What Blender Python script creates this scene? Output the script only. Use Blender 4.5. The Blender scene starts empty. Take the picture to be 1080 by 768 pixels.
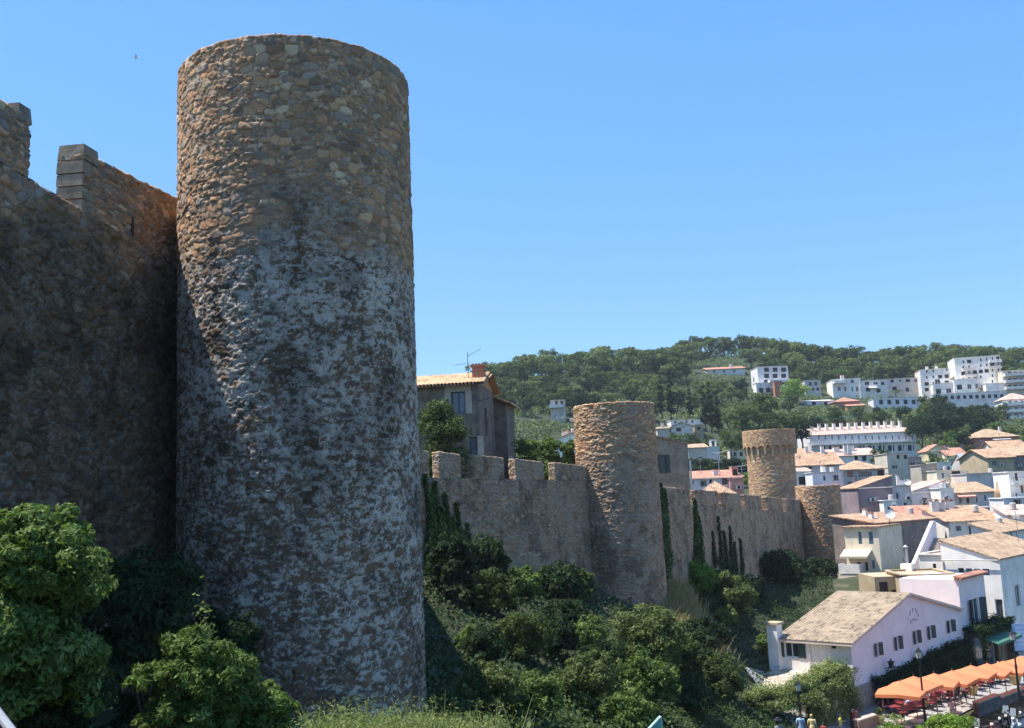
import bpy, math, random
import numpy as np
from mathutils import Vector, Matrix
rad = math.radians
scene = bpy.context.scene
COL = scene.collection

# ---------------------------------------------------------------- camera, sky, sun
F_PX = 1050.0; PITCH = rad(7.92); ROLL = rad(2.5); CZ = 16.6
Fv = Vector((0, math.cos(PITCH), math.sin(PITCH)))
U0 = Vector((0, -math.sin(PITCH), math.cos(PITCH))); R0 = Vector((1, 0, 0))
Rv = R0*math.cos(ROLL) - U0*math.sin(ROLL)
Uv = U0*math.cos(ROLL) + R0*math.sin(ROLL)
cd = bpy.data.cameras.new('camera'); cam = bpy.data.objects.new('camera', cd); COL.objects.link(cam)
cd.sensor_fit = 'HORIZONTAL'; cd.sensor_width = 36.0; cd.lens = 36.0*F_PX/1080.0
cd.clip_start = 0.1; cd.clip_end = 20000
m = Matrix((Rv, Uv, -Fv)).transposed().to_4x4(); m.translation = Vector((0, 0, CZ)); cam.matrix_world = m
scene.camera = cam

SUN_EL = rad(66); SUN_DIR = Vector((-math.cos(SUN_EL)*0.9965, math.cos(SUN_EL)*0.084, math.sin(SUN_EL)))
w = bpy.data.worlds.new('World'); scene.world = w; w.use_nodes = True
nt = w.node_tree; bg = nt.nodes['Background']
sky = nt.nodes.new('ShaderNodeTexSky'); sky.sky_type = 'NISHITA'; sky.sun_disc = False
sky.sun_elevation = SUN_EL; sky.sun_rotation = math.atan2(SUN_DIR.x, SUN_DIR.y) % (2*math.pi)
sky.altitude = 0; sky.air_density = 1.25; sky.dust_density = 0.15; sky.ozone_density = 3.0
hs = nt.nodes.new('ShaderNodeHueSaturation'); hs.inputs['Saturation'].default_value = 1.16; hs.inputs['Hue'].default_value = .503; nt.links.new(sky.outputs[0], hs.inputs['Color']); sm = nt.nodes.new('ShaderNodeMix'); sm.data_type = 'RGBA'; sm.inputs[0].default_value = .5; sm.inputs[7].default_value = (.72, 2.55, 6.2, 1); nt.links.new(hs.outputs[0], sm.inputs[6]); nt.links.new(sm.outputs[2], bg.inputs[0]); bg.inputs[1].default_value = 0.108
sl = bpy.data.lights.new('sun', 'SUN'); sl.energy = 5.0; sl.angle = rad(0.53); sl.color = (1.0, 0.955, 0.88)
so = bpy.data.objects.new('sun', sl); COL.objects.link(so)
so.rotation_euler = SUN_DIR.to_track_quat('Z', 'Y').to_euler(); so.location = (-40, 0, 80)
scene.view_settings.view_transform = 'Standard'; scene.view_settings.look = 'None'
scene.view_settings.exposure = 0.86; scene.view_settings.gamma = 1.0

def ray(x, y): return Fv*F_PX + Rv*(x-540) - Uv*(y-384)
def P(x, y, Z):
    v = ray(x, y); k = Z/v.y; return Vector((v.x*k, Z, CZ+v.z*k))
def hit(x, y, A, d):
    v = ray(x, y); det = -v.x*d[1]+v.y*d[0]; k = (-A[0]*d[1]+A[1]*d[0])/det
    return (v.x*k-A[0])*d[0]+(v.y*k-A[1])*d[1], CZ+v.z*k
def az(a): return Vector((math.sin(rad(a)), math.cos(rad(a)), 0))

# ---------------------------------------------------------------- helpers
def tag(o, label=None, cat=None, group=None, kind=None):
    if label: o['label'] = label
    if cat: o['category'] = cat
    if group: o['group'] = group
    if kind: o['kind'] = kind
    return o
def thing(name, label, cat, loc=(0, 0, 0), rz=0, group=None):
    o = bpy.data.objects.new(name, None); COL.objects.link(o); o.empty_display_size = .2
    o.location = loc; o.rotation_euler = (0, 0, rz)
    return tag(o, label, cat, group)
def link(name, me, mats=None, parent=None, loc=None):
    o = bpy.data.objects.new(name, me); COL.objects.link(o)
    if mats is not None:
        for q in (mats if isinstance(mats, (list, tuple)) else [mats]): me.materials.append(q)
    if parent: o.parent = parent
    if loc is not None: o.location = loc
    return o
def copy_tree(o, parent=None):
    c = o.copy(); COL.objects.link(c); c.parent = parent
    for ch in list(o.children): copy_tree(ch, c)
    return c

class MB:
    """collects faces (with uv and material slot) into one mesh"""
    def __init__(s): s.v = []; s.f = []; s.m = []; s.uv = []
    def face(s, pts, mi=0, uv=None):
        b = len(s.v); s.v += [tuple(p) for p in pts]; s.f.append(tuple(range(b, b+len(pts)))); s.m.append(mi)
        s.uv.append(uv if uv else [(0, 0)]*len(pts)); return s
    def box(s, c, d, mi=0, R=None, taper=1.0):
        cx, cy, cz = c; hx, hy, hz = d[0]/2, d[1]/2, d[2]/2
        p = []
        for z in (-hz, hz):
            k = taper if z > 0 else 1.0
            for x, y in ((-hx, -hy), (hx, -hy), (hx, hy), (-hx, hy)): p.append(Vector((x*k, y*k, z)))
        if R is not None: p = [R @ q for q in p]
        p = [q+Vector(c) for q in p]
        for f in ((3, 2, 1, 0), (4, 5, 6, 7), (0, 1, 5, 4), (1, 2, 6, 5), (2, 3, 7, 6), (3, 0, 4, 7)):
            q = [p[i] for i in f]; a = (q[1]-q[0]).length; b2 = (q[2]-q[1]).length
            s.face(q, mi, [(0, 0), (a, 0), (a, b2), (0, b2)])
        return s
    def tube(s, pts, r, n=8, mi=0, cap=True):
        pts = [Vector(p) for p in pts]; rs = r if isinstance(r, (list, tuple)) else [r]*len(pts)
        rings = []
        for i, p in enumerate(pts):
            t = (pts[min(i+1, len(pts)-1)]-pts[max(i-1, 0)]).normalized()
            a = t.cross(Vector((0, 0, 1)))
            if a.length < 1e-3: a = Vector((1, 0, 0))
            a.normalize(); b = a.cross(t).normalized()
            rings.append([p+a*(rs[i]*math.cos(2*math.pi*k/n))+b*(rs[i]*math.sin(2*math.pi*k/n)) for k in range(n)])
        for i in range(len(rings)-1):
            for k in range(n):
                s.face([rings[i][k], rings[i+1][k], rings[i+1][(k+1) % n], rings[i][(k+1) % n]], mi)
        if cap: s.face(rings[0], mi); s.face(list(reversed(rings[-1])), mi)
        return s
    def lathe(s, prof, n=16, c=(0, 0, 0), mi=0):
        c = Vector(c)
        R = [[c+Vector((r*math.cos(2*math.pi*k/n), r*math.sin(2*math.pi*k/n), z)) for k in range(n)] for r, z in prof]
        for i in range(len(R)-1):
            for k in range(n): s.face([R[i][k], R[i][(k+1) % n], R[i+1][(k+1) % n], R[i+1][k]], mi)
        s.face(R[-1], mi); s.face(list(reversed(R[0])), mi); return s
    def build(s, name, mats, parent=None, smooth=False, loc=None):
        me = bpy.data.meshes.new(name); me.from_pydata(s.v, [], s.f)
        me.polygons.foreach_set('material_index', s.m)
        ul = me.uv_layers.new(name='UVMap'); flat = [c for f in s.uv for p in f for c in p]
        ul.data.foreach_set('uv', flat)
        if smooth:
            me.polygons.foreach_set('use_smooth', [True]*len(s.f))
        me.validate(); me.update()
        return link(name, me, mats, parent, loc)

def np_mesh(name, V, Q, color=None, smooth=True, attr='Col'):
    """fast mesh from numpy verts (n,3) and quads (m,4)"""
    me = bpy.data.meshes.new(name); n = len(V); mq = len(Q)
    me.vertices.add(n); me.vertices.foreach_set('co', np.ascontiguousarray(V, np.float32).ravel())
    me.loops.add(mq*4); me.loops.foreach_set('vertex_index', np.ascontiguousarray(Q, np.int32).ravel())
    me.polygons.add(mq); me.polygons.foreach_set('loop_start', np.arange(0, mq*4, 4, dtype=np.int32))
    me.polygons.foreach_set('loop_total', np.full(mq, 4, np.int32))
    if smooth: me.polygons.foreach_set('use_smooth', np.ones(mq, bool))
    if color is not None:
        a = me.color_attributes.new(attr, 'FLOAT_COLOR', 'POINT')
        c = np.ones((n, 4), np.float32); c[:, :3] = color; a.data.foreach_set('color', c.ravel())
    me.update(calc_edges=True); return me

# ---------------------------------------------------------------- materials
MATS = {}
def new_mat(name):
    m = bpy.data.materials.new(name); m.use_nodes = True; return m, m.node_tree, m.node_tree.nodes['Principled BSDF']
def N(t, ty, **kw):
    n = t.nodes.new(ty)
    for k, v in kw.items():
        if k.startswith('i_'): n.inputs[int(k[2:]) if k[2:].isdigit() else k[2:].replace('_', ' ')].default_value = v
        else: setattr(n, k, v)
    return n
def mixc(t, fac, a, b, mode='MIX'):
    n = t.nodes.new('ShaderNodeMix'); n.data_type = 'RGBA'; n.blend_type = mode
    for i, v in ((0, fac), (6, a), (7, b)):
        if hasattr(v, 'is_linked') or hasattr(v, 'links'): t.links.new(v, n.inputs[i])
        else: n.inputs[i].default_value = v if i == 0 else (v[0], v[1], v[2], 1)
    return n.outputs[2]
def ramp(t, src, stops):
    r = t.nodes.new('ShaderNodeValToRGB'); t.links.new(src, r.inputs[0]); e = r.color_ramp.elements
    e[0].position, e[0].color = stops[0][0], (*stops[0][1], 1); e[1].position, e[1].color = stops[-1][0], (*stops[-1][1], 1)
    for p, c in stops[1:-1]:
        q = e.new(p); q.color = (*c, 1)
    return r.outputs[0]
def noise(t, scale, detail=4, vec=None, rough=.6):
    n = N(t, 'ShaderNodeTexNoise'); n.inputs['Scale'].default_value = scale; n.inputs['Detail'].default_value = detail
    n.inputs['Roughness'].default_value = rough
    if vec is not None: t.links.new(vec, n.inputs['Vector'])
    return n.outputs[0]
def geo(t): return t.nodes.new('ShaderNodeNewGeometry').outputs['Position']
def bump(t, h, b, strength=.4, dist=.02):
    n = t.nodes.new('ShaderNodeBump'); n.inputs['Strength'].default_value = strength; n.inputs['Distance'].default_value = dist
    t.links.new(h, n.inputs['Height']); t.links.new(n.outputs[0], b.inputs['Normal'])

def plaster(col, var=.18, stain=(.30, .27, .24), amt=.45, rough=.9, scale=.6, bmp=.25):
    key = ('p', col, var, stain, amt, scale)
    if key in MATS: return MATS[key]
    m, t, b = new_mat('plaster'); g = geo(t)
    a = ramp(t, noise(t, scale, 5, g), [(.35, (1-var,)*3), (.65, (1+var*.2,)*3)])
    c = mixc(t, 1.0, col, a, 'MULTIPLY')
    mp = N(t, 'ShaderNodeMapping'); mp.inputs['Scale'].default_value = (1.2, 1.2, .22); t.links.new(g, mp.inputs[0])
    st = ramp(t, noise(t, 1.3, 6, mp.outputs[0], .7), [(.52, (0, 0, 0)), (.74, (amt,)*3)])
    c = mixc(t, st, c, stain); t.links.new(c, b.inputs['Base Color']); b.inputs['Roughness'].default_value = rough
    bump(t, noise(t, 9, 5, g, .7), b, bmp, .02); MATS[key] = m; return m
def simple(col, rough=.6, metal=0.0, var=.1, scale=3, spec=.5):
    key = ('s', col, rough, metal, var, scale)
    if key in MATS: return MATS[key]
    m, t, b = new_mat('painted'); a = ramp(t, noise(t, scale, 4, geo(t)), [(.3, (1-var,)*3), (.7, (1+var,)*3)])
    t.links.new(mixc(t, 1.0, col, a, 'MULTIPLY'), b.inputs['Base Color'])
    b.inputs['Roughness'].default_value = rough; b.inputs['Metallic'].default_value = metal
    b.inputs['Specular IOR Level'].default_value = spec; MATS[key] = m; return m
def tiles(c1, c2, c3, period=.24, row=.38, bmp=1.0):
    key = ('t', c1, c2, c3, period)
    if key in MATS: return MATS[key]
    m, t, b = new_mat('roof_tile'); uv = t.nodes.new('ShaderNodeUVMap').outputs[0]
    mp = N(t, 'ShaderNodeMapping'); mp.inputs['Scale'].default_value = (1/period, 1/row, 1); t.links.new(uv, mp.inputs[0])
    sn = N(t, 'ShaderNodeVectorMath', operation='FLOOR'); t.links.new(mp.outputs[0], sn.inputs[0])
    wn = N(t, 'ShaderNodeTexWhiteNoise', noise_dimensions='2D'); t.links.new(sn.outputs[0], wn.inputs[0])
    c = ramp(t, wn.outputs[0], [(.0, c1), (.45, c2), (.8, c3), (1.0, tuple(.55*x for x in c1))])
    big = ramp(t, noise(t, .5, 5, geo(t), .7), [(.35, (.72, .72, .70)), (.62, (1.1, 1.1, 1.1))])
    c = mixc(t, 1.0, c, big, 'MULTIPLY'); t.links.new(c, b.inputs['Base Color']); b.inputs['Roughness'].default_value = .85
    fr = N(t, 'ShaderNodeVectorMath', operation='FRACTION'); t.links.new(mp.outputs[0], fr.inputs[0])
    sp = N(t, 'ShaderNodeSeparateXYZ'); t.links.new(fr.outputs[0], sp.inputs[0])
    s1 = N(t, 'ShaderNodeMath', operation='MULTIPLY', i_1=math.pi); t.links.new(sp.outputs[0], s1.inputs[0])
    s2 = N(t, 'ShaderNodeMath', operation='SINE'); t.links.new(s1.outputs[0], s2.inputs[0])
    s3 = N(t, 'ShaderNodeMath', operation='MULTIPLY_ADD', i_1=.3); t.links.new(sp.outputs[1], s3.inputs[0]); t.links.new(s2.outputs[0], s3.inputs[2])
    bump(t, s3.outputs[0], b, bmp, .07); MATS[key] = m; return m
def leafmat(name, cols, trans=.25, rough=.7, vary=.30):
    m, t, b = new_mat(name)
    at = N(t, 'ShaderNodeAttribute', attribute_name='Col')
    sp = N(t, 'ShaderNodeSeparateColor'); t.links.new(at.outputs[0], sp.inputs[0])
    oi = N(t, 'ShaderNodeObjectInfo')
    ad = N(t, 'ShaderNodeMath', operation='MULTIPLY_ADD', i_1=vary, i_2=-vary/2); t.links.new(oi.outputs['Random'], ad.inputs[0])
    a2 = N(t, 'ShaderNodeMath', operation='ADD'); t.links.new(sp.outputs[0], a2.inputs[0]); t.links.new(ad.outputs[0], a2.inputs[1])
    c = ramp(t, a2.outputs[0], [(i/(len(cols)-1), q) for i, q in enumerate(cols)])
    t.links.new(c, b.inputs['Base Color']); b.inputs['Roughness'].default_value = rough; b.inputs['Specular IOR Level'].default_value = .12
    tr = N(t, 'ShaderNodeBsdfTranslucent'); t.links.new(mixc(t, 1.0, c, (1.25, 1.35, .7), 'MULTIPLY'), tr.inputs[0])
    mx = N(t, 'ShaderNodeMixShader'); mx.inputs[0].default_value = trans
    t.links.new(b.outputs[0], mx.inputs[1]); t.links.new(tr.outputs[0], mx.inputs[2])
    t.links.new(mx.outputs[0], t.nodes['Material Output'].inputs[0]); return m
def vcolmat(name, fine=35., bmp=.5, rough=.95, dist=.012):
    m, t, b = new_mat(name); g = geo(t)
    at = N(t, 'ShaderNodeAttribute', attribute_name='Col')
    a = ramp(t, noise(t, fine, 5, g, .75), [(.3, (.66, .66, .66)), (.7, (1.3, 1.3, 1.3))])
    c = mixc(t, 1.0, at.outputs[0], a, 'MULTIPLY'); t.links.new(c, b.inputs['Base Color']); b.inputs['Roughness'].default_value = rough
    b.inputs['Specular IOR Level'].default_value = .2
    bump(t, noise(t, fine*1.3, 6, g, .8), b, bmp, dist); return m

M_white = plaster((.84, .79, .72)); M_white2 = plaster((.76, .71, .65), .22); M_cream = plaster((.76, .66, .50)); M_beige = plaster((.60, .54, .44))
M_tan = plaster((.46, .36, .23), .25, (.22, .17, .11), .6); M_grey = plaster((.54, .50, .46), .25); M_pinkish = plaster((.66, .56, .50))
M_brown = plaster((.24, .19, .17), .35, (.40, .37, .36), .5, .95, .9); M_terra = plaster((.48, .20, .14)); M_lilac = plaster((.82, .71, .70), .10, (.5, .45, .42), .2)
M_yellow = plaster((.68, .58, .34)); M_salmon = plaster((.72, .33, .24)); M_bluewhite = plaster((.74, .71, .70)); M_dirty = plaster((.60, .56, .52), .35, (.2, .17, .15), .7)
T_or = tiles((.46, .26, .15), (.56, .36, .22), (.38, .23, .15)); T_tan = tiles((.48, .31, .18), (.56, .39, .25), (.38, .25, .16))
T_red = tiles((.50, .22, .14), (.58, .29, .19), (.42, .2, .14)); T_grey = tiles((.40, .34, .26), (.50, .43, .33), (.33, .28, .22)); T_pink = tiles((.60, .40, .32), (.66, .47, .39), (.5, .34, .27))
M_glass = simple((.035, .04, .05), .12, 0, .3, 1.5); M_dark = simple((.03, .027, .025), .8); M_frame = simple((.72, .72, .70), .5)
M_dframe = simple((.05, .055, .06), .5); M_shut = simple((.035, .07, .06), .5, 0, .2); M_wood = simple((.22, .12, .07), .6, 0, .25); M_iron = simple((.02, .022, .022), .45, .3)
M_curt = simple((.5, .48, .42), .9); M_brickred = plaster((.46, .17, .10)); M_awn = simple((.75, .66, .45), .8); M_slate = plaster((.30, .33, .38))

# ---------------------------------------------------------------- stonework (numpy)
def rnd_grid(rng, u, v, cu, cv):
    """smooth value noise sampled at coordinates u x v with cell sizes cu, cv"""
    a = (u-u.min())/cu; b = (v-v.min())/cv; iu, iv = a.astype(int), b.astype(int); g = rng.random((iu.max()+3, iv.max()+3)); a = a-iu; b = b-iv; a = a*a*(3-2*a); b = b*b*(3-2*b)
    A = g[iu][:, iv]*(1-a)[:, None]+g[iu+1][:, iv]*a[:, None]; B = g[iu][:, iv+1]*(1-a)[:, None]+g[iu+1][:, iv+1]*a[:, None]
    return A*(1-b)[None]+B*b[None]
def fbm(rng, u, v, cell, octs=4, aniso=1.0, gain=.55):
    out = 0; amp = 1; tot = 0
    for o in range(octs):
        c = cell/2**o; out = out+amp*rnd_grid(rng, np.asarray(u), np.asarray(v), c*aniso, c); tot += amp; amp *= gain
    return out/tot
PAL = np.array([(.31, .205, .125), (.36, .25, .16), (.27, .185, .125), (.245, .215, .19), (.19, .19, .195), (.29, .165, .10), (.17, .13, .105), (.40, .335, .255), (.30, .225, .165), (.34, .215, .13)])*np.array((1.20, 1.08, .94)); PAL = PAL*.75+PAL.mean(0)*.25
def cells(U, V, sx, sy, seed):
    """irregular coursed stones: returns edge distance (0 at joint), id hash arrays"""
    a = U/sx; b = V/sy; ib = np.floor(b); best = np.full(U.shape, 9.); sec = np.full(U.shape, 9.); hid = np.zeros(U.shape)
    for dj in (-1, 0, 1):
        j = ib+dj; off = np.mod(np.sin(j*12.9898+seed)*43758.5453, 1.0); a2 = a+off; ia = np.floor(a2)
        for di in (-1, 0, 1):
            i = ia+di; h = np.mod(np.sin(i*127.1+j*311.7+seed*7.7)*43758.5453, 1.0); h2 = np.mod(np.sin(i*269.5+j*183.3+seed*3.1)*24634.634, 1.0)
            dx = a2-(i+.5+(h-.5)*.75); dy = b-(j+.5+(h2-.5)*.62); d = (np.abs(dx)**3.4+np.abs(dy)**3.4)**(1/3.4)
            hh = np.mod(h*17.13+h2*31.7, 1.0); d = d-(hh-.5)*.18
            nb = d < best; sec = np.where(nb, best, np.minimum(sec, d)); hid = np.where(nb, hh, hid); best = np.where(nb, d, best)
    return sec-best, hid
def stone_field(u, v, seed, size=(.30, .19), style='rubble', amp=.045):
    """height (m) and colour on grid u x v"""
    rng = np.random.default_rng(seed); U, V = np.meshgrid(u, v, indexing='ij')
    w1 = fbm(rng, u, v, 1.1, 3)-.5; w2 = fbm(rng, u, v, 1.1, 3)-.5; w3 = fbm(rng, u, v, .18, 2)-.5; w4 = fbm(rng, u, v, .18, 2)-.5
    e, h = cells(U+w1*.5+w3*.06, V+w2*.35+w4*.05, size[0], size[1], seed+.5)
    e2, h2 = cells(U+w2*.4+w4*.05, V+w1*.3+w3*.04, size[0]*.55, size[1]*.62, seed+9.5)
    sel = (np.mod(h*7.77, 1.0) < .5); e = np.where(sel, np.minimum(e, e2*.8), e); h = np.where(sel, np.mod(h+h2*.83, 1.0), h)
    s = np.clip(e/.17, 0, 1); s = s*(2-s); rg_ = fbm(rng, u, v, .09, 3, 1.2, .7)-.5
    H = s*(.42+.58*np.mod(h*5.3, 1))+(np.mod(h*3.7, 1)-.5)*.5*s+(w3+w4)*.5*s+rg_*.55*s
    idx = (np.mod(h*13.7, 1)*len(PAL)).astype(int) % len(PAL); C = PAL[idx].copy()
    C *= (.72+.62*np.mod(h*29.3, 1))[..., None]
    mort = np.array((.27, .22, .16)); k = np.clip(1-e/.10, 0, 1)[..., None]; C = C*(1-k)+mort*k*.8
    return H*amp, C, rng, U, V
def ring_path(pts, res, closed=True):
    """resample a polyline; res = spacing per segment"""
    out = []; acc = []; s = 0; n = len(pts)
    for i in range(n if closed else n-1):
        a = np.array(pts[i][:2], float); b = np.array(pts[(i+1) % n][:2], float); L = np.linalg.norm(b-a); k = max(1, int(round(L/res[i])))
        for j in range(k): out.append(a+(b-a)*j/k); acc.append(s+L*j/k)
        s += L
    return np.array(out), np.array(acc), s
def stone_prism(name, pts, res, zb, zt, resv, seed, size, amp=.045, paint=None, mat=None, parent=None, cap=True, edge=.03):
    """closed footprint (counter-clockwise), displaced outwards by the stone relief; zb, zt: number or f(x,y)"""
    Pn, acc, L = ring_path(pts, res); n = len(Pn)
    nx = np.roll(Pn, -1, 0)-np.roll(Pn, 1, 0); nrm = np.stack([nx[:, 1], -nx[:, 0]], 1); nrm /= np.linalg.norm(nrm, axis=1)[:, None]+1e-9
    fz = (lambda z: np.array([z(x, y) for x, y in Pn]) if callable(z) else np.full(n, float(z)))
    ZB, ZT = fz(zb), fz(zt); nv = max(3, int((ZT.max()-ZB.min())/resv)); tt = np.linspace(0, 1, nv)
    u = acc; v = np.linspace(ZB.min(), ZT.max(), nv)
    # stones are laid out on a regular (u, z) lattice, then looked up along the real path
    ur = np.linspace(0, L, max(8, int(L/min(res)))+1) if len(set(res)) == 1 else u
    if len(u) < 3: return None
    H, C, rng, U, V = stone_field(u, v, seed, size, amp=amp)
    if paint: H, C = paint(H, C, rng, u, v, U, V)
    Z = ZB[:, None]+(ZT-ZB)[:, None]*tt[None]
    H[:, -1] *= .3
    X = Pn[:, 0:1]+nrm[:, 0:1]*H; Y = Pn[:, 1:2]+nrm[:, 1:2]*H
    Zt = Z.copy(); Zt[:, -1] += (rng.random(n)-.5)*edge*2+edge*.5*np.sign(np.sin(acc*9+seed))
    Vt = np.stack([X, Y, Zt], 2).reshape(-1, 3); Cc = C.reshape(-1, 3)
    i = np.arange(n)[:, None]; j = np.arange(nv-1)[None]; i2 = (i+1) % n
    Q = np.stack([i*nv+j, i2*nv+j, i2*nv+j+1, i*nv+j+1], 2).reshape(-1, 4)
    if cap:
        ctr = Pn.mean(0); zc = ZT.mean(); base = len(Vt)
        Vt = np.vstack([Vt, [[ctr[0], ctr[1], zc]]]); Cc = np.vstack([Cc, [(.30, .26, .2)]])
        ii = np.arange(0, n-1, 2); q2 = np.stack([ii*nv+nv-1, (ii+1)*nv+nv-1, ((ii+2) % n)*nv+nv-1, np.full(len(ii), base)], 1); Q = np.vstack([Q, q2])
    me = np_mesh(name, Vt, Q, Cc); return link(name, me, mat, parent)

# ---------------------------------------------------------------- terrain
CTRL = [(0, 0, 14.9), (3, 4, 14.5), (-3, 4, 14.6), (0, 9, 14.3), (-2, 9, 14.35), (5, 9, 13.0), (-5, 9, 13.9), (-8, 14, 13.4), (-7, 20, 12.4), (0, 18, 11.8), (8, 18, 9.6), (20, 15, 6),
        (-2.6, 25.7, 11.3), (3, 27, 9.6), (-5.5, 22, 11.8), (-5, 35, 11.8), (-6, 48, 12.5), (-2, 55, 12.2), (3, 68, 11.0), (9.5, 72, 8.2), (4, 50, 8.6), (3, 40, 8.2), (12, 40, 3.2), (8, 48, 5.2),
        (11, 60, 4.6), (16, 62, 2.2), (13, 76, 8.2), (12.5, 80, 9.2), (20, 50, .3), (26, 45, -.4), (34, 52, -.2), (16, 90, 9.0), (22, 105, 7.8), (28, 118, 6.6), (38, 132, 4.0), (44, 138, 3.0),
        (22, 84, 5.0), (28, 100, 4.2), (17, 72, 3.6), (18, 78, 4.4), (22, 66, .2), (20, 62, .3), (25, 64, .7), (30, 66, 1.1), (34, 70, 1.2), (30, 60, .4), (36, 62, .5), (40, 68, .6), (42, 78, .9), (48, 84, .7), (26, 74, 1.6), (34, 80, 1.0), (41, 86, .7), (46, 92, .7), (55, 98, 1), (60, 88, 1), (42, 100, 2.5),
        (60, 70, .6), (45, 40, -1), (-40, 0, 14), (-40, 40, 14), (-60, 120, 16), (60, 20, -2), (0, -30, 14)]
TP = [(900, 610, 118), (960, 590, 112), (1060, 590, 120), (900, 560, 150), (960, 550, 150), (1060, 550, 150), (890, 530, 180), (960, 525, 190), (1060, 520, 190), (860, 510, 210),
      (950, 500, 230), (1060, 492, 240), (1000, 490, 260), (760, 512, 240), (700, 505, 240), (600, 500, 230), (520, 500, 200), (860, 488, 300), (960, 488, 300), (1060, 478, 310), (780, 485, 300), (700, 470, 310), (600, 470, 300),
      (520, 470, 300), (860, 440, 360), (960, 440, 370), (1060, 442, 370), (780, 440, 360), (700, 435, 350), (600, 440, 340), (520, 440, 320), (1010, 424, 410), (1060, 420, 420), (930, 420, 420), (870, 420, 420), (800, 416, 430),
      (700, 405, 430), (600, 410, 420), (520, 415, 400), (480, 420, 390), (1080, 385, 520), (1020, 384, 540), (960, 384, 540), (900, 386, 530), (860, 386, 520), (820, 378, 530), (780, 372, 530), (740, 380, 530), (700, 392, 520), (650, 387, 500),
      (600, 394, 490), (560, 399, 470), (520, 412, 450), (440, 430, 420), (300, 460, 400), (1200, 384, 540), (1200, 440, 370), (1200, 500, 220), (1200, 560, 130)]
pts = [Vector(c) for c in CTRL]+[P(*c) for c in TP]+[Vector(c) for c in ((-200, 300, 22), (-300, 500, 20), (100, 900, 60), (400, 900, 60), (-300, 1500, 0), (600, 1500, 0), (300, 2500, 0), (-2000, 2500, 0), (2500, 2500, 0), (600, 300, 40), (300, 60, 0))]
CP = np.array([tuple(p) for p in pts]); nC = len(CP)
D = np.linalg.norm(CP[:, None, :2]-CP[None, :, :2], axis=2)
A_ = np.zeros((nC+3, nC+3)); A_[:nC, :nC] = D-np.eye(nC)*.6; A_[:nC, nC] = 1; A_[:nC, nC+1:] = CP[:, :2]; A_[nC:, :nC] = A_[:nC, nC:].T
GW = np.linalg.solve(A_, np.concatenate([CP[:, 2], [0, 0, 0]]))
def ground_np(X, Y):
    Q = np.stack([np.ravel(X), np.ravel(Y)], 1).astype(float); out = np.zeros(len(Q))
    for s in range(0, len(Q), 20000):
        q = Q[s:s+20000]; d = np.sqrt(((q[:, None]-CP[None, :, :2])**2).sum(2)+.25); out[s:s+20000] = d @ GW[:nC]+GW[nC]+q @ GW[nC+1:]
    return out.reshape(np.shape(X))
def ground(x, y): return float(ground_np(np.array([x]), np.array([y]))[0])

M_ground, t, b = new_mat('ground'); g = geo(t)
c = ramp(t, noise(t, .35, 6, g, .7), [(.35, (.03, .04, .015)), (.55, (.055, .06, .025)), (.72, (.16, .14, .08))])
c = mixc(t, ramp(t, noise(t, 4, 6, g, .8), [(.45, (0, 0, 0)), (.7, (.8,)*3)]), c, (.04, .06, .02))
sx = N(t, 'ShaderNodeSeparateXYZ'); t.links.new(g, sx.inputs[0]); far_ = N(t, 'ShaderNodeMapRange'); t.links.new(sx.outputs[1], far_.inputs[0]); far_.inputs[1].default_value = 160; far_.inputs[2].default_value = 200
hill = ramp(t, noise(t, .05, 6, g, .7), [(.38, (.022, .036, .013)), (.6, (.04, .055, .02)), (.75, (.10, .10, .045))]); c = mixc(t, far_.outputs[0], c, hill)
t.links.new(c, b.inputs['Base Color']); b.inputs['Roughness'].default_value = 1
bump(t, noise(t, 5, 6, g, .8), b, .8, .2)
def grid_obj(name, ths, rs, zf, mat, cx=0, cy=0, kind='structure'):
    T, Rr = np.meshgrid(ths, rs, indexing='ij'); X = cx+np.sin(T)*Rr; Y = cy+np.cos(T)*Rr; Z = zf(X, Y)
    V = np.stack([X, Y, Z], 2).reshape(-1, 3); n, k = T.shape; i = np.arange(n-1)[:, None]; j = np.arange(k-1)[None]
    Q = np.stack([i*k+j, i*k+j+1, (i+1)*k+j+1, (i+1)*k+j], 2).reshape(-1, 4)
    o = link(name, np_mesh(name, V, Q), mat); tag(o, kind=kind); return o
grid_obj('ground', np.linspace(-math.pi, math.pi, 420), np.concatenate([[0.01], np.geomspace(2, 9000, 260)]), ground_np, M_ground)

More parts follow.
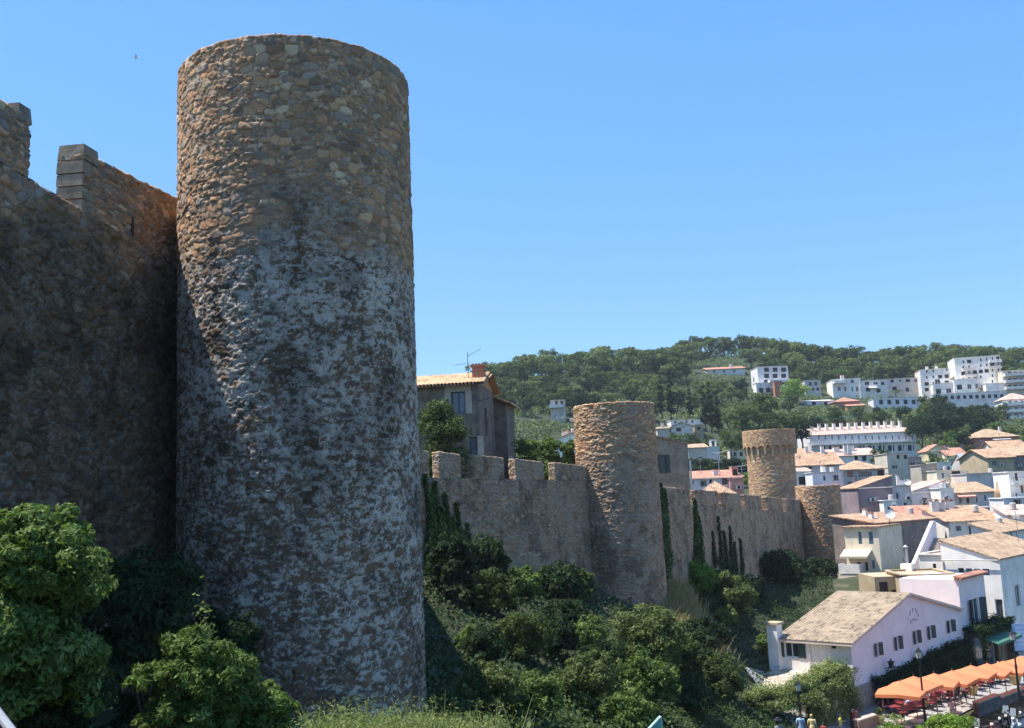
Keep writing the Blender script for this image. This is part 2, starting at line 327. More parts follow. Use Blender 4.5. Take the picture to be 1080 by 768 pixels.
# street and terrace paving in front of the pink house
M_pave, t, b = new_mat('paving'); g = geo(t); vo = N(t, 'ShaderNodeTexVoronoi', feature='DISTANCE_TO_EDGE'); vo.inputs['Scale'].default_value = 2.6; t.links.new(g, vo.inputs['Vector'])
c = mixc(t, ramp(t, vo.outputs[0], [(.0, (0, 0, 0)), (.05, (1, 1, 1))]), (.12, .11, .10), ramp(t, noise(t, 1.2, 5, g, .7), [(.3, (.24, .23, .22)), (.7, (.36, .35, .33))]))
t.links.new(c, b.inputs['Base Color']); b.inputs['Roughness'].default_value = .85; bump(t, vo.outputs[0], b, .3, .02)
def sheet(name, corners, zoff, mat, n=30, kind='structure', zf=None):
    a, b_, c_, d_ = [np.array(q, float) for q in corners]; s = np.linspace(0, 1, n)[:, None, None]; q = np.linspace(0, 1, n)[None, :, None]
    XY = (a*(1-s)+b_*s)*(1-q)+(d_*(1-s)+c_*s)*q; Z = (zf or ground_np)(XY[..., 0], XY[..., 1])+zoff
    V = np.concatenate([XY, Z[..., None]], 2).reshape(-1, 3); i = np.arange(n-1)[:, None]; j = np.arange(n-1)[None]
    o = link(name, np_mesh(name, V, np.stack([i*n+j, (i+1)*n+j, (i+1)*n+j+1, i*n+j+1], 2).reshape(-1, 4)), mat); tag(o, kind=kind); return o
sheet('street', [(17, 58), (52, 92), (47, 97), (15, 71)], .10, M_pave, 50)
sheet('car_park', [(24, 44), (52, 60), (46, 68), (24, 59.5)], .09, simple((.07, .07, .072), .9, 0, .25, 1.5), 30)

# ---------------------------------------------------------------- castle walls and towers
M_stone = vcolmat('rubble_stone'); M_stone_far = vcolmat('rubble_stone_weathered', 14., .5, .95, .03)
def sst(x, a, b): k = np.clip((x-a)/(b-a), 0, 1); return k*k*(3-2*k)
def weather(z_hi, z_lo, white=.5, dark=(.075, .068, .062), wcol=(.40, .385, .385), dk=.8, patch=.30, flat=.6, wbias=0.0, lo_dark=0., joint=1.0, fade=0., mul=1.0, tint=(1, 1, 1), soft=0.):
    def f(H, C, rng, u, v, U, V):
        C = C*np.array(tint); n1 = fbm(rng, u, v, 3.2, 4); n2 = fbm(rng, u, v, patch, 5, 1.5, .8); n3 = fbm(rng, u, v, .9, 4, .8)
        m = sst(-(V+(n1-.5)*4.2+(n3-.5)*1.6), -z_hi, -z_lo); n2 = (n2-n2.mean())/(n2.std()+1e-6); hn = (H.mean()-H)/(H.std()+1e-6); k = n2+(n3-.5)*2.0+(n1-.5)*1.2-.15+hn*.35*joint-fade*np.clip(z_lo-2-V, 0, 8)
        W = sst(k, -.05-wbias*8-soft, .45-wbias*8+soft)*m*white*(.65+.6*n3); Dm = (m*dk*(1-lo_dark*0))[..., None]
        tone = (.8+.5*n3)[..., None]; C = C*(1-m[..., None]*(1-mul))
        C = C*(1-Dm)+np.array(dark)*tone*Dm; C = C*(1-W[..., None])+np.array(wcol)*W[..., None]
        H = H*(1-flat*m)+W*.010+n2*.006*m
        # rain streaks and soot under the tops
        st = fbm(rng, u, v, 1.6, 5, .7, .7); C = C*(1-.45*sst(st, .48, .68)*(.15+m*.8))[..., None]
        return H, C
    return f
def circle(cx, cy, r, a0=0, n=64): return [(cx+r*math.cos(a0+2*math.pi*k/n), cy+r*math.sin(a0+2*math.pi*k/n)) for k in range(n)]
def tower(name, label, cx, cy, r, zb, zt, rf, rv, seed, size, amp, paint, mat, batter=0.):
    circ = 2*math.pi*r; n = int(circ/rf)
    o = stone_prism(name, circle(cx, cy, r, math.pi/2, n), [rf*1.01]*n, zb, zt, rv, seed, size, amp, paint, mat, cap=True, edge=amp*.35)
    if batter:
        me = o.data; co = np.zeros(len(me.vertices)*3, np.float32); me.vertices.foreach_get('co', co); co = co.reshape(-1, 3)
        k = 1+batter*np.clip((zt-co[:, 2])/(zt-zb), 0, 1)**1.6; co[:, 0] = cx+(co[:, 0]-cx)*k; co[:, 1] = cy+(co[:, 1]-cy)*k; me.vertices.foreach_set('co', co.ravel()); me.update()
    return tag(o, label, 'tower')
def big_paint(H, C, rng, u, v, U, V):
    H, C = weather(23.6, 22.2, .9, (.115, .085, .064), (.54, .46, .38), .5, .10, .3, .075, fade=.11, mul=.55, soft=.3, joint=1.9, tint=(1.18, 1.12, 1.05))(H, C, rng, u, v, U, V)
    return H, C
BT = P(316, 400, 25.7)
tower('round_tower', 'tall round rubble tower in the foreground, brown above and whitewashed dark stone below', BT.x, BT.y, 3.0, 8.5, 28.05, .026, .026, 3, (.31, .185), .052, big_paint, M_stone)
MT = P(651, 500, 75)
tower('round_tower', 'round tan stone tower in the middle of the castle wall, above the spreading shrubs', MT.x, MT.y, 2.97, 5.5, P(646, 424, 72).z, .05, .045, 11, (.46, .15), .10,
      weather(20.0, 18.6, .4, (.26, .195, .145), (.40, .33, .265), .5, .35, .15, tint=(1.28, 1.2, 1.1)), M_stone_far, .05)
FT = P(865, 550, 140)
tower('round_tower', 'small plain round tower at the far end of the castle wall beside the houses', FT.x, FT.y, 2.95, 1.0, P(862, 512, 137).z, .09, .08, 17, (.5, .24), .09,
      weather(9.5, 6.5, .3, (.24, .20, .17), (.34, .3, .26), .6, .6, .2, tint=(1.2, 1.12, 1.02)), M_stone_far, .12)

# near wall: the outer face runs from the foreground to the big tower
NA = P(190, 210, 26.0); nd = az(8.0); NA0 = NA-nd*28.0; nn = Vector((nd.y, -nd.x, 0))     # nn points outwards (to the right)
def wall_pt(A, d, nrm, t, off): q = A+d*t+nrm*off; return (q.x, q.y)
def tz(px, py): return hit(px, py, NA0, nd)
def wall_loop(A, d, nrm, t0, t1, th): return [wall_pt(A, d, nrm, t0, -th), wall_pt(A, d, nrm, t0, 0), wall_pt(A, d, nrm, t1, 0), wall_pt(A, d, nrm, t1, -th)]
# loop order: outwards normal must be on the right of travel direction (counter-clockwise footprint)
def ccw(L):
    a = sum(L[i][0]*L[(i+1) % len(L)][1]-L[(i+1) % len(L)][0]*L[i][1] for i in range(len(L))); return L if a > 0 else list(reversed(L))
near = thing('castle_wall', 'dark rubble castle wall in deep shade left of the tall foreground tower', 'wall', (NA0.x, NA0.y, 12))
def near_sill(x, y):
    t = (Vector((x, y, 0))-Vector((NA0.x, NA0.y, 0))).dot(nd); ts, zs = SIL
    return float(np.interp(t, ts, zs))
a1 = tz(27, 187); a2 = tz(73, 215); SIL = ([0, a1[0], a2[0], 30], [a1[1]+.1, a1[1], a2[1], a2[1]-.35])
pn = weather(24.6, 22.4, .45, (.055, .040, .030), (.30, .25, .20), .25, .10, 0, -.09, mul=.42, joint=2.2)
def reloc(o, p): # keep world position while parenting
    o.parent = p; o.matrix_parent_inverse = Matrix.Translation(-Vector(p.location)); return o
L = wall_loop(NA0, nd, nn, 0, 28.6, 1.6)
Lc = ccw(L)
def seglen(L, i): a = Vector(L[i]); b = Vector(L[(i+1) % 4]); return (b-a).length
def outer_res(L, A, d, nrm, fine, mid, coarse):
    out = []
    for i in range(4):
        a = Vector((*L[i], 0)); b = Vector((*L[(i+1) % 4], 0)); e = (b-a).normalized(); n = Vector((e.y, -e.x, 0))
        out.append(fine if n.dot(nrm) > .9 else (mid if abs(n.dot(nrm)) < .5 else coarse))
    return out
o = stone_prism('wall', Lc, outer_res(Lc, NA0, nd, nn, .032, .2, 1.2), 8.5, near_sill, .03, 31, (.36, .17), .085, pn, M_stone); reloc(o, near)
# merlons of the near wall (thin parapet on the outer edge)
pm = weather(20, 10, 0, dk=0)
def merlon(parent, A, d, nrm, t0, t1, zb0, zb1, z0, z1, th, fine, rv, seed, size, amp, mat, paint=None, name='merlon'):
    L = ccw(wall_loop(A, d, nrm, t0, t1, th))
    f = lambda lo, hi: (lambda x, y: lo+(hi-lo)*min(1, max(0, ((Vector((x, y, 0))-Vector((A.x, A.y, 0))).dot(d)-t0)/(t1-t0))))
    o = stone_prism(name, L, outer_res(L, A, d, nrm, fine, fine, .5), f(zb0, zb1), f(z0, z1), rv, seed, size, amp, paint, mat)
    return reloc(o, parent)
m0 = tz(88, 156); m1 = tz(192, 211); t_ = tz(88, 220)
merlon(near, NA0, nd, nn, m0[0], 28.6, near_sill(*wall_pt(NA0, nd, nn, m0[0], 0)), SIL[1][3], m0[1]-.12, m1[1], .55, .03, .03, 41, (.38, .17), .06, M_stone)
q0 = tz(30, 121); q1 = tz(0, 103)
merlon(near, NA0, nd, nn, q0[0]-3.6, q0[0], SIL[1][0], SIL[1][1], q1[1]+.15, q0[1]-.1, .55, .03, .03, 43, (.38, .17), .06, M_stone)
merlon(near, NA0, nd, nn, 2, 7.5, SIL[1][0]-.02, SIL[1][0]-.02, 26.6, 26.6, .55, .06, .05, 45, (.38, .17), .06, M_stone)
rr = random.Random(4)
def capstone(par, px, py, sz):
    t, z = tz(px, py); q = NA0+nd*t-nn*.28; mb = MB(); mb.box((0, 0, 0), sz, 0, Matrix.Rotation(rad(-8), 3, 'Z'), .9)
    o = mb.build('capstone', plaster((.27, .23, .17), .45, (.10, .08, .06), .8, .95, 3, .8), par); o.location = (q.x-par.location.x, q.y-par.location.y, z-par.location.z)
    bv = o.modifiers.new('b', 'BEVEL'); bv.width = .04; bv.segments = 2
capstone(near, 95, 164, (.66, .62, .36)); capstone(near, 26, 120, (.62, .42, .34))
# quoin stones on the end of the merlon
for k in range(5):
    t, z = m0[0]-.02, m0[1]-.45-k*.30; q = NA0+nd*(t+.16+.05*(k % 2))-nn*.28; mb = MB(); mb.box((0, 0, 0), (.64, .44+.1*(k % 2), .27), 0, Matrix.Rotation(rad(-8), 3, 'Z'), .97)
    o = mb.build('corner_stone', plaster((.27, .225, .165), .45, (.10, .08, .06), .8, .95, 3, .8), near); o.location = (q.x-near.location.x, q.y-near.location.y, z-near.location.z)
    bv = o.modifiers.new('b', 'BEVEL'); bv.width = .03; bv.segments = 2
t, z = tz(138, 238); q = NA0+nd*t+nn*.035; mb = MB(); mb.box((0, 0, 0), (.05, .09, .55), 0, Matrix.Rotation(rad(-8), 3, 'Z')); o = mb.build('arrow_slit_shade', M_dark, near); o.location = (q.x-near.location.x, q.y-near.location.y, z-near.location.z)  # dark bar laid on the wall face for the shade inside a slit

def curtain(label, A, B, th, zsill, ztop, gaps, t_end, seed, size, fine, rv, amp, paint, mat, zb, ext0=0):
    """crenellated wall from A to B; gaps: list of (t0, t1) openings between merlons; zsill, ztop: functions of t"""
    d = Vector((B.x-A.x, B.y-A.y, 0)).normalized(); nrm = Vector((d.y, -d.x, 0)); root = thing('castle_wall', label, 'wall', (A.x, A.y, zb))
    L = ccw(wall_loop(A, d, nrm, -ext0, t_end, th+.9)); ft = lambda x, y: zsill((Vector((x, y, 0))-Vector((A.x, A.y, 0))).dot(d))
    reloc(stone_prism('wall', L, outer_res(L, A, d, nrm, fine, .4, 1.5), zb, ft, rv, seed, size, amp, paint, mat), root)
    edges = [-ext0]+[g for p in gaps for g in p]+[t_end]
    for i in range(0, len(edges), 2):
        a, b = edges[i], edges[i+1]
        if b-a > .2: merlon(root, A, d, nrm, a, b, zsill(a), zsill(b), ztop(a), ztop(b)+rr.uniform(-.08, .08), th, fine, rv, seed+i+1, size, amp*.8, mat, paint)
    return root, d, nrm
# middle wall
MA = P(455, 475, 60); MBp = P(612, 490, 72.5); dM = Vector((MBp.x-MA.x, MBp.y-MA.y, 0)).normalized()
tt = lambda px, py: hit(px, py, MA, dM)
gM = [(tt(455, 500)[0]-.25, tt(464, 500)[0])]+[(tt(a, 495)[0], tt(b_, 495)[0]) for a, b_ in ((485.5, 500), (531, 544), (572.7, 585.5))]
zs0 = tt(492, 505); zs1 = tt(575, 506.5); zt0 = tt(464, 476.5); zt1 = tt(608, 490)
lin = lambda a, b: (lambda t: a[1]+(b[1]-a[1])*(t-a[0])/(b[0]-a[0]))
wallpaint = weather(40, 38, .35, (.25, .19, .14), (.42, .35, .28), .35, .2, .05, .02, tint=(1.15, 1.1, 1.03))
midw, dMd, nM = curtain('crenellated castle wall with narrow gaps between the tall foreground tower and the middle tower', MA, MBp, .55, lin(zs0, zs1), lin(zt0, zt1), gM, tt(612, 490)[0]+1.2, 51, (.42, .16), .045, .045, .085, wallpaint, M_stone_far, 6.0, 9)
# far wall
FA = P(700, 513, 78); FB = P(840, 528, 136); dF = Vector((FB.x-FA.x, FB.y-FA.y, 0)).normalized(); tf = lambda px, py: hit(px, py, FA, dF)
gF = [(tf(a, 520)[0], tf(b_, 520)[0]) for a, b_ in ((727, 734), (756.5, 761), (780, 785), (802, 808), (824, 829))]
fs0 = tf(706, 532); fs1 = tf(826, 539.5); f0 = tf(705, 514); f1 = tf(840, 527)
farw, dFd, nF = curtain('long crenellated castle wall with ivy streaks running from the middle tower to the small far tower', FA, FB, .6, lin(fs0, fs1), lin(f0, f1), gF, tf(846, 530)[0]+2, 71, (.5, .18), .07, .06, .10, wallpaint, M_stone_far, 1.5, 3)
# unseen link wall behind the tall tower, raised so its shadow covers the slope
LA = Vector((BT.x-1.0, BT.y+2.5, 0)); LB = MA-dM*9; dL = Vector((LB.x-LA.x, LB.y-LA.y, 0)); Ll = dL.length; dL.normalize(); nL = Vector((dL.y, -dL.x, 0))
o = stone_prism('castle_wall', ccw(wall_loop(LA, dL, nL, 0, Ll, 1.5)), [.25]*4, 7, 24.4, .25, 61, (.5, .24), .06, wallpaint, M_stone_far)
tag(o, 'short unseen stretch of castle wall behind the tall foreground tower, raised for its shadow', 'wall')
# castle plateau inside the walls
def plateau(X, Y):
    return np.full(X.shape, 15.2)+.6*np.sin(X*.2)*np.sin(Y*.17)
def poly_obj(name, pts, z, mat, kind=None):
    mb = MB(); mb.face([(x, y, z) for x, y in pts]); o = mb.build(name, mat)
    if kind: tag(o, kind=kind)
    return o
inn = lambda A, d, n, t, off: wall_pt(A, d, n, t, off)
poly_obj('castle_ground', ccw([inn(NA0, nd, nn, 0, -1.2), inn(NA0, nd, nn, 28, -1.2), (LA.x-.8, LA.y), (LB.x-.7, LB.y), inn(MA, dM, nM, 15, -1.0), (MT.x-1, MT.y+1), inn(FA, dFd, nF, 30, -1.2), inn(FA, dFd, nF, 62, -1.2), (FT.x-3, FT.y+14), (20, 165), (-20, 150), (-60, 110), (-60, 0)]), 15.0, M_ground, 'structure')

# machicolated tower
cT = P(814, 500, 150); rT = 3.45; zc = P(814, 471, 147).z; ztp = P(813, 453, 147).z
ct = thing('round_tower', 'round watch tower with an overhanging parapet on arched corbels behind the castle wall', 'tower', (cT.x, cT.y, 8))
n = 150; reloc(stone_prism('shaft', circle(cT.x, cT.y, rT, math.pi/2, n), [.2]*n, 8, ztp-.6, .09, 81, (.55, .25), .07, weather(14, 10, .3, (.3, .26, .22), tint=(1.25, 1.17, 1.05)), M_stone_far), ct)
NA_ = 22
def arch(x, y):
    a = math.atan2(y-cT.y, x-cT.x)/(2*math.pi)*NA_; fq = abs((a % 1.0)-.5)*2
    return zc-.55+.75*math.sqrt(max(0, 1-fq**2*1.15)) if fq < .9 else zc-.75
n = 360; reloc(stone_prism('parapet', circle(cT.x, cT.y, rT+.42, math.pi/2, n), [.07]*n, arch, ztp,   .09, 83, (.5, .25), .05, weather(0, -1, 0, tint=(1.25, 1.17, 1.05)), M_stone_far), ct)
for k in range(NA_):
    a = (k+.5)/NA_*2*math.pi+math.pi/NA_*0; a = k/NA_*2*math.pi; mb = MB(); mb.box((rT+.18, 0, zc-.7-8), (.5, .26, .75), 0, None, 1); q = mb.build('corbel', plaster((.40, .32, .22)), ct); q.rotation_euler = (0, 0, a)

# ---------------------------------------------------------------- buildings
def wall_panel(mb, o, dx, w, h, ops, inward, mi=0, reveal=.18, z0=0.0, top=None):
    """vertical panel from o along dx, w wide, up to h, with real openings; top: extra polygon points (x,z) above h"""
    xs = sorted({0.0, w, *[min(max(q[0], 0), w) for q in ops], *[min(max(q[1], 0), w) for q in ops]}); zs = sorted({z0, h, *[min(max(q[2], z0), h) for q in ops], *[min(max(q[3], z0), h) for q in ops]})
    pt = lambda x, z, i=0: o+dx*x+Vector((0, 0, z))+inward*i
    for i in range(len(xs)-1):
        for j in range(len(zs)-1):
            cx, cz = (xs[i]+xs[i+1])/2, (zs[j]+zs[j+1])/2
            if any(q[0] < cx < q[1] and q[2] < cz < q[3] for q in ops): continue
            mb.face([pt(xs[i], zs[j]), pt(xs[i+1], zs[j]), pt(xs[i+1], zs[j+1]), pt(xs[i], zs[j+1])], mi)
    for a, b_, c_, d_ in [q[:4] for q in ops]:
        r = reveal
        mb.face([pt(a, c_), pt(a, d_), pt(a, d_, r), pt(a, c_, r)], mi); mb.face([pt(b_, d_), pt(b_, c_), pt(b_, c_, r), pt(b_, d_, r)], mi)
        mb.face([pt(a, d_), pt(b_, d_), pt(b_, d_, r), pt(a, d_, r)], mi); mb.face([pt(b_, c_), pt(a, c_), pt(a, c_, r), pt(b_, c_, r)], mi)
    if top: mb.face([pt(x, z) for x, z in top], mi)
def window_part(parent, o, dx, inward, q, kind, glass=None, frame=None, shut=None, reveal=.18):
    a, b_, c_, d_ = q[:4]; w_, h_ = b_-a, d_-c_; fr = frame or M_frame; mb = MB(); ang = math.atan2(dx.y, dx.x); R = Matrix.Rotation(ang, 3, 'Z')
    c = o+dx*((a+b_)/2)+inward*(reveal-.02)+Vector((0, 0, (c_+d_)/2)); mb.box((0, 0, 0), (w_, .03, h_), 0)
    if kind == 'open':
        ob = mb.build('opening_shade', M_dark, parent); ob.location = c+inward*.0; ob.rotation_euler = (0, 0, ang); return ob  # near-black panel puts the dark of the room behind into colour
    ft = min(.07, w_*.09)
    for x in (-w_/2+ft/2, w_/2-ft/2): mb.box((x, -.035, 0), (ft, .04, h_), 1)
    for z in (-h_/2+ft/2, h_/2-ft/2): mb.box((0, -.036, z), (w_-2*ft, .04, ft), 1)
    if w_ > .8 and kind != 'door': mb.box((0, -.034, 0), (ft, .04, h_-2*ft), 1)
    if kind == 'door': mb.box((0, -.034, h_*.1), (w_-2*ft, .03, ft), 1)
    ob = mb.build('door' if kind == 'door' else 'window', [glass or M_glass, fr], parent); ob.location = c; ob.rotation_euler = (0, 0, ang)
    if kind == 'shut':
        for s in (-1, 1):
            sb = MB(); sw = w_*.5
            sb.box((0, 0, 0), (sw, .045, h_), 0)
            for k in range(int(h_/.12)): sb.box((0, -.03, -h_/2+.09+k*.12), (sw*.8, .02, .05), 0)
            so_ = sb.build('shutter', shut or M_shut, ob); so_.location = (s*(w_/2+sw/2), -reveal-.035, 0)
    if kind == 'half':
        for s in (-1, 1):
            sb = MB(); sw = w_*.5; sb.box((0, 0, 0), (sw, .045, h_), 0)
            for k in range(int(h_/.12)): sb.box((0, -.03, -h_/2+.09+k*.12), (sw*.8, .02, .05), 0)
            so_ = sb.build('shutter', shut or M_shut, ob); so_.location = (s*(w_*.75-.02), -reveal-.10, 0); so_.rotation_euler = (0, 0, -s*rad(35))
    if kind == 'blind':
        sb = MB(); sb.box((0, 0, 0), (w_-.1, .03, h_*.98), 0)
        for k in range(int(h_/.14)): sb.box((0, -.02, -h_/2+.1+k*.14), (w_-.14, .02, .05), 0)
        so_ = sb.build('shutter', shut or simple((.45, .38, .27), .7), ob); so_.location = (0, -.06, 0)
    return ob
def roof_part(parent, w, d, h, typ, rise, mat, ov=.35, off=(0, 0, 0), th=.14, wallmat=None):
    """roof with tiled slopes; local x = front, y = depth"""
    x0, x1, y0, y1 = -ov, w+ov, -ov, d+ov; P_ = []; k = lambda half: rise*(1+ov/half)-rise
    V3 = lambda x, y, z: Vector((x+off[0], y+off[1], z+off[2]))
    def slope(pts, ax):
        pts = [V3(*p) for p in pts]; uv = []
        nrm = (pts[1]-pts[0]).cross(pts[2]-pts[0]).normalized(); h_ = Vector((ax[0], ax[1], 0)); dn = nrm.cross(h_).normalized()
        P_.append((pts, [((p-pts[0]).dot(h_), (p-pts[0]).dot(dn)) for p in pts]))
    if typ == 'gx':
        e = h-rise*ov/(d/2); slope([(x0, y0, e), (x1, y0, e), (x1, d/2, h+rise), (x0, d/2, h+rise)], (1, 0)); slope([(x1, y1, e), (x0, y1, e), (x0, d/2, h+rise), (x1, d/2, h+rise)], (1, 0))
    elif typ == 'gy':
        e = h-rise*ov/(w/2); slope([(x0, y1, e), (x0, y0, e), (w/2, y0, h+rise), (w/2, y1, h+rise)], (0, 1)); slope([(x1, y0, e), (x1, y1, e), (w/2, y1, h+rise), (w/2, y0, h+rise)], (0, 1))
    elif typ == 'F':
        e = h-rise*ov/d; slope([(x0, y0, e), (x1, y0, e), (x1, y1, h+rise*(1+ov/d)), (x0, y1, h+rise*(1+ov/d))], (1, 0))
    elif typ == 'B':
        e = h-rise*ov/d; slope([(x0, y0, h+rise*(1+ov/d)), (x1, y0, h+rise*(1+ov/d)), (x1, y1, e), (x0, y1, e)], (1, 0))
    elif typ == 'L':
        e = h-rise*ov/w; slope([(x0, y0, e), (x1, y0, h+rise*(1+ov/w)), (x1, y1, h+rise*(1+ov/w)), (x0, y1, e)], (0, 1))
    elif typ == 'R':
        e = h-rise*ov/w; slope([(x0, y0, h+rise*(1+ov/w)), (x1, y0, e), (x1, y1, e), (x0, y1, h+rise*(1+ov/w))], (0, 1))
    elif typ == 'hip':
        m_ = min(w, d)/2; e = h-rise*ov/m_; 
        if w >= d: r0, r1 = (m_, d/2, h+rise), (w-m_, d/2, h+rise)
        else: r0, r1 = (w/2, m_, h+rise), (w/2, d-m_, h+rise)
        if w >= d:
            slope([(x0, y0, e), (x1, y0, e), r1, r0], (1, 0)); slope([(x1, y1, e), (x0, y1, e), r0, r1], (1, 0)); slope([(x1, y0, e), (x1, y1, e), r1], (0, 1)); slope([(x0, y1, e), (x0, y0, e), r0], (0, 1))
        else:
            slope([(x0, y0, e), (x1, y0, e), r0], (1, 0)); slope([(x1, y1, e), (x0, y1, e), r1], (1, 0)); slope([(x1, y0, e), (x1, y1, e), r1, r0], (0, 1)); slope([(x0, y1, e), (x0, y0, e), r0, r1], (0, 1))
    elif typ == 'flat':
        mb = MB(); pr = .30
        mb.face([V3(0.05, .05, h-.1), V3(w-.05, .05, h-.1), V3(w-.05, d-.05, h-.1), V3(.05, d-.05, h-.1)], 0)
        for c, s in (((w/2, -.02, h+.02), (w+.16, .30, .12)), ((w/2, d+.02, h+.02), (w+.16, .30, .12)), ((-.02, d/2, h+.02), (.30, d-.3, .12)), ((w+.02, d/2, h+.02), (.30, d-.3, .12))): mb.box((c[0]+off[0], c[1]+off[1], c[2]+off[2]), s, 1)
        return mb.build('roof', [mat, wallmat or M_white], parent)
    mb = MB(); dn = Vector((0, 0, -th)); lift = Vector((0, 0, .10))
    cnt = {}
    key = lambda p: (round(p.x, 3), round(p.y, 3), round(p.z, 3))
    for pts, uv in P_:
        for i in range(len(pts)):
            kk = frozenset((key(pts[i]), key(pts[(i+1) % len(pts)]))); cnt[kk] = cnt.get(kk, 0)+1
    for pts, uv in P_:
        mb.face([p+lift for p in pts], 0, uv); mb.face([p+lift+dn for p in reversed(pts)], 1)
        for i in range(len(pts)):
            a, b_ = pts[i], pts[(i+1) % len(pts)]
            if cnt[frozenset((key(a), key(b_)))] == 1: mb.face([a+lift+dn, b_+lift+dn, b_+lift, a+lift], 0, [(0, 0), ((b_-a).length, 0), ((b_-a).length, .1), (0, .1)])
    return mb.build('roof', [mat, M_wood], parent)
def chimney(parent, x, y, z, w_=.5, h_=1.0, mat=None, cap=True):
    mb = MB(); mb.box((x, y, z+h_/2-.3), (w_, w_, h_+.6), 0)
    if cap:
        mb.box((x, y, z+h_+.22), (w_*1.25, w_*1.25, .07), 1)
        for a in (-1, 1): mb.box((x+a*w_*.4, y, z+h_+.09), (w_*.16, w_*.8, .19), 0)
    return mb.build('chimney', [mat or M_white2, M_brickred], parent)
def railing(parent, x0, x1, y, z, h=.95, n=12, mat=None, solid=False, depth=1.0):
    mb = MB(); mt = mat or M_iron
    mb.box(((x0+x1)/2, y-depth/2, z-.06), (x1-x0, depth, .14), 1)
    if solid:
        mb.box(((x0+x1)/2, y-depth+.06, z+h/2+.01), (x1-x0, .10, h), 0)
        for x in (x0+.05, x1-.05): mb.box((x, y-depth/2+.06, z+h/2+.01), (.10, depth-.13, h-.004), 0)
    else:
        mb.box(((x0+x1)/2, y-depth+.04, z+h), (x1-x0, .05, .05), 0)
        for k in range(n+1): mb.box((x0+.03+(x1-x0-.06)*k/n, y-depth+.04, z+h/2), (.025, .025, h), 0)
        for x in (x0+.03, x1-.03): mb.box((x, y-depth/2, z+h-.002), (.04, depth, .04), 0)
    return mb.build('balcony', [mt, M_white2], parent)
def awning(parent, x0, x1, y, z, dep=1.4, drop=.5, mat=None):
    mb = MB(); n = 10; a = (x1-x0)/n
    for k in range(n):
        mb.face([(x0+a*k, y, z), (x0+a*k+a, y, z), (x0+a*k+a, y-dep, z-drop), (x0+a*k, y-dep, z-drop)][::-1], 0)
    mb.face([(x0, y-dep, z-drop), (x1, y-dep, z-drop), (x1, y-dep, z-drop-.22), (x0, y-dep, z-drop-.22)][::-1], 0)
    mb.tube([(x0, y-dep, z-drop), (x1, y-dep, z-drop)], .03, 6)
    return mb.build('awning', mat or M_awn, parent)

def mass(root, w_, d_, h, wallmat, roof=None, front=(), left=(), right=(), off=(0, 0, 0), zlow=-3.0, wname='wall', frame=None, shut=None, glass=None):
    """one box of a building as parts of root. openings: (x0, x1, z0, z1, kind)"""
    ox = Vector(off); mb = MB(); X, Y = Vector((1, 0, 0)), Vector((0, 1, 0)); typ = roof[0] if roof else None; rise = roof[1] if roof else 0
    tf_ = tl = tr = tb = None
    if typ == 'gx': tl = [(0, h), (d_, h), (d_/2, h+rise)]; tr = tl
    if typ == 'gy': tf_ = [(0, h), (w_, h), (w_/2, h+rise)]; tb = tf_
    if typ == 'F': tl = [(0, h), (d_, h), (0, h+rise)]; tr = [(0, h), (d_, h), (d_, h+rise)]; tb = [(0, h), (w_, h), (w_, h+rise), (0, h+rise)]
    if typ == 'B': tf_ = [(0, h), (w_, h), (w_, h+rise), (0, h+rise)]; tl = [(0, h), (d_, h), (d_, h+rise)]; tr = [(0, h), (d_, h), (0, h+rise)]
    if typ == 'L': tf_ = [(0, h), (w_, h), (w_, h+rise)]; tb = [(0, h), (w_, h), (0, h+rise)]; tr = [(0, h), (d_, h), (d_, h+rise), (0, h+rise)]
    if typ == 'R': tf_ = [(0, h), (w_, h), (0, h+rise)]; tb = [(0, h), (w_, h), (w_, h+rise)]; tl = [(0, h), (d_, h), (d_, h+rise), (0, h+rise)]
    wall_panel(mb, ox, X, w_, h, front, Y, 0, z0=zlow, top=tf_)
    wall_panel(mb, ox+Y*d_, -Y, d_, h, left, X, 0, z0=zlow, top=tl)
    wall_panel(mb, ox+X*w_, Y, d_, h, right, -X, 0, z0=zlow, top=tr)
    wall_panel(mb, ox+X*w_+Y*d_, -X, w_, h, (), -Y, 0, z0=zlow, top=tb)
    if not typ: mb.face([ox+Vector(q) for q in ((0, 0, h), (w_, 0, h), (w_, d_, h), (0, d_, h))], 0)
    mb.build(wname, wallmat, root)
    for q in front: window_part(root, ox, X, Y, q, q[4], glass, frame, shut)
    for q in left: window_part(root, ox+Y*d_, -Y, X, q, q[4], glass, frame, shut)
    for q in right: window_part(root, ox+X*w_, Y, -X, q, q[4], glass, frame, shut)
    rf = None
    if roof: rf = roof_part(root, w_, d_, h, typ, rise, roof[2], roof[3] if len(roof) > 3 else .35, off, wallmat=wallmat)
    return rf
class Frame: pass
RECTS = []
HR = random.Random(55)
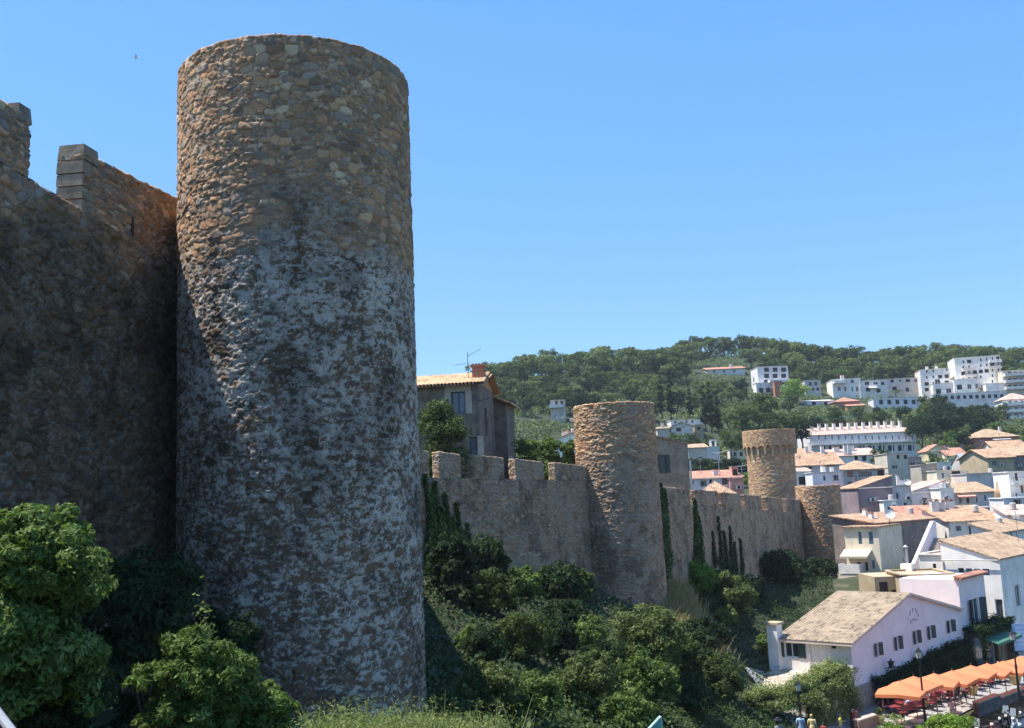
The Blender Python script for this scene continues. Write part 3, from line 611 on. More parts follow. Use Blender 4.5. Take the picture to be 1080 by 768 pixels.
def house(label, pxl, pxr, pyb, pyt, Z, a, depth, wallmat, roof, wins=(), left=(), right=(), chim=(), cat='house', name='house', group=None, zlow=-3.0, frame=None, shut=None, glass=None):
    """place by the photo's pixels at distance Z; wins in pixels (x0, x1, y0(top), y1(bottom), kind) on the front"""
    A = P(pxl, pyb, Z); d = az(a); w_ = hit(pxr, (pyb+pyt)/2, A, d)[0]; h = hit(pxl+(pxr-pxl)*.5, pyt, A, d)[1]-A.z
    root = thing(name, label, cat, tuple(A), rad(90-a), group); ops = []
    for q in wins:
        t0, z1 = hit(q[0], q[2], A, d); t1, z0 = hit(q[1], q[3], A, d)
        t0, t1 = max(.12, t0), min(w_-.12, t1); z0 -= A.z; z1 -= A.z; z1 = min(z1, h-.08)
        kd = q[4] if (q[4] != 'w' or Z > 270 or cat != 'house') else HR.choice(('w', 'blind', 'shut', 'half', 'w'))
        if kd in ('shut', 'half') and (t1-t0 > 1.5 or t0 < 1.0 or t1 > w_-1.0): kd = 'blind' if t1-t0 < 1.6 else 'w'
        if t1-t0 > .15 and z1-z0 > .2: ops.append((t0, t1, z0, z1, kd))
    shut = shut or HR.choice((M_shut, simple((.16, .09, .05), .6, 0, .2), simple((.10, .16, .22), .6, 0, .2)))
    rf = mass(root, w_, depth, h, wallmat, roof, ops, left, right, zlow=zlow, frame=frame, shut=shut, glass=glass)
    for c in chim:
        cx = hit(c[0], pyt, A, d)[0]; cyd = c[1]*depth; rise = roof[1] if roof else 0
        chimney(rf or root, cx, cyd, h+c[2], c[3] if len(c) > 3 else .5, c[4] if len(c) > 4 else .9, c[5] if len(c) > 5 else None)
    if cat == 'house' and Z < 300 and 'terrace block' not in label and 'salmon' not in label and 'rough stone' not in label:
        if HR.random() < .6:
            mb = MB(); x_ = HR.choice((.12, w_-.12)); mb.tube([(x_, -.07, h-.15), (x_, -.07, -1)], .05, 5); mb.tube([(.05, -.30 if roof and roof[0] != 'flat' else -.1, h-.06), (w_-.05, -.30 if roof and roof[0] != 'flat' else -.1, h-.06)], .06, 5); mb.build('drainpipe', M_dirty, root)
        if HR.random() < .55:
            mb = MB(); x_ = HR.uniform(.2, .8)*w_; y_ = HR.uniform(.3, .8)*depth; zt_ = h+(roof[1] if roof else 0); mb.tube([(x_, y_, h-.2), (x_, y_, zt_+2.2)], .03, 4)
            for k in range(5): mb.tube([(x_-.45+.04*k, y_, zt_+2.1-.14*k), (x_+.45-.04*k, y_, zt_+2.1-.14*k)], .018, 4)
            mb.build('antenna', simple((.35, .35, .35), .5, .4), rf or root)
        if HR.random() < .5 and h > 3:
            mb = MB(); x_ = HR.uniform(.15, .85)*w_; z_ = HR.uniform(.35, .8)*h; mb.box((x_, -.2, z_), (.8, .32, .55)); mb.box((x_, -.37, z_), (.42, .02, .42), 1); o_ = mb.build('air_conditioner', [M_white2, M_iron], root)
        if roof and roof[0] == 'flat' and HR.random() < .3:
            mb = MB(); x_ = HR.uniform(.3, .7)*w_; mb.box((x_, depth*.55, h+.95), (min(2.4, w_*.45), 1.8, 2.1), 0); mb.box((x_, depth*.55, h+2.04), (min(2.7, w_*.5), 2.1, .1), 1); mb.box((x_, depth*.55-.91, h+.8), (.7, .04, 1.6), 2); mb.build('roof_room', [wallmat, M_grey, M_dark], rf or root)
        if HR.random() < .45:
            mb = MB(); x_ = HR.uniform(.1, .9)*w_; mb.lathe([(.35, 0), (.38, .1), (.38, .75), (.3, .85)], 12, (x_, depth*.5, h+(roof[1]*.6 if roof else 0))); mb.build('water_tank', M_grey, rf or root)
    RECTS.append((pxl-1, pxr+1, pyt-1, pyb, Z, A.x+d.x*w_/2, A.y+depth/2, max(w_, depth)))
    f = Frame(); f.root = root; f.w = w_; f.h = h; f.A = A; f.d = d; f.depth = depth; f.roof = rf
    f.loc = lambda px, py: (hit(px, py, A, d)[0], hit(px, py, A, d)[1]-A.z)
    return f
def grid_wins(x0, x1, y0, y1, n, wpx, hpx, kind, rows=1, slope=0):
    out = []
    for r in range(rows):
        for k in range(n):
            cx = x0+(x1-x0)*(k+.5)/n; cy = (y0+y1)/2 if rows == 1 else y0+(y1-y0)*(r+.5)/rows; cy += slope*(cx-x0)
            out.append((cx-wpx/2, cx+wpx/2, cy-hpx/2, cy+hpx/2, kind))
    return out

# ---- the pink gabled house on the street
PA = P(903, 745, 70); pd = az(42.7); PL = thing('house', 'long lilac pink gabled house with five dark green shuttered windows above the orange parasols', 'house', tuple(PA), rad(90-42.7))
Wp = hit(1013, 640, PA, pd)[0]; he = hit(903, 677, PA, pd)[1]-PA.z; ra = hit(957, 627, PA, pd); hr = ra[1]-PA.z; dp = 5.3
pwin = []
for x0, x1, y0, y1 in ((921, 929, 678, 692), (942, 950, 671, 685.5), (962, 969.5, 665, 679), (977, 984.5, 660, 674), (997.5, 1005.5, 654, 667)):
    t0, z1 = hit(x0, (y0+y1)/2, PA, pd); t1, _ = hit(x1, (y0+y1)/2, PA, pd); tm, zt_ = hit((x0+x1)/2, y0, PA, pd); _, zb_ = hit((x0+x1)/2, y1, PA, pd)
    t0, t1 = t0+(t1-t0)*.26, t1-(t1-t0)*.26; pwin.append((t0, t1, zb_-PA.z, zt_-PA.z, 'half'))
mb = MB(); X, Y = Vector((1, 0, 0)), Vector((0, 1, 0)); wf = Vector((0, 0, 0))
rt = ra[0]
wall_panel(mb, wf, X, Wp, he, pwin, Y, 0, z0=-1.5, top=[(0, he), (Wp, he), (rt, hr)])
ld = az(42.7-90)
lw = []
for x0, x1, y0, y1, k in ((824, 843, 677, 694, 'shut'), (876, 882, 679, 685, 'w')):
    t0, z1 = hit(x0, y0, PA, ld); t1, z0 = hit(x1, y1, PA, ld); lo, hi = sorted((t0, t1)); lw.append((dp-hi, dp-lo, z0-PA.z, z1-PA.z, k))
lw = [(max(.3, a), min(dp-.2, b_), c, d_, k) for a, b_, c, d_, k in lw]
wall_panel(mb, Y*dp, -Y, dp, he, lw, X, 1, z0=-1.5); wall_panel(mb, X*Wp, Y, dp, he, (), -X, 0, z0=-1.5); wall_panel(mb, X*Wp+Y*dp, -X, Wp, he, (), -Y, 0, z0=-1.5, top=[(0, he), (Wp, he), (Wp-rt, hr)])
mb.build('wall', [M_lilac, M_white], PL)
for q in pwin:
    window_part(PL, wf, X, Y, q, 'half')
for q in lw: window_part(PL, Y*dp, -Y, X, q, q[4])
# corrugated roof: real tile rows on both slopes
def tile_slope(name, par, a, b_, c_, d_, mats, pitch=.24, amp=.055, row=.40):
    """a,b lower edge (left,right), c,d upper edge (right,left)"""
    a, b_, c_, d_ = map(Vector, (a, b_, c_, d_)); wd = (b_-a).length; ln = (d_-a).length; nu = int(wd/pitch)*6; nv = int(ln/row)*3+1
    s = np.linspace(0, 1, nu+1); q = np.linspace(0, 1, nv)
    an, bn, cn, dn_ = [np.array(v) for v in (a, b_, c_, d_)]; S, Qq = np.meshgrid(s, q, indexing='ij')
    Pp = (an[None, None]*(1-S)[..., None]+bn*S[..., None])*(1-Qq)[..., None]+(dn_*(1-S)[..., None]+cn*S[..., None])*Qq[..., None]
    nrm = np.array((b_-a).cross(d_-a).normalized()); rng = np.random.default_rng(int(wd*100))
    ph = (S*int(wd/pitch)) % 1.0; prof = np.abs(np.sin(ph*math.pi)); rr_ = (Qq*ln/row); st = -(rr_ % 1.0)*.035
    ci = np.floor(S*int(wd/pitch)+.001).astype(int); ri = np.floor(rr_).astype(int); hsh = np.mod(np.sin(ci*12.9+ri*78.2)*43758.5, 1)
    Pp = Pp+nrm*((prof*amp+st+(hsh-.5)*.014+.12)[..., None])
    n_, k_ = S.shape; i = np.arange(n_-1)[:, None]; j = np.arange(k_-1)[None]
    me = np_mesh(name, Pp.reshape(-1, 3), np.stack([i*k_+j, (i+1)*k_+j, (i+1)*k_+j+1, i*k_+j+1], 2).reshape(-1, 4), smooth=False)
    me.uv_layers.new(name='UVMap'); li = np.zeros(len(me.loops), np.int32); me.loops.foreach_get('vertex_index', li)
    uvv = np.stack([S.ravel()*wd, (Qq*ln).ravel()], 1)[li]; me.uv_layers[0].data.foreach_set('uv', uvv.astype(np.float32).ravel())
    return link(name, me, mats, par)
T_old = tiles((.30, .22, .145), (.35, .265, .18), (.25, .185, .125), bmp=.15); T_oldor = tiles((.52, .30, .15), (.60, .38, .20), (.45, .28, .16), bmp=.15)
ov = .35
kL = (hr-he)/rt; kR = (hr-he)/(Wp-rt)
tile_slope('roof', PL, (-ov, dp+ov, he-kL*ov), (-ov, -.25, he-kL*ov), (rt, -.25, hr), (rt, dp+ov, hr), T_old)
tile_slope('roof', PL, (Wp+.1, -.25, he-.0), (Wp+.1, dp+ov, he-.0), (rt, dp+ov, hr), (rt, -.25, hr), T_old)
mb = MB()
mb.face([(-ov, -.25, he-kL*ov+.02), (rt, -.25, hr+.02), (rt, dp+ov, hr+.02), (-ov, dp+ov, he-kL*ov+.02)]); mb.face([(-ov, -.25, he-kL*ov-.08), (-ov, dp+ov, he-kL*ov-.08), (rt, dp+ov, hr-.08), (rt, -.25, hr-.08)]); 
mb.face([(-ov, -.25, he-kL*ov-.08), (rt, -.25, hr-.08), (rt, -.25, hr+.1), (-ov, -.25, he-kL*ov+.1)]); mb.face([(rt, -.25, hr-.08), (Wp+.1, -.25, he-.08), (Wp+.1, -.25, he+.1), (rt, -.25, hr+.1)])
mb.face([(-ov, -.25, he-kL*ov-.08), (-ov, -.25, he-kL*ov+.12), (-ov, dp+ov, he-kL*ov+.12), (-ov, dp+ov, he-kL*ov-.08)])
mb.build('eaves', plaster((.62, .50, .42)), PL)
c1 = hit(818, 690, PA, ld); mb = MB(); mb.box((-.15, dp+.3, he-2.2), (.8, .8, 6.5), 0); mb.box((-.15, dp+.3, he+1.12), (1.05, 1.05, .14), 1); mb.build('chimney', [M_white, M_tan], PL)
mb = MB(); mb.tube([(-.12, 3.0, he-.2), (-.12, 3.0, he-2.8)], .05, 6); mb.tube([(-.2, dp-.2, he-.12), (-.2, .1, he-.12)], .06, 6); mb.build('drainpipe', M_dirty, PL)
# stone base of the corner
mb = MB(); mb.box((1.6, -.06, 0.1), (3.3, .14, 2.3), 0); mb.box((-.06, 2.2, .1), (.14, 4.6, 2.3), 0); mb.build('stone_base', plaster((.34, .30, .25), .4, (.15, .13, .1), .6, .95, 2.5), PL)
# faded arched lettering over the third window (illegible in the photograph: short strokes only)
lt = hit(963, 649, PA, pd)
lm = simple((.36, .28, .31), .9); mb = MB(); S_ = .0305*2.7
for px, pz, wd, hg, rt_ in ((-5.6, -1.8, 1.6, 1.3, 10), (-3.6, 2.0, 1.0, 3.2, -28), (-2.6, 4.2, .8, 2.6, -14), (-.2, 4.6, .8, 4.0, 0), (.9, 5.2, 1.6, .7, -6), (3.2, 3.9, .9, 4.0, 20), (4.3, 1.4, 1.0, 3.4, 28), (5.4, -1.2, 1.1, 2.0, 35),
                        (-3.5, -4.8, .9, 3.0, 0), (-2.2, -3.8, 1.7, .7, 0), (-.8, -4.2, .8, 2.8, 8), (.5, -3.6, 1.6, .7, 0), (1.4, -4.4, .8, 2.8, 0), (2.9, -5.3, 1.7, .8, 0), (3.6, -4.4, .8, 2.0, -10), (-3.0, -6.1, 1.4, .7, 0)):
    mb.box((px*S_*2.2, -.012, pz*S_), (wd*S_*1.5, .014, hg*S_), 0, Matrix.Rotation(rad(rt_), 3, 'Y'))
o = mb.build('faded_lettering', lm, PL); o.location = (lt[0], 0, lt[1]-PA.z)

# ---- lilac corner house right of it, white big house etc.
B_ = Vector(PL.location)+pd*(Wp+.02)
root = thing('house', 'narrow lilac house with a red tiled edge and a balcony beside the pink gable', 'house', tuple(B_), rad(90-42.7))
w2 = hit(1042, 650, B_, pd)[0]; h2 = hit(1012, 611, B_, pd)[1]-B_.z
t0 = hit(1022.5, 645, B_, pd)[0]; t1 = hit(1035, 645, B_, pd)[0]; zz1 = hit(1028, 631, B_, pd)[1]-B_.z; zz0 = hit(1028, 663, B_, pd)[1]-B_.z
mass(root, w2, 5.0, h2, M_lilac, None, [(t0+.5, t1-.5, zz0, zz1, 'half')], (), zlow=-2)
mb = MB(); n = int(w2/.22)
mb.box((w2/2, -.05, h2+.06), (w2+.3, .7, .12), 0)
for k in range(n): mb.tube([(.11+k*.22, -.45, h2+.13), (.11+k*.22, .4, h2+.24)], .10, 6)
mb.build('tiled_edge', T_red, root)
railing(root, t0-.4, t1+1.0, 0, zz0, .95, 18)


# ---- close white houses (az 132.7 = side facing the sun, their long sides face the street)
LIT = 132.7; STR = 42.7
h = house('big white house with a steep sloping gable above the lilac corner house', 1001, 1058, 668, 590, 96, LIT, 16, M_white, ('R', 1.7, T_tan, .12),
          [(1010, 1017, 599, 605, 'w'), (1018.5, 1025.5, 599.5, 605.5, 'w'), (1027, 1034.5, 600, 606, 'w'), (1036, 1044, 600, 607, 'w'), (1049, 1060, 632, 657, 'w')], zlow=-4, right=[(3.5, 5, 2.2, 4.2, 'w'), (8.5, 10, 2.2, 4.2, 'w')])
h = house('low white house with a terrace and a dark doorway left of the big white gable', 971, 1002, 610, 585, 99, LIT, 7, M_white, ('flat', 0, T_pink, .1), [(983.5, 988, 594.5, 604, 'open')], zlow=-4)
railing(h.root, h.w*.45, h.w-.1, 3.0, h.h, .9, 12); mb = MB(); mb.box((h.w*.62, 4.6, h.h+.5), (h.w*.6, 1.6, 1.2)); mb.box((h.w*.7, 3.6, h.h+1.15), (h.w*.5, 3, .12), 1); mb.build('roof_room', [M_white2, T_pink], h.root)
s_ = P(962, 598, 103); st = thing('staircase', 'steep lilac plastered stair wall rising beside the low white house', 'staircase', tuple(s_), rad(90-STR))
mb = MB(); pr = [(0, -3), (7.5, -3), (7.5, 4.3), (6.9, 4.3), (0, -.2)]
for s in (0, .35): mb.face([(x, s, z) for x, z in (pr if s == 0 else reversed(pr))], 0)
for i in range(len(pr)):
    a, b_ = pr[i], pr[(i+1) % len(pr)]; mb.face([(a[0], 0, a[1]), (a[0], .35, a[1]), (b_[0], .35, b_[1]), (b_[0], 0, b_[1])], 0)
mb.build('stair_wall', M_lilac, st); mb = MB()
for k in range(18): mb.box((.3+k*.38, -.55, -1.6+k*.235), (.4, 1.1, .24+.0), 0)
mb.build('steps', plaster((.40, .33, .28)), st)
h = house('white chimney block with a tall round metal flue beside the tan terrace wall', 951, 962, 615, 595, 97, LIT, .9, M_white, None, cat='chimney block', name='chimney_block')
mb = MB(); mb.tube([(h.w/2, .4, h.h), (h.w/2, .4, h.h+1.5)], .14, 10); mb.lathe([(.02, h.h+1.78), (.26, h.h+1.60), (.26, h.h+1.54), (.1, h.h+1.52)], 12, (h.w/2, .4, 0)); mb.build('flue', simple((.5, .5, .5), .4, .7), h.root)
h = house('tan unplastered terrace block directly behind the pink gabled roof', 957, 1008, 650, 606, 91, 96, 6, M_tan, ('flat', 0, M_tan, .1), [(992, 996, 615, 638, 'open'), (997, 1004, 634, 638, 'open')])
mb = MB(); mb.box((h.w*.62, -.25, 1.0), (.35, .25, 2.6), 0, Matrix.Rotation(rad(10), 3, 'Y')); mb.build('white_board', M_white, h.root)
h = house('tan courtyard wall with a dark shaded yard between the cream house and terrace block', 925, 957, 640, 608, 94, 92, 5, M_tan, None, [(927, 938, 614, 636, 'open'), (940, 953, 622, 634, 'open')], cat='wall', name='courtyard_wall')
# cream house with awning
h = house('cream two storey house with an awning over its balcony beside the far tower', 896, 929, 625, 556, 118, 128, 15, M_cream, ('gx', 0.001, T_or, .3), [(904.5, 909.5, 561, 574, 'blind'), (915.5, 921.5, 561, 574, 'blind'), (904, 908, 593, 600, 'open'), (912, 916, 593, 602, 'open'), (919, 923, 591, 600, 'w')], zlow=-4)
aw = h.loc(891, 584); aw2 = h.loc(920, 585); awning(h.root, aw[0], aw2[0], 0, aw[1]+.5, 1.7, .7, M_awn)
bl = h.loc(890, 600); railing(h.root, bl[0], h.loc(912, 600)[0], 0, bl[1]-.3, .95, 4, M_white2, True, 1.7)
mb = MB(); mb.box((bl[0]+2.2, -.85, bl[1]-3.4), (4.6, 1.6, 5.8)); mb.build('lower_block', M_cream, h.root)
# its long side wall and roof; brown colour with the wall's shade put in
h = house('long brown side wall, shade in its colour, with an orange roof beside the cream house', 930, 990, 615, 549, 119, 52, 6, M_brown, ('F', .9, T_or, .3), chim=[(938, .4, .3, .5, .7), (948, .75, .6, .5, .8)], zlow=-4)
mb = MB(); mb.tube([(.15, -.12, h.h), (.15, -.12, 0)], .13, 8); mb.build('drainpipe', M_white2, h.root)
h = house('house with a bright terracotta roof above the brown party wall', 966, 1003, 575, 553, 132, 95, 9, M_grey, ('F', 2.2, T_red, .3), chim=[(998, .2, .8, .7, 1.2)])
h = house('white house with a wide orange roof and a narrow dark doorway', 1003, 1062, 585, 549, 126, 93, 9, M_white2, ('F', 1.6, T_or, .35), [(1009.5, 1012.5, 555, 560, 'w'), (1021.5, 1025.5, 555, 573, 'open')], chim=[(1006, .7, 1.6, .9, .9), (1016, .8, 1.6, .9, .7), (1028, .9, 1.9, 1.1, .5)])
h = house('white house with a weathered tan roof at the right above the big white gable', 1028, 1054, 590, 562, 112, LIT, 16, M_white, ('R', .9, T_tan, .3), [(1035, 1038, 564, 573, 'w'), (1045, 1048, 566, 576, 'w')], right=[(4, 5, 1.0, 2.9, 'w'), (6.3, 7.0, 1.0, 2.9, 'w')])
h = house('lilac house sliver with a red tiled edge right behind the far tower', 880, 894, 600, 556, 150, 95, 5, M_lilac, ('R', 1.8, T_red, .2))
h = house('white rear annex between the far tower and the cream house', 884, 902, 552, 530, 165, 95, 6, M_bluewhite, ('flat', 0, M_grey, .1), [(890, 893, 534, 538, 'w')])
h = house('small salmon coloured roof house just right of the far tower top', 884, 897, 538, 517, 172, 95, 5, M_salmon, ('R', .8, T_red, .2), [(886, 888, 521, 526, 'open')])
h = house('mauve brown windowless house wall with a small orange roof', 907, 943, 546, 514, 152, 85, 7, plaster((.26, .20, .21), .3), ('L', 1.6, T_or, .2), zlow=-3)
h = house('white stair tower with a short tiled canopy beside the mauve wall', 898, 908, 545, 518, 156, 95, 4, M_white2, ('flat', 0, T_or, .1), [(901, 904, 522, 528, 'open')])
h = house('grey apartment house under a wide tan roof with dark loggias', 890, 934, 520, 494, 195, 92, 9, M_dirty, ('hip', 1.6, T_tan, .6), [(893, 900, 497, 503, 'shut'), (908, 913, 497, 503, 'w'), (915, 920, 497, 503, 'w'), (925, 933, 496, 504, 'open'), (895, 898, 508, 514, 'w'), (910, 914, 508, 514, 'w')], shut=M_terra)
h = house('white house with a big orange roof over a deep shadowed balcony', 838, 886, 516, 489, 188, 90, 10, M_lilac, ('gx', 2.2, T_or, .9), [(843, 848, 492, 498, 'w'), (853, 857, 492, 498, 'w'), (870, 886, 487, 491, 'open'), (880, 883, 502, 508, 'w')], chim=[(860, .5, 2.2, .6, 1.0), (876, .45, 2.2, .6, 1.1)])
h = house('low white annex with rooftop chimneys just above the far tower', 858, 890, 516, 498, 176, 92, 5, M_bluewhite, ('flat', 0, M_white, .1), [(868, 871, 502, 507, 'w'), (880, 883, 501, 507, 'w')], chim=[(873, .5, .1, .5, .9), (874, .8, .2, .5, .9)])
h = house('white house with an awning left of the white annex', 840, 856, 514, 497, 182, 92, 6, M_white, ('F', .8, T_pink, .3), [(842, 852, 503, 511, 'open')])
h = house('beige concrete apartment tower with two dark windows near the top', 939, 959, 520, 478, 205, 92, 8, plaster((.58, .52, .40)), ('flat', 0, M_grey, .1), [(945.5, 949, 480, 484, 'open'), (953, 957, 480, 484, 'open'), (942, 945, 491, 494, 'w')])
h = house('dark brown balconied apartment house beside the beige tower', 959, 974, 522, 482, 206, 88, 8, plaster((.36, .30, .27)), ('flat', 0, M_grey, .1), [(960, 966, 487, 492, 'w'), (967, 972, 487, 492, 'w'), (960, 966, 497, 502, 'open'), (967, 972, 497, 502, 'open')])
railing(h.root, .2, h.w-.2, 0, h.loc(960, 493)[1], .8, 8); railing(h.root, .2, h.w-.2, 0, h.loc(960, 503)[1], .8, 8)
h = house('grey white utility house with rooftop drums and pipes', 940, 962, 545, 512, 158, 95, 6, M_white2, ('flat', 0, M_grey, .1), [(945, 948, 520, 526, 'w'), (953, 957, 530, 536, 'w')], chim=[(944, .5, 0, .6, 1), (952, .4, .2, .4, 1.3), (958, .6, .1, .7, .7)])
h = house('small bright white stacked rooms in front of the utility house', 934, 946, 552, 528, 148, 100, 4, M_white, ('flat', 0, M_white, .1), [(936, 939, 535, 540, 'w')])
h = house('lilac gable house with a black square doorway', 960, 998, 541, 519, 165, 86, 8, M_lilac, ('L', 1.7, T_pink, .25), [(972.5, 978.5, 525.5, 533, 'open'), (989, 992, 524, 528, 'w')])
h = house('bluish white house with a tan roof and a small terracotta awning', 1007, 1051, 538, 519, 162, 93, 8, M_bluewhite, ('F', 1.5, T_tan, .4), [(1011, 1015, 525, 531, 'w'), (1019, 1023, 525, 531, 'w'), (1029, 1031.5, 522, 530, 'w'), (1038, 1040.5, 522, 528, 'w'), (1047, 1050, 525, 529, 'w')])
a1_ = h.loc(1008, 522); a2_ = h.loc(1027, 522); awning(h.root, a1_[0], a2_[0], 0, a1_[1], 1.2, .3, M_salmon)
h = house('white block with chimneys left of the bluish white house', 994, 1007, 540, 515, 160, 95, 6, M_white, ('flat', 0, M_white, .1), [(998, 1001, 523, 528, 'w')], chim=[(1002, .5, .1, .6, .9)])
h = house('long blank pinkish beige wall house above the bluish white house', 1022, 1060, 528, 499, 178, 92, 7, M_pinkish, ('flat', 0, M_pinkish, .1), [(1047, 1050, 503, 507, 'w')])
h = house('cream house with a dark brown doorway and an outside stair', 990, 1020, 520, 496, 186, 95, 7, M_cream, ('flat', 0, T_tan, .2), [(1003.5, 1013.5, 497, 506, 'open'), (993, 996, 499, 504, 'w')])
railing(h.root, -1.5, h.w*.8, 0, h.loc(990, 512)[1], .9, 10, M_cream, False, 2)
h = house('plain greyish tan block left of the cream doorway house', 974, 990, 520, 490, 192, 95, 7, plaster((.42, .37, .30)), ('flat', 0, M_grey, .1), [(987, 989.5, 495, 508, 'open')])
h = house('yellow cream gabled house under the dark trees', 981, 1002, 500, 475, 262, 98, 10, M_yellow, ('gy', 1.6, T_red, .3), [(986, 989, 479, 484, 'w'), (994, 997, 484, 489, 'w')])
h = house('house with a pinkish red roof right of the yellow gable', 1001, 1021, 498, 480, 258, 90, 9, M_cream, ('gx', 2.0, T_red, .4), [(1006, 1011, 481, 486, 'open'), (1014, 1017, 483, 487, 'w')], chim=[(1004, .5, 1.6, .8, 1.0), (1009, .6, 1.6, .8, .8)])
h = house('white flat roofed house with parasol terrace below the red roof', 990, 1022, 505, 487, 236, 93, 7, M_white, ('flat', 0, M_white, .1), [(996, 1000, 492, 497, 'w'), (1010, 1014, 491, 496, 'w')])
h = house('slate grey roofed lilac house in the middle of the town', 1020, 1046, 505, 488, 222, 92, 8, M_grey, ('gx', 2.2, M_slate, .2), [(1026, 1030, 492, 497, 'w'), (1037, 1040, 491, 496, 'w')])
h = house('tan house with a blank gable wall and orange roof', 1044, 1070, 505, 482, 214, 80, 10, M_tan, ('gx', 1.9, T_or, .5), [(1047, 1050, 486, 491, 'w')])
h = house('brown house with an orange roof at the right edge of the town', 1066, 1100, 502, 480, 224, 95, 10, M_brown, ('F', 2.0, T_tan, .4), [(1070, 1074, 486, 491, 'w')])
h = house('cream house with an orange gable roof above the tan blank wall', 1050, 1084, 486, 472, 262, 94, 9, M_cream, ('gx', 2.0, T_or, .5), [(1056, 1059, 475, 480, 'w'), (1066, 1069, 475, 480, 'w'), (1075, 1078, 475, 480, 'w')])
h = house('terracotta villa with a hipped tan roof and white awning', 1029, 1074, 484, 460, 300, 92, 11, M_terra, ('hip', 2.4, T_tan, .8), [(1037, 1042, 467, 472, 'w'), (1046, 1054, 466, 473, 'open'), (1058, 1062, 466, 471, 'w')], chim=[(1064, .5, 2.2, .7, .8)])
a1_ = h.loc(1045, 463); a2_ = h.loc(1064, 463); awning(h.root, a1_[0], a2_[0], 0, a1_[1], 1.8, .3, M_white)
h = house('white house with blue shaded windows at the right edge', 1068, 1100, 540, 497, 150, 100, 8, M_white, ('flat', 0, M_white, .1), [(1070, 1074, 499, 507, 'w'), (1076, 1080, 512, 520, 'w'), (1071, 1074, 520, 526, 'w')])
railing(h.root, .3, h.w*.8, 0, h.loc(1070, 510)[1], .9, 10)
h = house('white block with an open balcony below the right edge house', 1062, 1100, 560, 525, 143, 97, 6, M_bluewhite, ('flat', 0, M_white, .1), [(1070, 1075, 527, 534, 'w')])
h = house('white house with a pale roof at the right edge above the weathered tan roof', 1066, 1100, 565, 543, 122, 100, 6, M_white, ('F', 1.0, T_pink, .3), [(1070, 1073, 547, 552, 'w')])
h = house('white house behind the big orange roof with a row of shaded windows', 1030, 1062, 553, 535, 150, 95, 5, M_lilac, ('flat', 0, M_grey, .1), [(1034, 1037, 538, 543, 'w'), (1042, 1045, 538, 543, 'w'), (1052, 1055, 538, 543, 'w')])
# ruined stone stack
r_ = P(1061, 545, 156); rs = thing('stone_stack', 'ragged tan stone stack like a ruined chimney above the orange roof', 'ruin', tuple(r_))
reloc(stone_prism('stack', circle(r_.x, r_.y, 1.15, 0, 24), [.3]*24, r_.z-3, r_.z+4.2, .25, 91, (.6, .4), .22, None, M_stone_far), rs)
mb = MB(); mb.box((-.5, 0, 4.6), (.9, .9, 1.6), 0, None, .7); mb.build('chimney', M_tan, rs); mb = MB(); mb.box((.2, -.9, 4.6), (.5, .3, .8)); mb.build('opening_shade', M_dark, rs)  # solid near-black block stands for the shade of a hollow
# satellite dishes, poles on the roofs
def dish(px, py, Z, label):
    q = P(px, py, Z); r = thing('satellite_dish', label, 'satellite dish', tuple(q)); mb = MB(); R = Matrix.Rotation(rad(60), 3, 'X'); pr = [(.02, .0), (.25, .03), (.45, .10), (.6, .2)]; n = 14
    for i in range(3):
        for k in range(n):
            f = lambda rr, z, k: tuple(R @ Vector((rr*math.cos(2*math.pi*k/n), rr*math.sin(2*math.pi*k/n), z)))
            mb.face([f(pr[i][0], pr[i][1], k), f(pr[i][0], pr[i][1], k+1), f(pr[i+1][0], pr[i+1][1], k+1), f(pr[i+1][0], pr[i+1][1], k)])
    mb.build('dish', M_white2, r); mb = MB(); mb.tube([(0, .1, 0), (0, .15, -1.2)], .04, 6); mb.tube([(0, 0, 0), (0, -.45, .25)], .02, 5); mb.build('mast', M_iron, r)
dish(956.5, 509, 157, 'white satellite dish on the grey white utility house'); dish(938, 543, 117, 'white satellite dish on the orange roof of the brown wall house')
def mast(px, y0, y1, Z, label, arms=4):
    a = P(px, y1, Z); b_ = P(px, y0, Z); hh = b_.z-a.z; r = thing('antenna', label, 'antenna', tuple(a)); mb = MB(); mb.tube([(0, 0, -1), (0, 0, hh)], .03*Z/70, 5); mb.build('mast', simple((.4, .4, .4), .5, .3), r); mb = MB(); k_ = Z/70
    for i in range(arms): mb.tube([(-.35*k_+.03*i, 0, hh-.1-i*.22*k_), (.35*k_-.03*i, 0, hh-.1-i*.22*k_)], .014*k_, 4)
    mb.tube([(0, -.0, hh-.1), (.9*k_, 0, hh+.15*k_)], .014*k_, 4); mb.build('arms', simple((.45, .45, .45), .5, .3), r)
mast(759, 477, 505, 170, 'tall thin television antenna above the orange roof by the evergreens'); mast(783, 491, 506, 170, 'short television antenna left of the watch tower')

# ---- behind the far wall
h = house('small house with a tan hipped roof just behind the far castle wall', 733, 779, 540, 522.5, 112, 100, 7, M_tan, ('hip', 1.5, T_or, .3))
h = house('lilac house with an orange tiled roof left of the watch tower', 724, 784, 530, 504, 165, 90, 8, M_lilac, ('F', 1.3, T_red, .3), [(729, 732, 507, 511, 'w'), (740, 743.5, 507, 513, 'w'), (748, 751, 506, 510, 'open'), (764, 770, 504, 511, 'w')], chim=[(758, .3, .6, .8, .6)])
h = house('orange painted flat fronted annex beside the lilac house', 771, 785, 530, 505, 164, 90, 5, M_salmon, ('flat', 0, M_salmon, .1))
rf_ = house('rough stone house with a sloping parapet and dark window right of the middle tower', 676, 727.5, 540, 469, 88, 84, 7, M_stone and plaster((.36, .29, .21), .35, (.2, .16, .12), .5, .95, 2.2, .9), ('R', 1.2, T_tan, .12), [(695, 703.5, 480, 499, 'w')], frame=M_dframe)
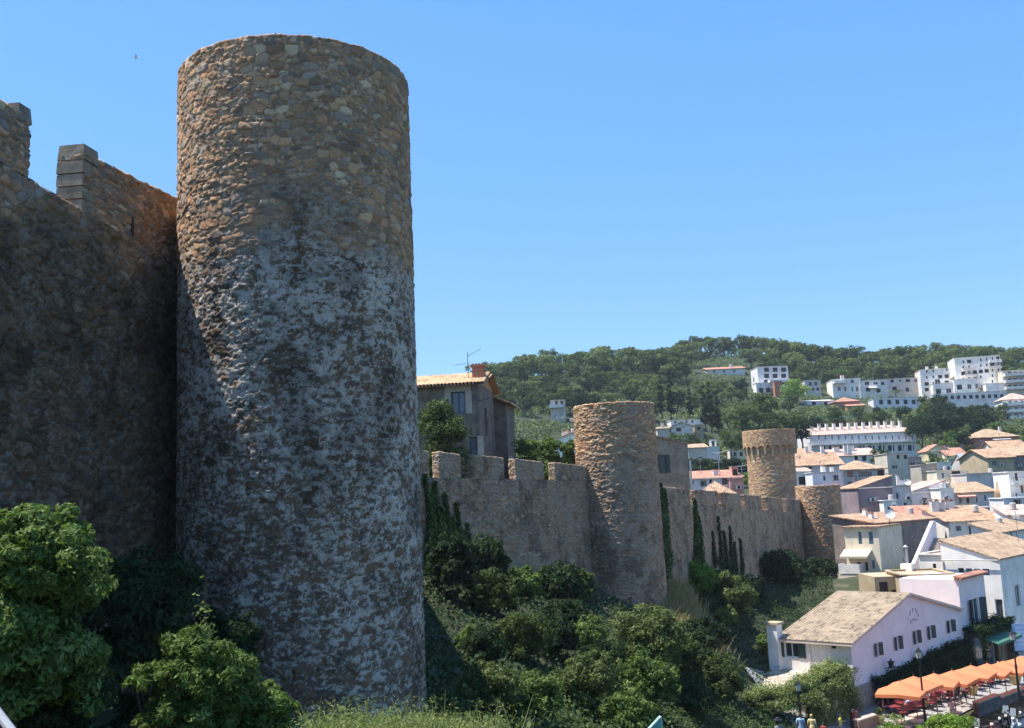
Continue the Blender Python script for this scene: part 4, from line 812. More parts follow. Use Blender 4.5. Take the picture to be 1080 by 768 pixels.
mb = MB(); mb.tube([(rf_.w+.1, -.1, rf_.h-1.5), (rf_.w+.1, -.1, 0)], .09, 8); mb.build('drainpipe', M_white2, rf_.root)

# ---- stone house with chimney behind the middle wall
SH = P(507, 495, 70); ds = az(98); sw = 9.5; S0 = SH-ds*sw; sh = thing('stone_house', 'old grey stone house with orange tiled roof and chimney behind the castle wall', 'house', tuple(S0), rad(90-98)); eh = hit(506, 403, S0, ds)[1]-S0.z
M_sh = plaster((.20, .165, .125), .45, (.09, .075, .06), .8, .95, 1.4, 1.0)
wt = hit(476, 414, S0, ds), hit(491, 436, S0, ds); dt = hit(495, 461, S0, ds), hit(504, 492, S0, ds)
mass(sh, sw, 7.0, eh, M_sh, None, [(wt[0][0], wt[1][0], wt[1][1]-S0.z, wt[0][1]-S0.z, 'w'), (dt[0][0], dt[1][0], dt[1][1]-S0.z, dt[0][1]-S0.z, 'door')], (), [(2.5, 3.6, eh-3.6, eh-1.6, 'open')], frame=simple((.03, .045, .07), .5), glass=simple((.10, .12, .15), .12), zlow=-6)
mb = MB(); w0, w1 = wt[0][0], wt[1][0]; za, zb_ = wt[1][1]-S0.z, wt[0][1]-S0.z
for x, z, sx, sz in (((w0+w1)/2, zb_+.28, w1-w0+.9, .5), (w1+.26, (za+zb_)/2, .46, zb_-za+.02), (w0-.26, (za+zb_)/2, .46, zb_-za+.02), (dt[1][0]+.26, (dt[0][1]-S0.z)-1.2, .4, 2.5)): mb = MB(); mb.box((x, -.02, z), (sx, .08, sz)); mb.build('stone_surround', plaster((.42, .37, .29), .3), sh)
ov = .55; yr = 3.5; rs_ = 1.0
tile_slope('roof', sh, (-2, -ov, eh-.18), (sw+ov, -ov, eh-.18), (sw+ov-.2, yr, eh+rs_), (-2, yr, eh+rs_), T_oldor, .26, .07, .42)
tile_slope('roof', sh, (sw+ov, 7+ov, eh-.18), (-2, 7+ov, eh-.18), (-2, yr, eh+rs_), (sw+ov-.2, yr, eh+rs_), T_oldor, .26, .07, .42)
mb = MB(); mb.face([(-2, -ov, eh-.2), (-2, yr, eh+rs_-.02), (sw+ov, yr, eh+rs_-.02), (sw+ov, -ov, eh-.2)]); mb.face([(-2, yr, eh+rs_-.02), (-2, 7+ov, eh-.2), (sw+ov, 7+ov, eh-.2), (sw+ov, yr, eh+rs_-.02)])
for k in range(int((sw+2)/.26)): mb.tube([(-1.9+k*.26, -ov-.03, eh-.14), (-1.9+k*.26, -ov+.5, eh-.02)], .085, 6)
mb.face([(sw, 0, eh-.02), (sw, 7, eh-.02), (sw, yr, eh+rs_-.05)]); mb.build('eaves', T_oldor, sh)
cq = hit(501, 395, S0, ds); mb = MB(); mb.box((cq[0], 1.6, eh+.75), (.85, .8, 1.1), 0)
for k in range(3): mb.box((cq[0], 1.6, eh+.5+k*.3), (.89, .84, .03), 1)
mb.box((cq[0], 1.6, eh+1.33), (1.02, .95, .08), 0)
for k in range(4): mb.tube([(cq[0]-.36+k*.24, 1.15, eh+1.43), (cq[0]-.36+k*.24, 2.05, eh+1.43)], .10, 7, 2)
mb.build('chimney', [M_brickred, M_tan, T_or], sh)
mb = MB(); ax = cq[0]-.75; mb.tube([(ax, 1.4, eh+.5), (ax, 1.4, eh+2.4)], .025, 6); mb.tube([(ax-1.1, 1.4, eh+1.5), (ax+.2, 1.4, eh+1.6)], .016, 5); mb.tube([(ax, 1.4, eh+2.1), (ax+1.0, 1.4, eh+2.6)], .016, 5)
for k in range(6): mb.tube([(ax+.1+k*.16, 1.2, eh+2.15+k*.08), (ax+.1+k*.16, 1.6, eh+2.15+k*.08)], .01, 4)
for k in range(4): mb.tube([(ax-1.0+k*.25, 1.2, eh+1.51+k*.02), (ax-1.0+k*.25, 1.6, eh+1.51+k*.02)], .01, 4)
mb.build('antenna', simple((.10, .10, .10), .7), sh)
# annex set back
an = mass(sh, 1.5, 4.5, eh-.75, M_sh, ('R', .6, T_oldor, .45), (), (), (), off=(sw-.6, 7.2, 0), zlow=-6, wname='annex_wall')
mb = MB(); mb.box((sw+1.2, 7.12, eh-5.2), (.45, .3, .5)); mb.build('air_vent', M_white2, sh); mb = MB(); mb.tube([(sw+.12, .1, eh-1.3), (sw+.6, 1.6, eh-1.0)], .05, 6); mb.build('bracket', M_iron, sh)
h = house('white gable house with a brown tiled roof left of the middle tower', 586, 625, 480, 462, 190, 110, 8, M_white, ('L', 2.0, T_oldor, .4), chim=[(590, .5, .6, 1.1, 1.0)])
h = house('ruined pale house with two dark openings among the pines', 581, 596, 440, 422, 330, 95, 7, plaster((.55, .50, .44), .3), ('flat', 0, M_grey, .1), [(585.5, 588.5, 423, 427, 'open'), (591, 594, 423, 427, 'open')])
railing(h.root, -.5, h.w*.9, 0, h.loc(585, 430)[1], .9, 6, M_white2, True, 1.5)

# ---- hill villas
h = house('white villa with a long sloping roof beside the tall cypresses', 708, 741, 450, 443, 330, 84, 9, M_white, ('flat', 0, M_white, .1), [(711, 713.5, 444, 446.5, 'w'), (723, 725.5, 442, 446, 'w'), (729, 731.5, 441, 446, 'w')])
h = house('white gable fronted villa wing with terracotta roof below the long villa', 708, 731, 462, 450, 318, 92, 8, M_white, ('gy', 1.5, T_pink, .5), [(713, 718.5, 451.5, 455, 'open'), (720, 722, 448.5, 451.5, 'w')])
h = house('small brick coloured wing right of the white villa', 733, 742, 460, 448, 322, 92, 7, M_tan, ('flat', 0, T_tan, .2), [(735, 739, 450.5, 453, 'open')])
h = house('low stone outhouse with chimney left of the white villa', 694, 706, 465, 452, 316, 92, 6, M_beige, ('F', .8, T_tan, .4), chim=[(700, .5, .8, .9, 1.2)])
h = house('tan low roof house above the evergreen trees', 726, 746, 480, 472, 270, 92, 7, M_beige, ('F', 1.2, T_tan, .5))
h = house('long white terrace wall with arches left of the watch tower', 770, 800, 482, 475, 290, 92, 4, M_cream, None, grid_wins(772, 798, 476, 482, 4, 3.5, 4, 'open'), cat='wall', name='terrace_wall')
h = house('white flat canopy house between the bushes above the evergreens', 744, 759, 482, 471, 280, 92, 4, M_white, ('flat', 0, M_white, .2))
h = house('long low villa with a salmon roof near the hilltop', 746, 786, 396, 389, 470, 92, 10, M_white2, ('F', 2.0, T_red, .6), [(752, 755, 390, 393, 'w'), (762, 765, 390, 393, 'w'), (773, 776, 390, 393, 'w')], chim=[(773, .5, 1.6, 1.2, 1.2)])
AP = dict(cat='apartment block', name='apartment_block')
h = house('white four storey apartment block with dark window grid left of the lime green tree', 801, 832, 418, 386.5, 430, 88, 11, M_bluewhite, ('flat', 0, M_white, .1),
      [q for r_, y in enumerate((390, 396.5, 403, 409.5)) for q in grid_wins(804, 831, y-2.2, y+2.2, 3, 5.6, 4.4, 'open')], left=[(3, 5, 7, 9, 'w')], **AP)
mass(h.root, h.w*.42, 5, h.h*.42, M_white, ('flat', 0, M_white, .1), [(1, 3, 1, 3.2, 'open'), (4, 6, 1, 3.2, 'open')], off=(-2.2, -4, 0), wname='terrace_wall')
railing(h.root, h.w*.3, h.w-.3, 0, h.h*.44, 1, 8, M_white, True, 3); railing(h.root, h.w*.3, h.w-.3, 0, h.h*.22, 1, 8, M_white, True, 3)
h = house('narrow brick red tower with a white bell arch beside the lime green tree', 818, 825, 420, 402, 420, 90, 3, M_brickred, ('flat', 0, M_brickred, .1), cat='tower', name='brick_tower')
h = house('grey fronted white house right of the lime green tree', 850, 866, 420, 401, 425, 92, 9, M_grey, ('flat', 0, M_white, .1), [(853, 856, 403, 406.5, 'open'), (859, 862, 403, 406.5, 'open'), (856.5, 859, 409, 412, 'open'), (861, 864, 409, 412, 'open')], left=[(2, 4, 4, 6, 'w')])
h = house('white semi detached villa with a bright blank side wall', 879, 908, 417, 399.5, 420, 96, 12, M_white, ('flat', 0, T_pink, .2), [(882, 893, 401.5, 404, 'open'), (897, 901, 400.5, 404, 'w'), (883.5, 887, 408, 412.5, 'w'), (890, 893, 408, 412.5, 'w'), (898, 900, 408, 413, 'w'), (902.5, 905.5, 408, 413, 'w')], chim=[(891, .4, .2, 1.4, 1.8)])
railing(h.root, 0.3, h.w*.45, 0, h.loc(885, 404.5)[1], 1, 6, M_white, True, 2.5)
h = house('white terraced villa with awnings right of the semi detached villa', 908, 936, 418, 401, 418, 96, 12, M_white2, ('flat', 0, T_pink, .2), [(912, 917, 403, 406, 'open'), (921, 926, 403, 405.5, 'w'), (929, 933, 403, 406, 'open'), (913, 918, 409, 413, 'open'), (924, 929, 410, 414, 'open')])
awning(h.root, h.w*.3, h.w*.6, 0, h.loc(920, 408)[1], 2, .5, M_white)
h = house('pinkish terraced villa with a brown roof edge behind the palm', 935, 971, 419, 399, 424, 97, 11, M_pinkish, ('flat', 0, T_red, .2), [(939, 943, 400.5, 403.5, 'open'), (948, 951, 400, 403, 'w'), (955, 960, 400, 403, 'open'), (964, 968, 400, 403, 'w'), (941, 946, 408, 412, 'open'), (955, 959, 409, 413, 'open')])
h = house('low bluish white house with a red door below the grey fronted house', 852, 880, 434, 423, 395, 92, 8, M_bluewhite, ('F', 1.0, M_bluewhite, .3), [(856, 861, 424, 427, 'open'), (869, 873, 424, 428, 'open')])
h = house('terracotta villa with two stepped orange roofs above the trees', 882, 906, 438, 423, 385, 94, 9, M_terra, ('hip', 1.8, T_red, .6), [(886, 889, 426, 430, 'w'), (896, 899, 426, 430, 'w')])
mass(h.root, h.w*.75, 5, h.h*.55, M_terra, ('F', 1.0, T_red, .4), [(3, 5, 1, 3, 'open')], off=(h.w*.38, -5, 0), wname='wing_wall')
h = house('white terrace building with blue shaded bays below the terraced villas', 922, 970, 434, 419.5, 392, 97, 9, M_bluewhite, ('flat', 0, T_pink, .2), grid_wins(925, 968, 421, 427, 5, 4.5, 4.5, 'open'), left=[(1, 3, 1, 3, 'w')])
# white apartment blocks on the hill
rA = random.Random(8)
def apt_wins(x0, x1, rows, n, wv, hv, slope, skip=.1):
    out = []
    for y in rows:
        for k in range(n):
            if rA.random() < skip: continue
            cx = x0+(x1-x0)*(k+.5)/n; cy = y+slope*(cx-x0); big = rA.random() < .3; ww = wv*(1.7 if big else .8)
            out.append((cx-ww/2, cx+ww/2, cy-hv/2, cy+hv/2+(.5 if big else 0), 'open' if big else 'w'))
    return out
h = house('white four storey apartment block left of the big stepped white block', 973, 1003, 420, 389, 415, 102, 12, M_white2, ('flat', 0, M_white, .1), apt_wins(974, 1002, (392, 398.5, 405, 411), 4, 2.8, 3, -.08), chim=[(980, .4, .1, 1, 1.5), (991, .5, .1, 1, 1.6)], **AP)
mass(h.root, h.w*.65, 5, h.h*.45, M_white, ('flat', 0, M_white, .1), [(1, 3, 1, 3, 'open'), (5, 7, 1, 3, 'w'), (1, 3, 5, 7, 'w')], off=(h.w*.3, -5, 0), wname='terrace_wall')
h = house('big stepped white apartment block with many balconies highest on the right hill', 1011, 1057, 425, 376, 410, 103, 14, M_white, ('flat', 0, M_white, .1), apt_wins(1013, 1056, (382, 388, 394, 400, 406, 412), 7, 2.8, 3, -.11), **AP)
for fx, fy in ((1016, 388), (1044, 379.5), (1044, 386), (1018, 395), (1022, 407)):
    q = h.loc(fx, fy); railing(h.root, q[0]-.5, q[0]+4.2, 0, q[1]-1.2, 1, 4, M_pinkish if fy > 380 else M_white, True, 1.4)
mass(h.root, h.w*.5, 5, h.h*.5, M_white, ('flat', 0, M_white, .1), [(1, 3, 1, 3, 'open'), (5, 6.5, 1, 3, 'w'), (1, 3, 5, 7, 'open'), (5, 6.5, 5, 7, 'w'), (8, 9, 5, 7, 'w')], off=(-2, -5.02, 0), wname='terrace_wall')
mass(h.root, h.w*.42, 6, h.h*.36, M_white, ('flat', 0, M_white, .1), [(1, 3, 1, 3, 'w'), (5, 6.5, 1, 3, 'open')], off=(h.w*.55, -6.02, 0), wname='terrace_wall')
h = house('long white arcade of garages and terraces under the stepped white block', 985, 1062, 428, 414, 396, 99, 5, M_white2, ('flat', 0, M_white, .1), grid_wins(988, 1060, 416.5, 423, 11, 4, 3.6, 'open', slope=-.03), cat='building', name='arcade')
h = house('grey balconied apartment block at the right edge of the hill', 1060, 1100, 418, 390, 400, 97, 12, M_beige, ('flat', 0, M_brown, .2), [q for y in (394, 401, 408) for q in grid_wins(1062, 1098, y-2, y+2, 6, 4.2, 3.6, 'open')], **AP)
for y in (397, 404, 411): railing(h.root, .2, h.w-.3, 0, h.loc(1060, y)[1], 1, 4, M_white2, True, 1.8)
h = house('white villa with rounded white balconies and a pale roof at the right edge', 1060, 1090, 446, 420.5, 372, 97, 9, M_white, ('hip', 2.4, T_pink, .5), [q for y in (424, 431, 437.5) for q in grid_wins(1062, 1088, y-1.6, y+1.6, 4, 3.4, 3, 'w')])
for y in (427, 434, 441): railing(h.root, -.8, h.w-.3, 0, h.loc(1062, y)[1]-.4, 1, 4, M_white, True, 2)
# terraced white row with its line of chimneys
tr = house('long white terraced row with a line of white chimneys in the middle of the town', 856, 967, 486, 457, 300, 88, 12, M_bluewhite, ('F', 2.4, T_pink, .3),
      grid_wins(860, 966, 459, 464, 15, 1.8, 4.2, 'w')+grid_wins(862, 966, 470, 477, 10, 7.2, 5.6, 'open', slope=-.01), cat='terraced row', name='terraced_row')
for k in range(14): chimney(tr.roof, tr.w*(k+.5)/14+.3, 8.5, tr.h+2.0, .8, 1.8, M_white)
mass(tr.root, tr.w*.86, 5, tr.h+1.6, M_white2, ('F', 1.2, T_pink, .3), [(2+k*3.1, 3.4+k*3.1, tr.h+.2, tr.h+1.4, 'open') for k in range(8)], off=(2, 7.5, 0), wname='attic_wall')
for k in range(11): mb = MB(); mb.box((tr.w*(k+.02)/10.6+.3, -.12, tr.h*.35), (.32, .26, tr.h*.62)); mb.build('pilaster', M_white, tr.root)
railing(tr.root, .2, tr.w-.2, 0, tr.h*.60, .8, 60, M_white, False, 1.2)
h = house('pale brown roofed house with white chimneys below the terraced row', 882, 928, 492, 480, 250, 92, 8, M_white, ('F', 1.8, T_pink, .5), [(901, 905, 481, 486, 'open'), (909, 914, 481, 486, 'open')], chim=[(893, .1, 1.0, .8, 1.6), (898, .15, 1.0, .8, 1.6), (888, .6, 1.5, 1.4, .9), (905, .7, 1.8, 1.4, .8)])
h = house('small white house with an orange roof left of the terraced row', 838, 858, 492, 478, 262, 92, 7, M_white, ('F', 1.4, T_or, .4), [(846, 849, 481, 485, 'w')])

# ---------------------------------------------------------------- vegetation
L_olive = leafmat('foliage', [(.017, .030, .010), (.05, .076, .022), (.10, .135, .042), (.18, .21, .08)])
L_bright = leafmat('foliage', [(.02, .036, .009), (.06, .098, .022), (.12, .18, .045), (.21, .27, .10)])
L_lime = leafmat('foliage', [(.07, .12, .015), (.14, .22, .03), (.20, .30, .05), (.27, .36, .09)])
L_dark = leafmat('foliage', [(.008, .018, .008), (.018, .036, .014), (.032, .058, .022), (.05, .08, .03)])  # dark evergreens; also puts shade into the corner and gap shrubs
L_pine = leafmat('foliage', [(.03, .05, .016), (.075, .11, .032), (.13, .17, .052), (.20, .235, .085)], .2, .8, .7)
L_weed = leafmat('foliage', [(.07, .10, .03), (.14, .18, .055), (.23, .27, .10), (.36, .37, .19)], .3)
L_straw = leafmat('foliage', [(.16, .13, .06), (.28, .23, .11), (.38, .31, .16), (.45, .38, .22)], .2)
M_bark = plaster((.12, .085, .06), .4, (.05, .04, .03), .6, .95, 3.0, .8)
def leaves_np(rng, C, Nn, size, asp=.42, fold=.18, jit=.5):
    """C centres (n,3), Nn preferred normals (n,3) -> verts, quads"""
    n = len(C); nr = Nn+rng.normal(0, jit, (n, 3)); nr[:, 2] += .15; nr /= np.linalg.norm(nr, axis=1)[:, None]+1e-9
    t = rng.normal(0, 1, (n, 3)); t -= nr*(t*nr).sum(1)[:, None]; t /= np.linalg.norm(t, axis=1)[:, None]+1e-9; b = np.cross(nr, t)
    s = (size*rng.uniform(.6, 1.35, n))[:, None]; base = C-t*s*.5; tip = C+t*s*.5-nr*s*.12
    V = np.stack([base, C+b*s*asp*.5-nr*s*fold*.5, tip, C-b*s*asp*.5-nr*s*fold*.5], 1).reshape(-1, 3)
    return V, np.arange(4*n).reshape(-1, 4)
def foliage_mesh(name, blobs, n, size, seed, clump=.34, nclump=26, asp=.45, tone=(.5, .26), droop=0, inner=.25):
    rng = np.random.default_rng(seed); B = np.array(blobs, float); wts = (B[:, 3]*B[:, 5])**1.0; wts /= wts.sum(); cl = []
    for k in range(nclump*len(B)):
        b = B[rng.choice(len(B), p=wts)]; d = rng.normal(0, 1, 3); d /= np.linalg.norm(d)
        if d[2] < -.35: d[2] *= -.6
        r = rng.uniform(.55, 1.0) if rng.random() > inner else rng.uniform(.1, .6)
        c = b[:3]+d*b[3:6]*r*(1-clump*.45); cl.append((*c, clump*b[3:6].mean()*rng.uniform(.6, 1.25), rng.normal(0, 1), *d))
    cl = np.array(cl); w2 = cl[:, 3]**2; w2 /= w2.sum(); idx = rng.choice(len(cl), n, p=w2); c = cl[idx]
    d = rng.normal(0, 1, (n, 3)); d += c[:, 5:8]*.7; d[:, 2] += .35; d /= np.linalg.norm(d, axis=1)[:, None]
    r = rng.uniform(.45, 1.05, n)**.6; C = c[:, :3]+d*(c[:, 3]*r)[:, None]*np.array([1, 1, .8]); C[:, 2] -= droop*rng.random(n)
    V, Q = leaves_np(rng, C, d, size, asp)
    tn = np.clip(tone[0]+tone[1]*(.55*c[:, 4]*.6+.6*rng.normal(0, 1, n)*.6), 0, 1); col = np.repeat(tn, 4)[:, None]*np.ones(3)
    return np_mesh(name, V, Q, col, smooth=False)
def stems_mesh(blobs, zb, r0, seed, n=7, base=(0, 0)):
    rng = random.Random(seed); mb = MB(); top = Vector((sum(b[0] for b in blobs)/len(blobs), sum(b[1] for b in blobs)/len(blobs), min(b[2] for b in blobs)))
    B0 = Vector((base[0], base[1], zb)); fork = B0.lerp(top, .55)+Vector((rng.uniform(-.1, .1), 0, 0))*r0*6
    mb.tube([B0, B0.lerp(fork, .5)+Vector((rng.uniform(-1, 1), rng.uniform(-1, 1), 0))*r0, fork], [r0*1.25, r0, r0*.8], 8)
    for k in range(n):
        b = blobs[rng.randrange(len(blobs))]; e = Vector((b[0]+rng.uniform(-.7, .7)*b[3], b[1]+rng.uniform(-.7, .7)*b[4], b[2]+rng.uniform(-.1, .6)*b[5]))
        m_ = fork.lerp(e, .5)+Vector((0, 0, rng.uniform(-.1, .15)*b[5])); mb.tube([fork, m_, e], [r0*.6, r0*.38, r0*.12], 6)
    return mb
def plant(name, label, cat, loc, blobs, n, size, seed, mat, zb=None, r0=.05, group=None, **kw):
    r = thing(name, label, cat, loc, 0, group); link('crown', foliage_mesh('crown', blobs, n, size, seed, **kw), mat, r)
    if zb is not None: stems_mesh(blobs, zb, r0, seed).build('trunk', M_bark, r, smooth=True)
    return r
def bush_px(label, px, py, rx, ry, Z, n, size, mat, seed, name='shrub', cat='shrub', sub=3, depth=.9, gz0=None, **kw):
    """a shrub whose crown spans px+-rx, py+-ry at distance Z; it stands on the ground there"""
    c = P(px, py, Z); a = rx*Z/F_PX; b = ry*Z/F_PX; gz = gz0 if gz0 is not None else ground(c.x, c.y); rng = random.Random(seed); cz = max(c.z-gz, b*.6); bl = [(0, 0, cz, a*.9, a*depth*.9, b*.92), (0, 0, cz*.6, a*.88, a*depth*.88, max(.3, cz*.48)), (0, a*.15, cz*.2, a*.62, a*depth*.6, max(.3, cz*.3))]
    for k in range(sub):
        t = rng.uniform(0, 2*math.pi); q = rng.uniform(.35, .6); bl.append((a*q*math.cos(t), a*depth*q*math.sin(t), cz+b*rng.uniform(-.35, .4), a*rng.uniform(.38, .55), a*depth*.5, b*rng.uniform(.38, .52)))
    return plant(name, label, cat, (c.x, c.y, gz), bl, int(n*1.7), size, seed, mat, zb=-.2, r0=max(.012, a*.035), **kw)

# foreground shrubs
bush_px('large glossy leaved shrub filling the lower left corner in front of the dark wall', 28, 610, 100, 96, 8.0, 30000, .062, L_bright, 101, sub=6, tone=(.48, .36), nclump=60, clump=.21)
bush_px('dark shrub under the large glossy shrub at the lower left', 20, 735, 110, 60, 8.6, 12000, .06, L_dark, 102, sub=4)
bush_px('bright green narrow leaved bush at the bottom left of the tall tower', 205, 728, 68, 72, 9.2, 17000, .075, L_bright, 103, sub=7, asp=.26, tone=(.5, .36), nclump=60, clump=.21)
bush_px('small light green bush at the tall tower foot beside the narrow leaved bush', 280, 748, 36, 34, 9.6, 7000, .055, L_bright, 104, sub=4, tone=(.62, .25))
bush_px('dark shaded bush in the corner between the near wall and the tall tower', 150, 640, 66, 70, 18.5, 11000, .11, L_dark, 105, sub=5)  # near-black leaves add the wall's deep shade to the corner bushes
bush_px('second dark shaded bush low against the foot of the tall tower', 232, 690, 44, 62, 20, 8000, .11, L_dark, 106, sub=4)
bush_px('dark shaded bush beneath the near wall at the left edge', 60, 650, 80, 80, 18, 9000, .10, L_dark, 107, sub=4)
bush_px('thin sunlit shoot of leaves catching light in front of the shaded tower foot', 214, 610, 7, 7, 14.2, 160, .07, L_bright, 108, sub=1, tone=(.8, .1))
# shrubs on the slope below the middle wall
SL = [('leafy green shrub against the foot of the middle wall', 548, 636, 30, 22, 58, 6500, .20, L_bright, 1), ('bright bushy shrub at the left foot of the middle tower', 608, 618, 22, 22, 66, 5200, .22, L_bright, 2),
      ('round olive green shrub standing alone in the middle of the slope', 549, 680, 38, 35, 44, 9000, .13, L_olive, 3), ('tall rounded shrub at the bottom of the slope left of the spreading shrub', 615, 727, 42, 44, 38, 9000, .13, L_olive, 4),
      ('small yellow green shrub between the round olive shrub and the middle tower', 622, 668, 21, 22, 50, 4500, .16, L_bright, 5), ('wide spreading shrub directly below the middle tower', 680, 672, 48, 34, 52, 9500, .17, L_olive, 6),
      ('bright green shrub under the wide spreading shrub', 683, 717, 36, 32, 46, 6500, .16, L_bright, 7), ('low shrub at the bottom centre just right of the tall tower', 516, 733, 40, 36, 30, 8000, .11, L_olive, 8),
      ('bushy shrub at the bottom edge right of the low shrub', 562, 752, 34, 32, 31, 6500, .11, L_bright, 9), ('shrub at the bottom edge above the green panel', 662, 757, 34, 30, 37, 5500, .13, L_bright, 10),
      ('bright lemon green bush on the dry bank right of the middle tower', 741, 641, 24, 25, 84, 5500, .22, L_lime, 11), ('dark feathery shrub below the long ivy streaked wall', 775, 676, 27, 36, 80, 6500, .26, L_olive, 12),
      ('small dark bush at the foot of the ivy streaked wall near the middle tower', 719, 603, 10, 15, 88, 2200, .22, L_dark, 13), ('small fresh green tree beside the white chimney of the pink house', 806, 680, 9, 13, 77, 2200, .18, L_bright, 14),
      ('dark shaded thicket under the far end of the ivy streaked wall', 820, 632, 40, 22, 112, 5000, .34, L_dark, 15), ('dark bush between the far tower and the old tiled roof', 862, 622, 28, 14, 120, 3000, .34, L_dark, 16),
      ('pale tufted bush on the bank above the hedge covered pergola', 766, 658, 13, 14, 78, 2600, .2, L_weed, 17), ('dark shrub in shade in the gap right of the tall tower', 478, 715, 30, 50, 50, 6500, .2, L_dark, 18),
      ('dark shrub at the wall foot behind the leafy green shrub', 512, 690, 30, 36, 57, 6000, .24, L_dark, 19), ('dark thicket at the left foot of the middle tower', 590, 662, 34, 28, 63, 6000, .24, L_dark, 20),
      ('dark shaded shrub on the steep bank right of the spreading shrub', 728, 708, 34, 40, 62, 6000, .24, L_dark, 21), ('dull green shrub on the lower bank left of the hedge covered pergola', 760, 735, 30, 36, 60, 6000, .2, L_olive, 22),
      ('shaded shrub at the bottom edge of the steep bank', 728, 758, 34, 24, 52, 4500, .2, L_dark, 23), ('mid green shrub beside the lemon green bush', 762, 650, 16, 22, 86, 3000, .24, L_olive, 24)]
SL += [('broad dark shrub in front of the ivy at the wall foot', 520, 655, 34, 34, 50, 6500, .17, L_olive, 38), ('small bright shrub low in the dark gap right of the tall tower', 497, 700, 16, 18, 42, 3000, .13, L_bright, 39), ('shade coloured shrub filling the gap between the round olive and the tall rounded shrub', 585, 702, 30, 30, 47, 6000, .15, L_dark, 31), ('shade coloured shrub between the low bottom shrub and the round olive shrub', 512, 700, 26, 28, 40, 5000, .13, L_dark, 32),  # gap shrubs get very dark leaves as the shade between the bushes
       ('shade coloured shrub above the tall rounded shrub', 640, 700, 26, 28, 48, 5000, .15, L_dark, 33), ('shade coloured shrub under the small yellow green shrub', 598, 678, 24, 22, 54, 4500, .17, L_dark, 34),
       ('drooping olive shrub at the right end of the spreading shrub', 722, 690, 22, 26, 56, 4500, .18, L_olive, 35), ('dull shrub on the bank under the lemon green bush', 748, 690, 24, 26, 70, 4500, .2, L_dark, 36), ('dark bush on the bank above the pergola terrace', 790, 655, 22, 20, 88, 3500, .26, L_dark, 37)]
for lab, px, py, rx, ry, Z, n, s, mt, sd in SL: bush_px(lab, px, py, rx*1.05, ry*1.03, Z, n, s, mt, 200+sd, sub=7, tone=(.5, .36), nclump=34, clump=.25)
bush_px('leafy green tree in front of the old stone house behind the wall', 464, 452, 34, 36, 64, 8500, .20, L_olive, 301, name='tree', cat='tree', sub=6, gz0=15.0, tone=(.48, .3))
for k, (px, py, rx, ry, lab) in enumerate(((556, 474, 20, 16, 'rounded green bush behind the middle wall next to the stone house'), (580, 472, 18, 15, 'rounded green bush behind the merlons in the middle of the wall'), (600, 474, 14, 13, 'rounded green bush behind the wall touching the middle tower'))):
    c = P(px, py, 76); bush_px(lab, px, py, rx, ry, 76, 5200, .24, L_bright, 310+k, sub=4, gz0=15.0)

# undergrowth, dry grass and weeds: nobody could count these
rng = np.random.default_rng(5)
def inpoly(x, y, poly):
    ins = np.zeros(len(x), bool); n = len(poly); j = n-1
    for i in range(n):
        xi, yi = poly[i]; xj, yj = poly[j]; c = ((yi > y) != (yj > y)) & (x < (xj-xi)*(y-yi)/(yj-yi+1e-9)+xi); ins ^= c; j = i
    return ins
def cover(name, label, cat, poly, n, size, mat, seed, h=.5, tone=(.4, .25), asp=.5):
    rng = np.random.default_rng(seed); p = np.array(poly); x = rng.uniform(p[:, 0].min(), p[:, 0].max(), n*3); y = rng.uniform(p[:, 1].min(), p[:, 1].max(), n*3); k = inpoly(x, y, poly); x, y = x[k][:n], y[k][:n]
    cl = np.sin(x*1.7+np.sin(y*1.3)*2)+np.sin(y*2.1+np.cos(x*.9)*2); z = ground_np(x, y)+np.abs(rng.normal(0, 1, len(x)))*h*(.55+.25*cl)
    C = np.stack([x, y, z], 1); V, Q = leaves_np(rng, C, np.tile([[0, -.3, .8]], (len(x), 1)), size, asp, jit=.8)
    tn = np.clip(tone[0]+tone[1]*(.4*cl+rng.normal(0, .6, len(x))), 0, 1); return tag(link(name, np_mesh(name, V, Q, np.repeat(tn, 4)[:, None]*np.ones(3), smooth=False), mat), label, cat, None, 'stuff')
cover('undergrowth', 'dark tangled undergrowth covering the slope below the castle walls', 'undergrowth', [(-8, 14), (2, 16), (8, 26), (15, 40), (21, 56), (17, 62), (21, 78), (29, 94), (36, 118), (41, 134), (36, 131), (12, 78), (4, 68), (-5, 56), (-8, 40)], 70000, .24, L_dark, 6, .35, (.55, .3))
cover('ground_cover', 'mixed green ground cover between the shrubs on the lower slope', 'ground cover', [(-4, 12), (3, 14), (10, 26), (17, 44), (20, 60), (14, 62), (4, 50), (-3, 30)], 60000, .16, L_olive, 7, .35, (.4, .3))
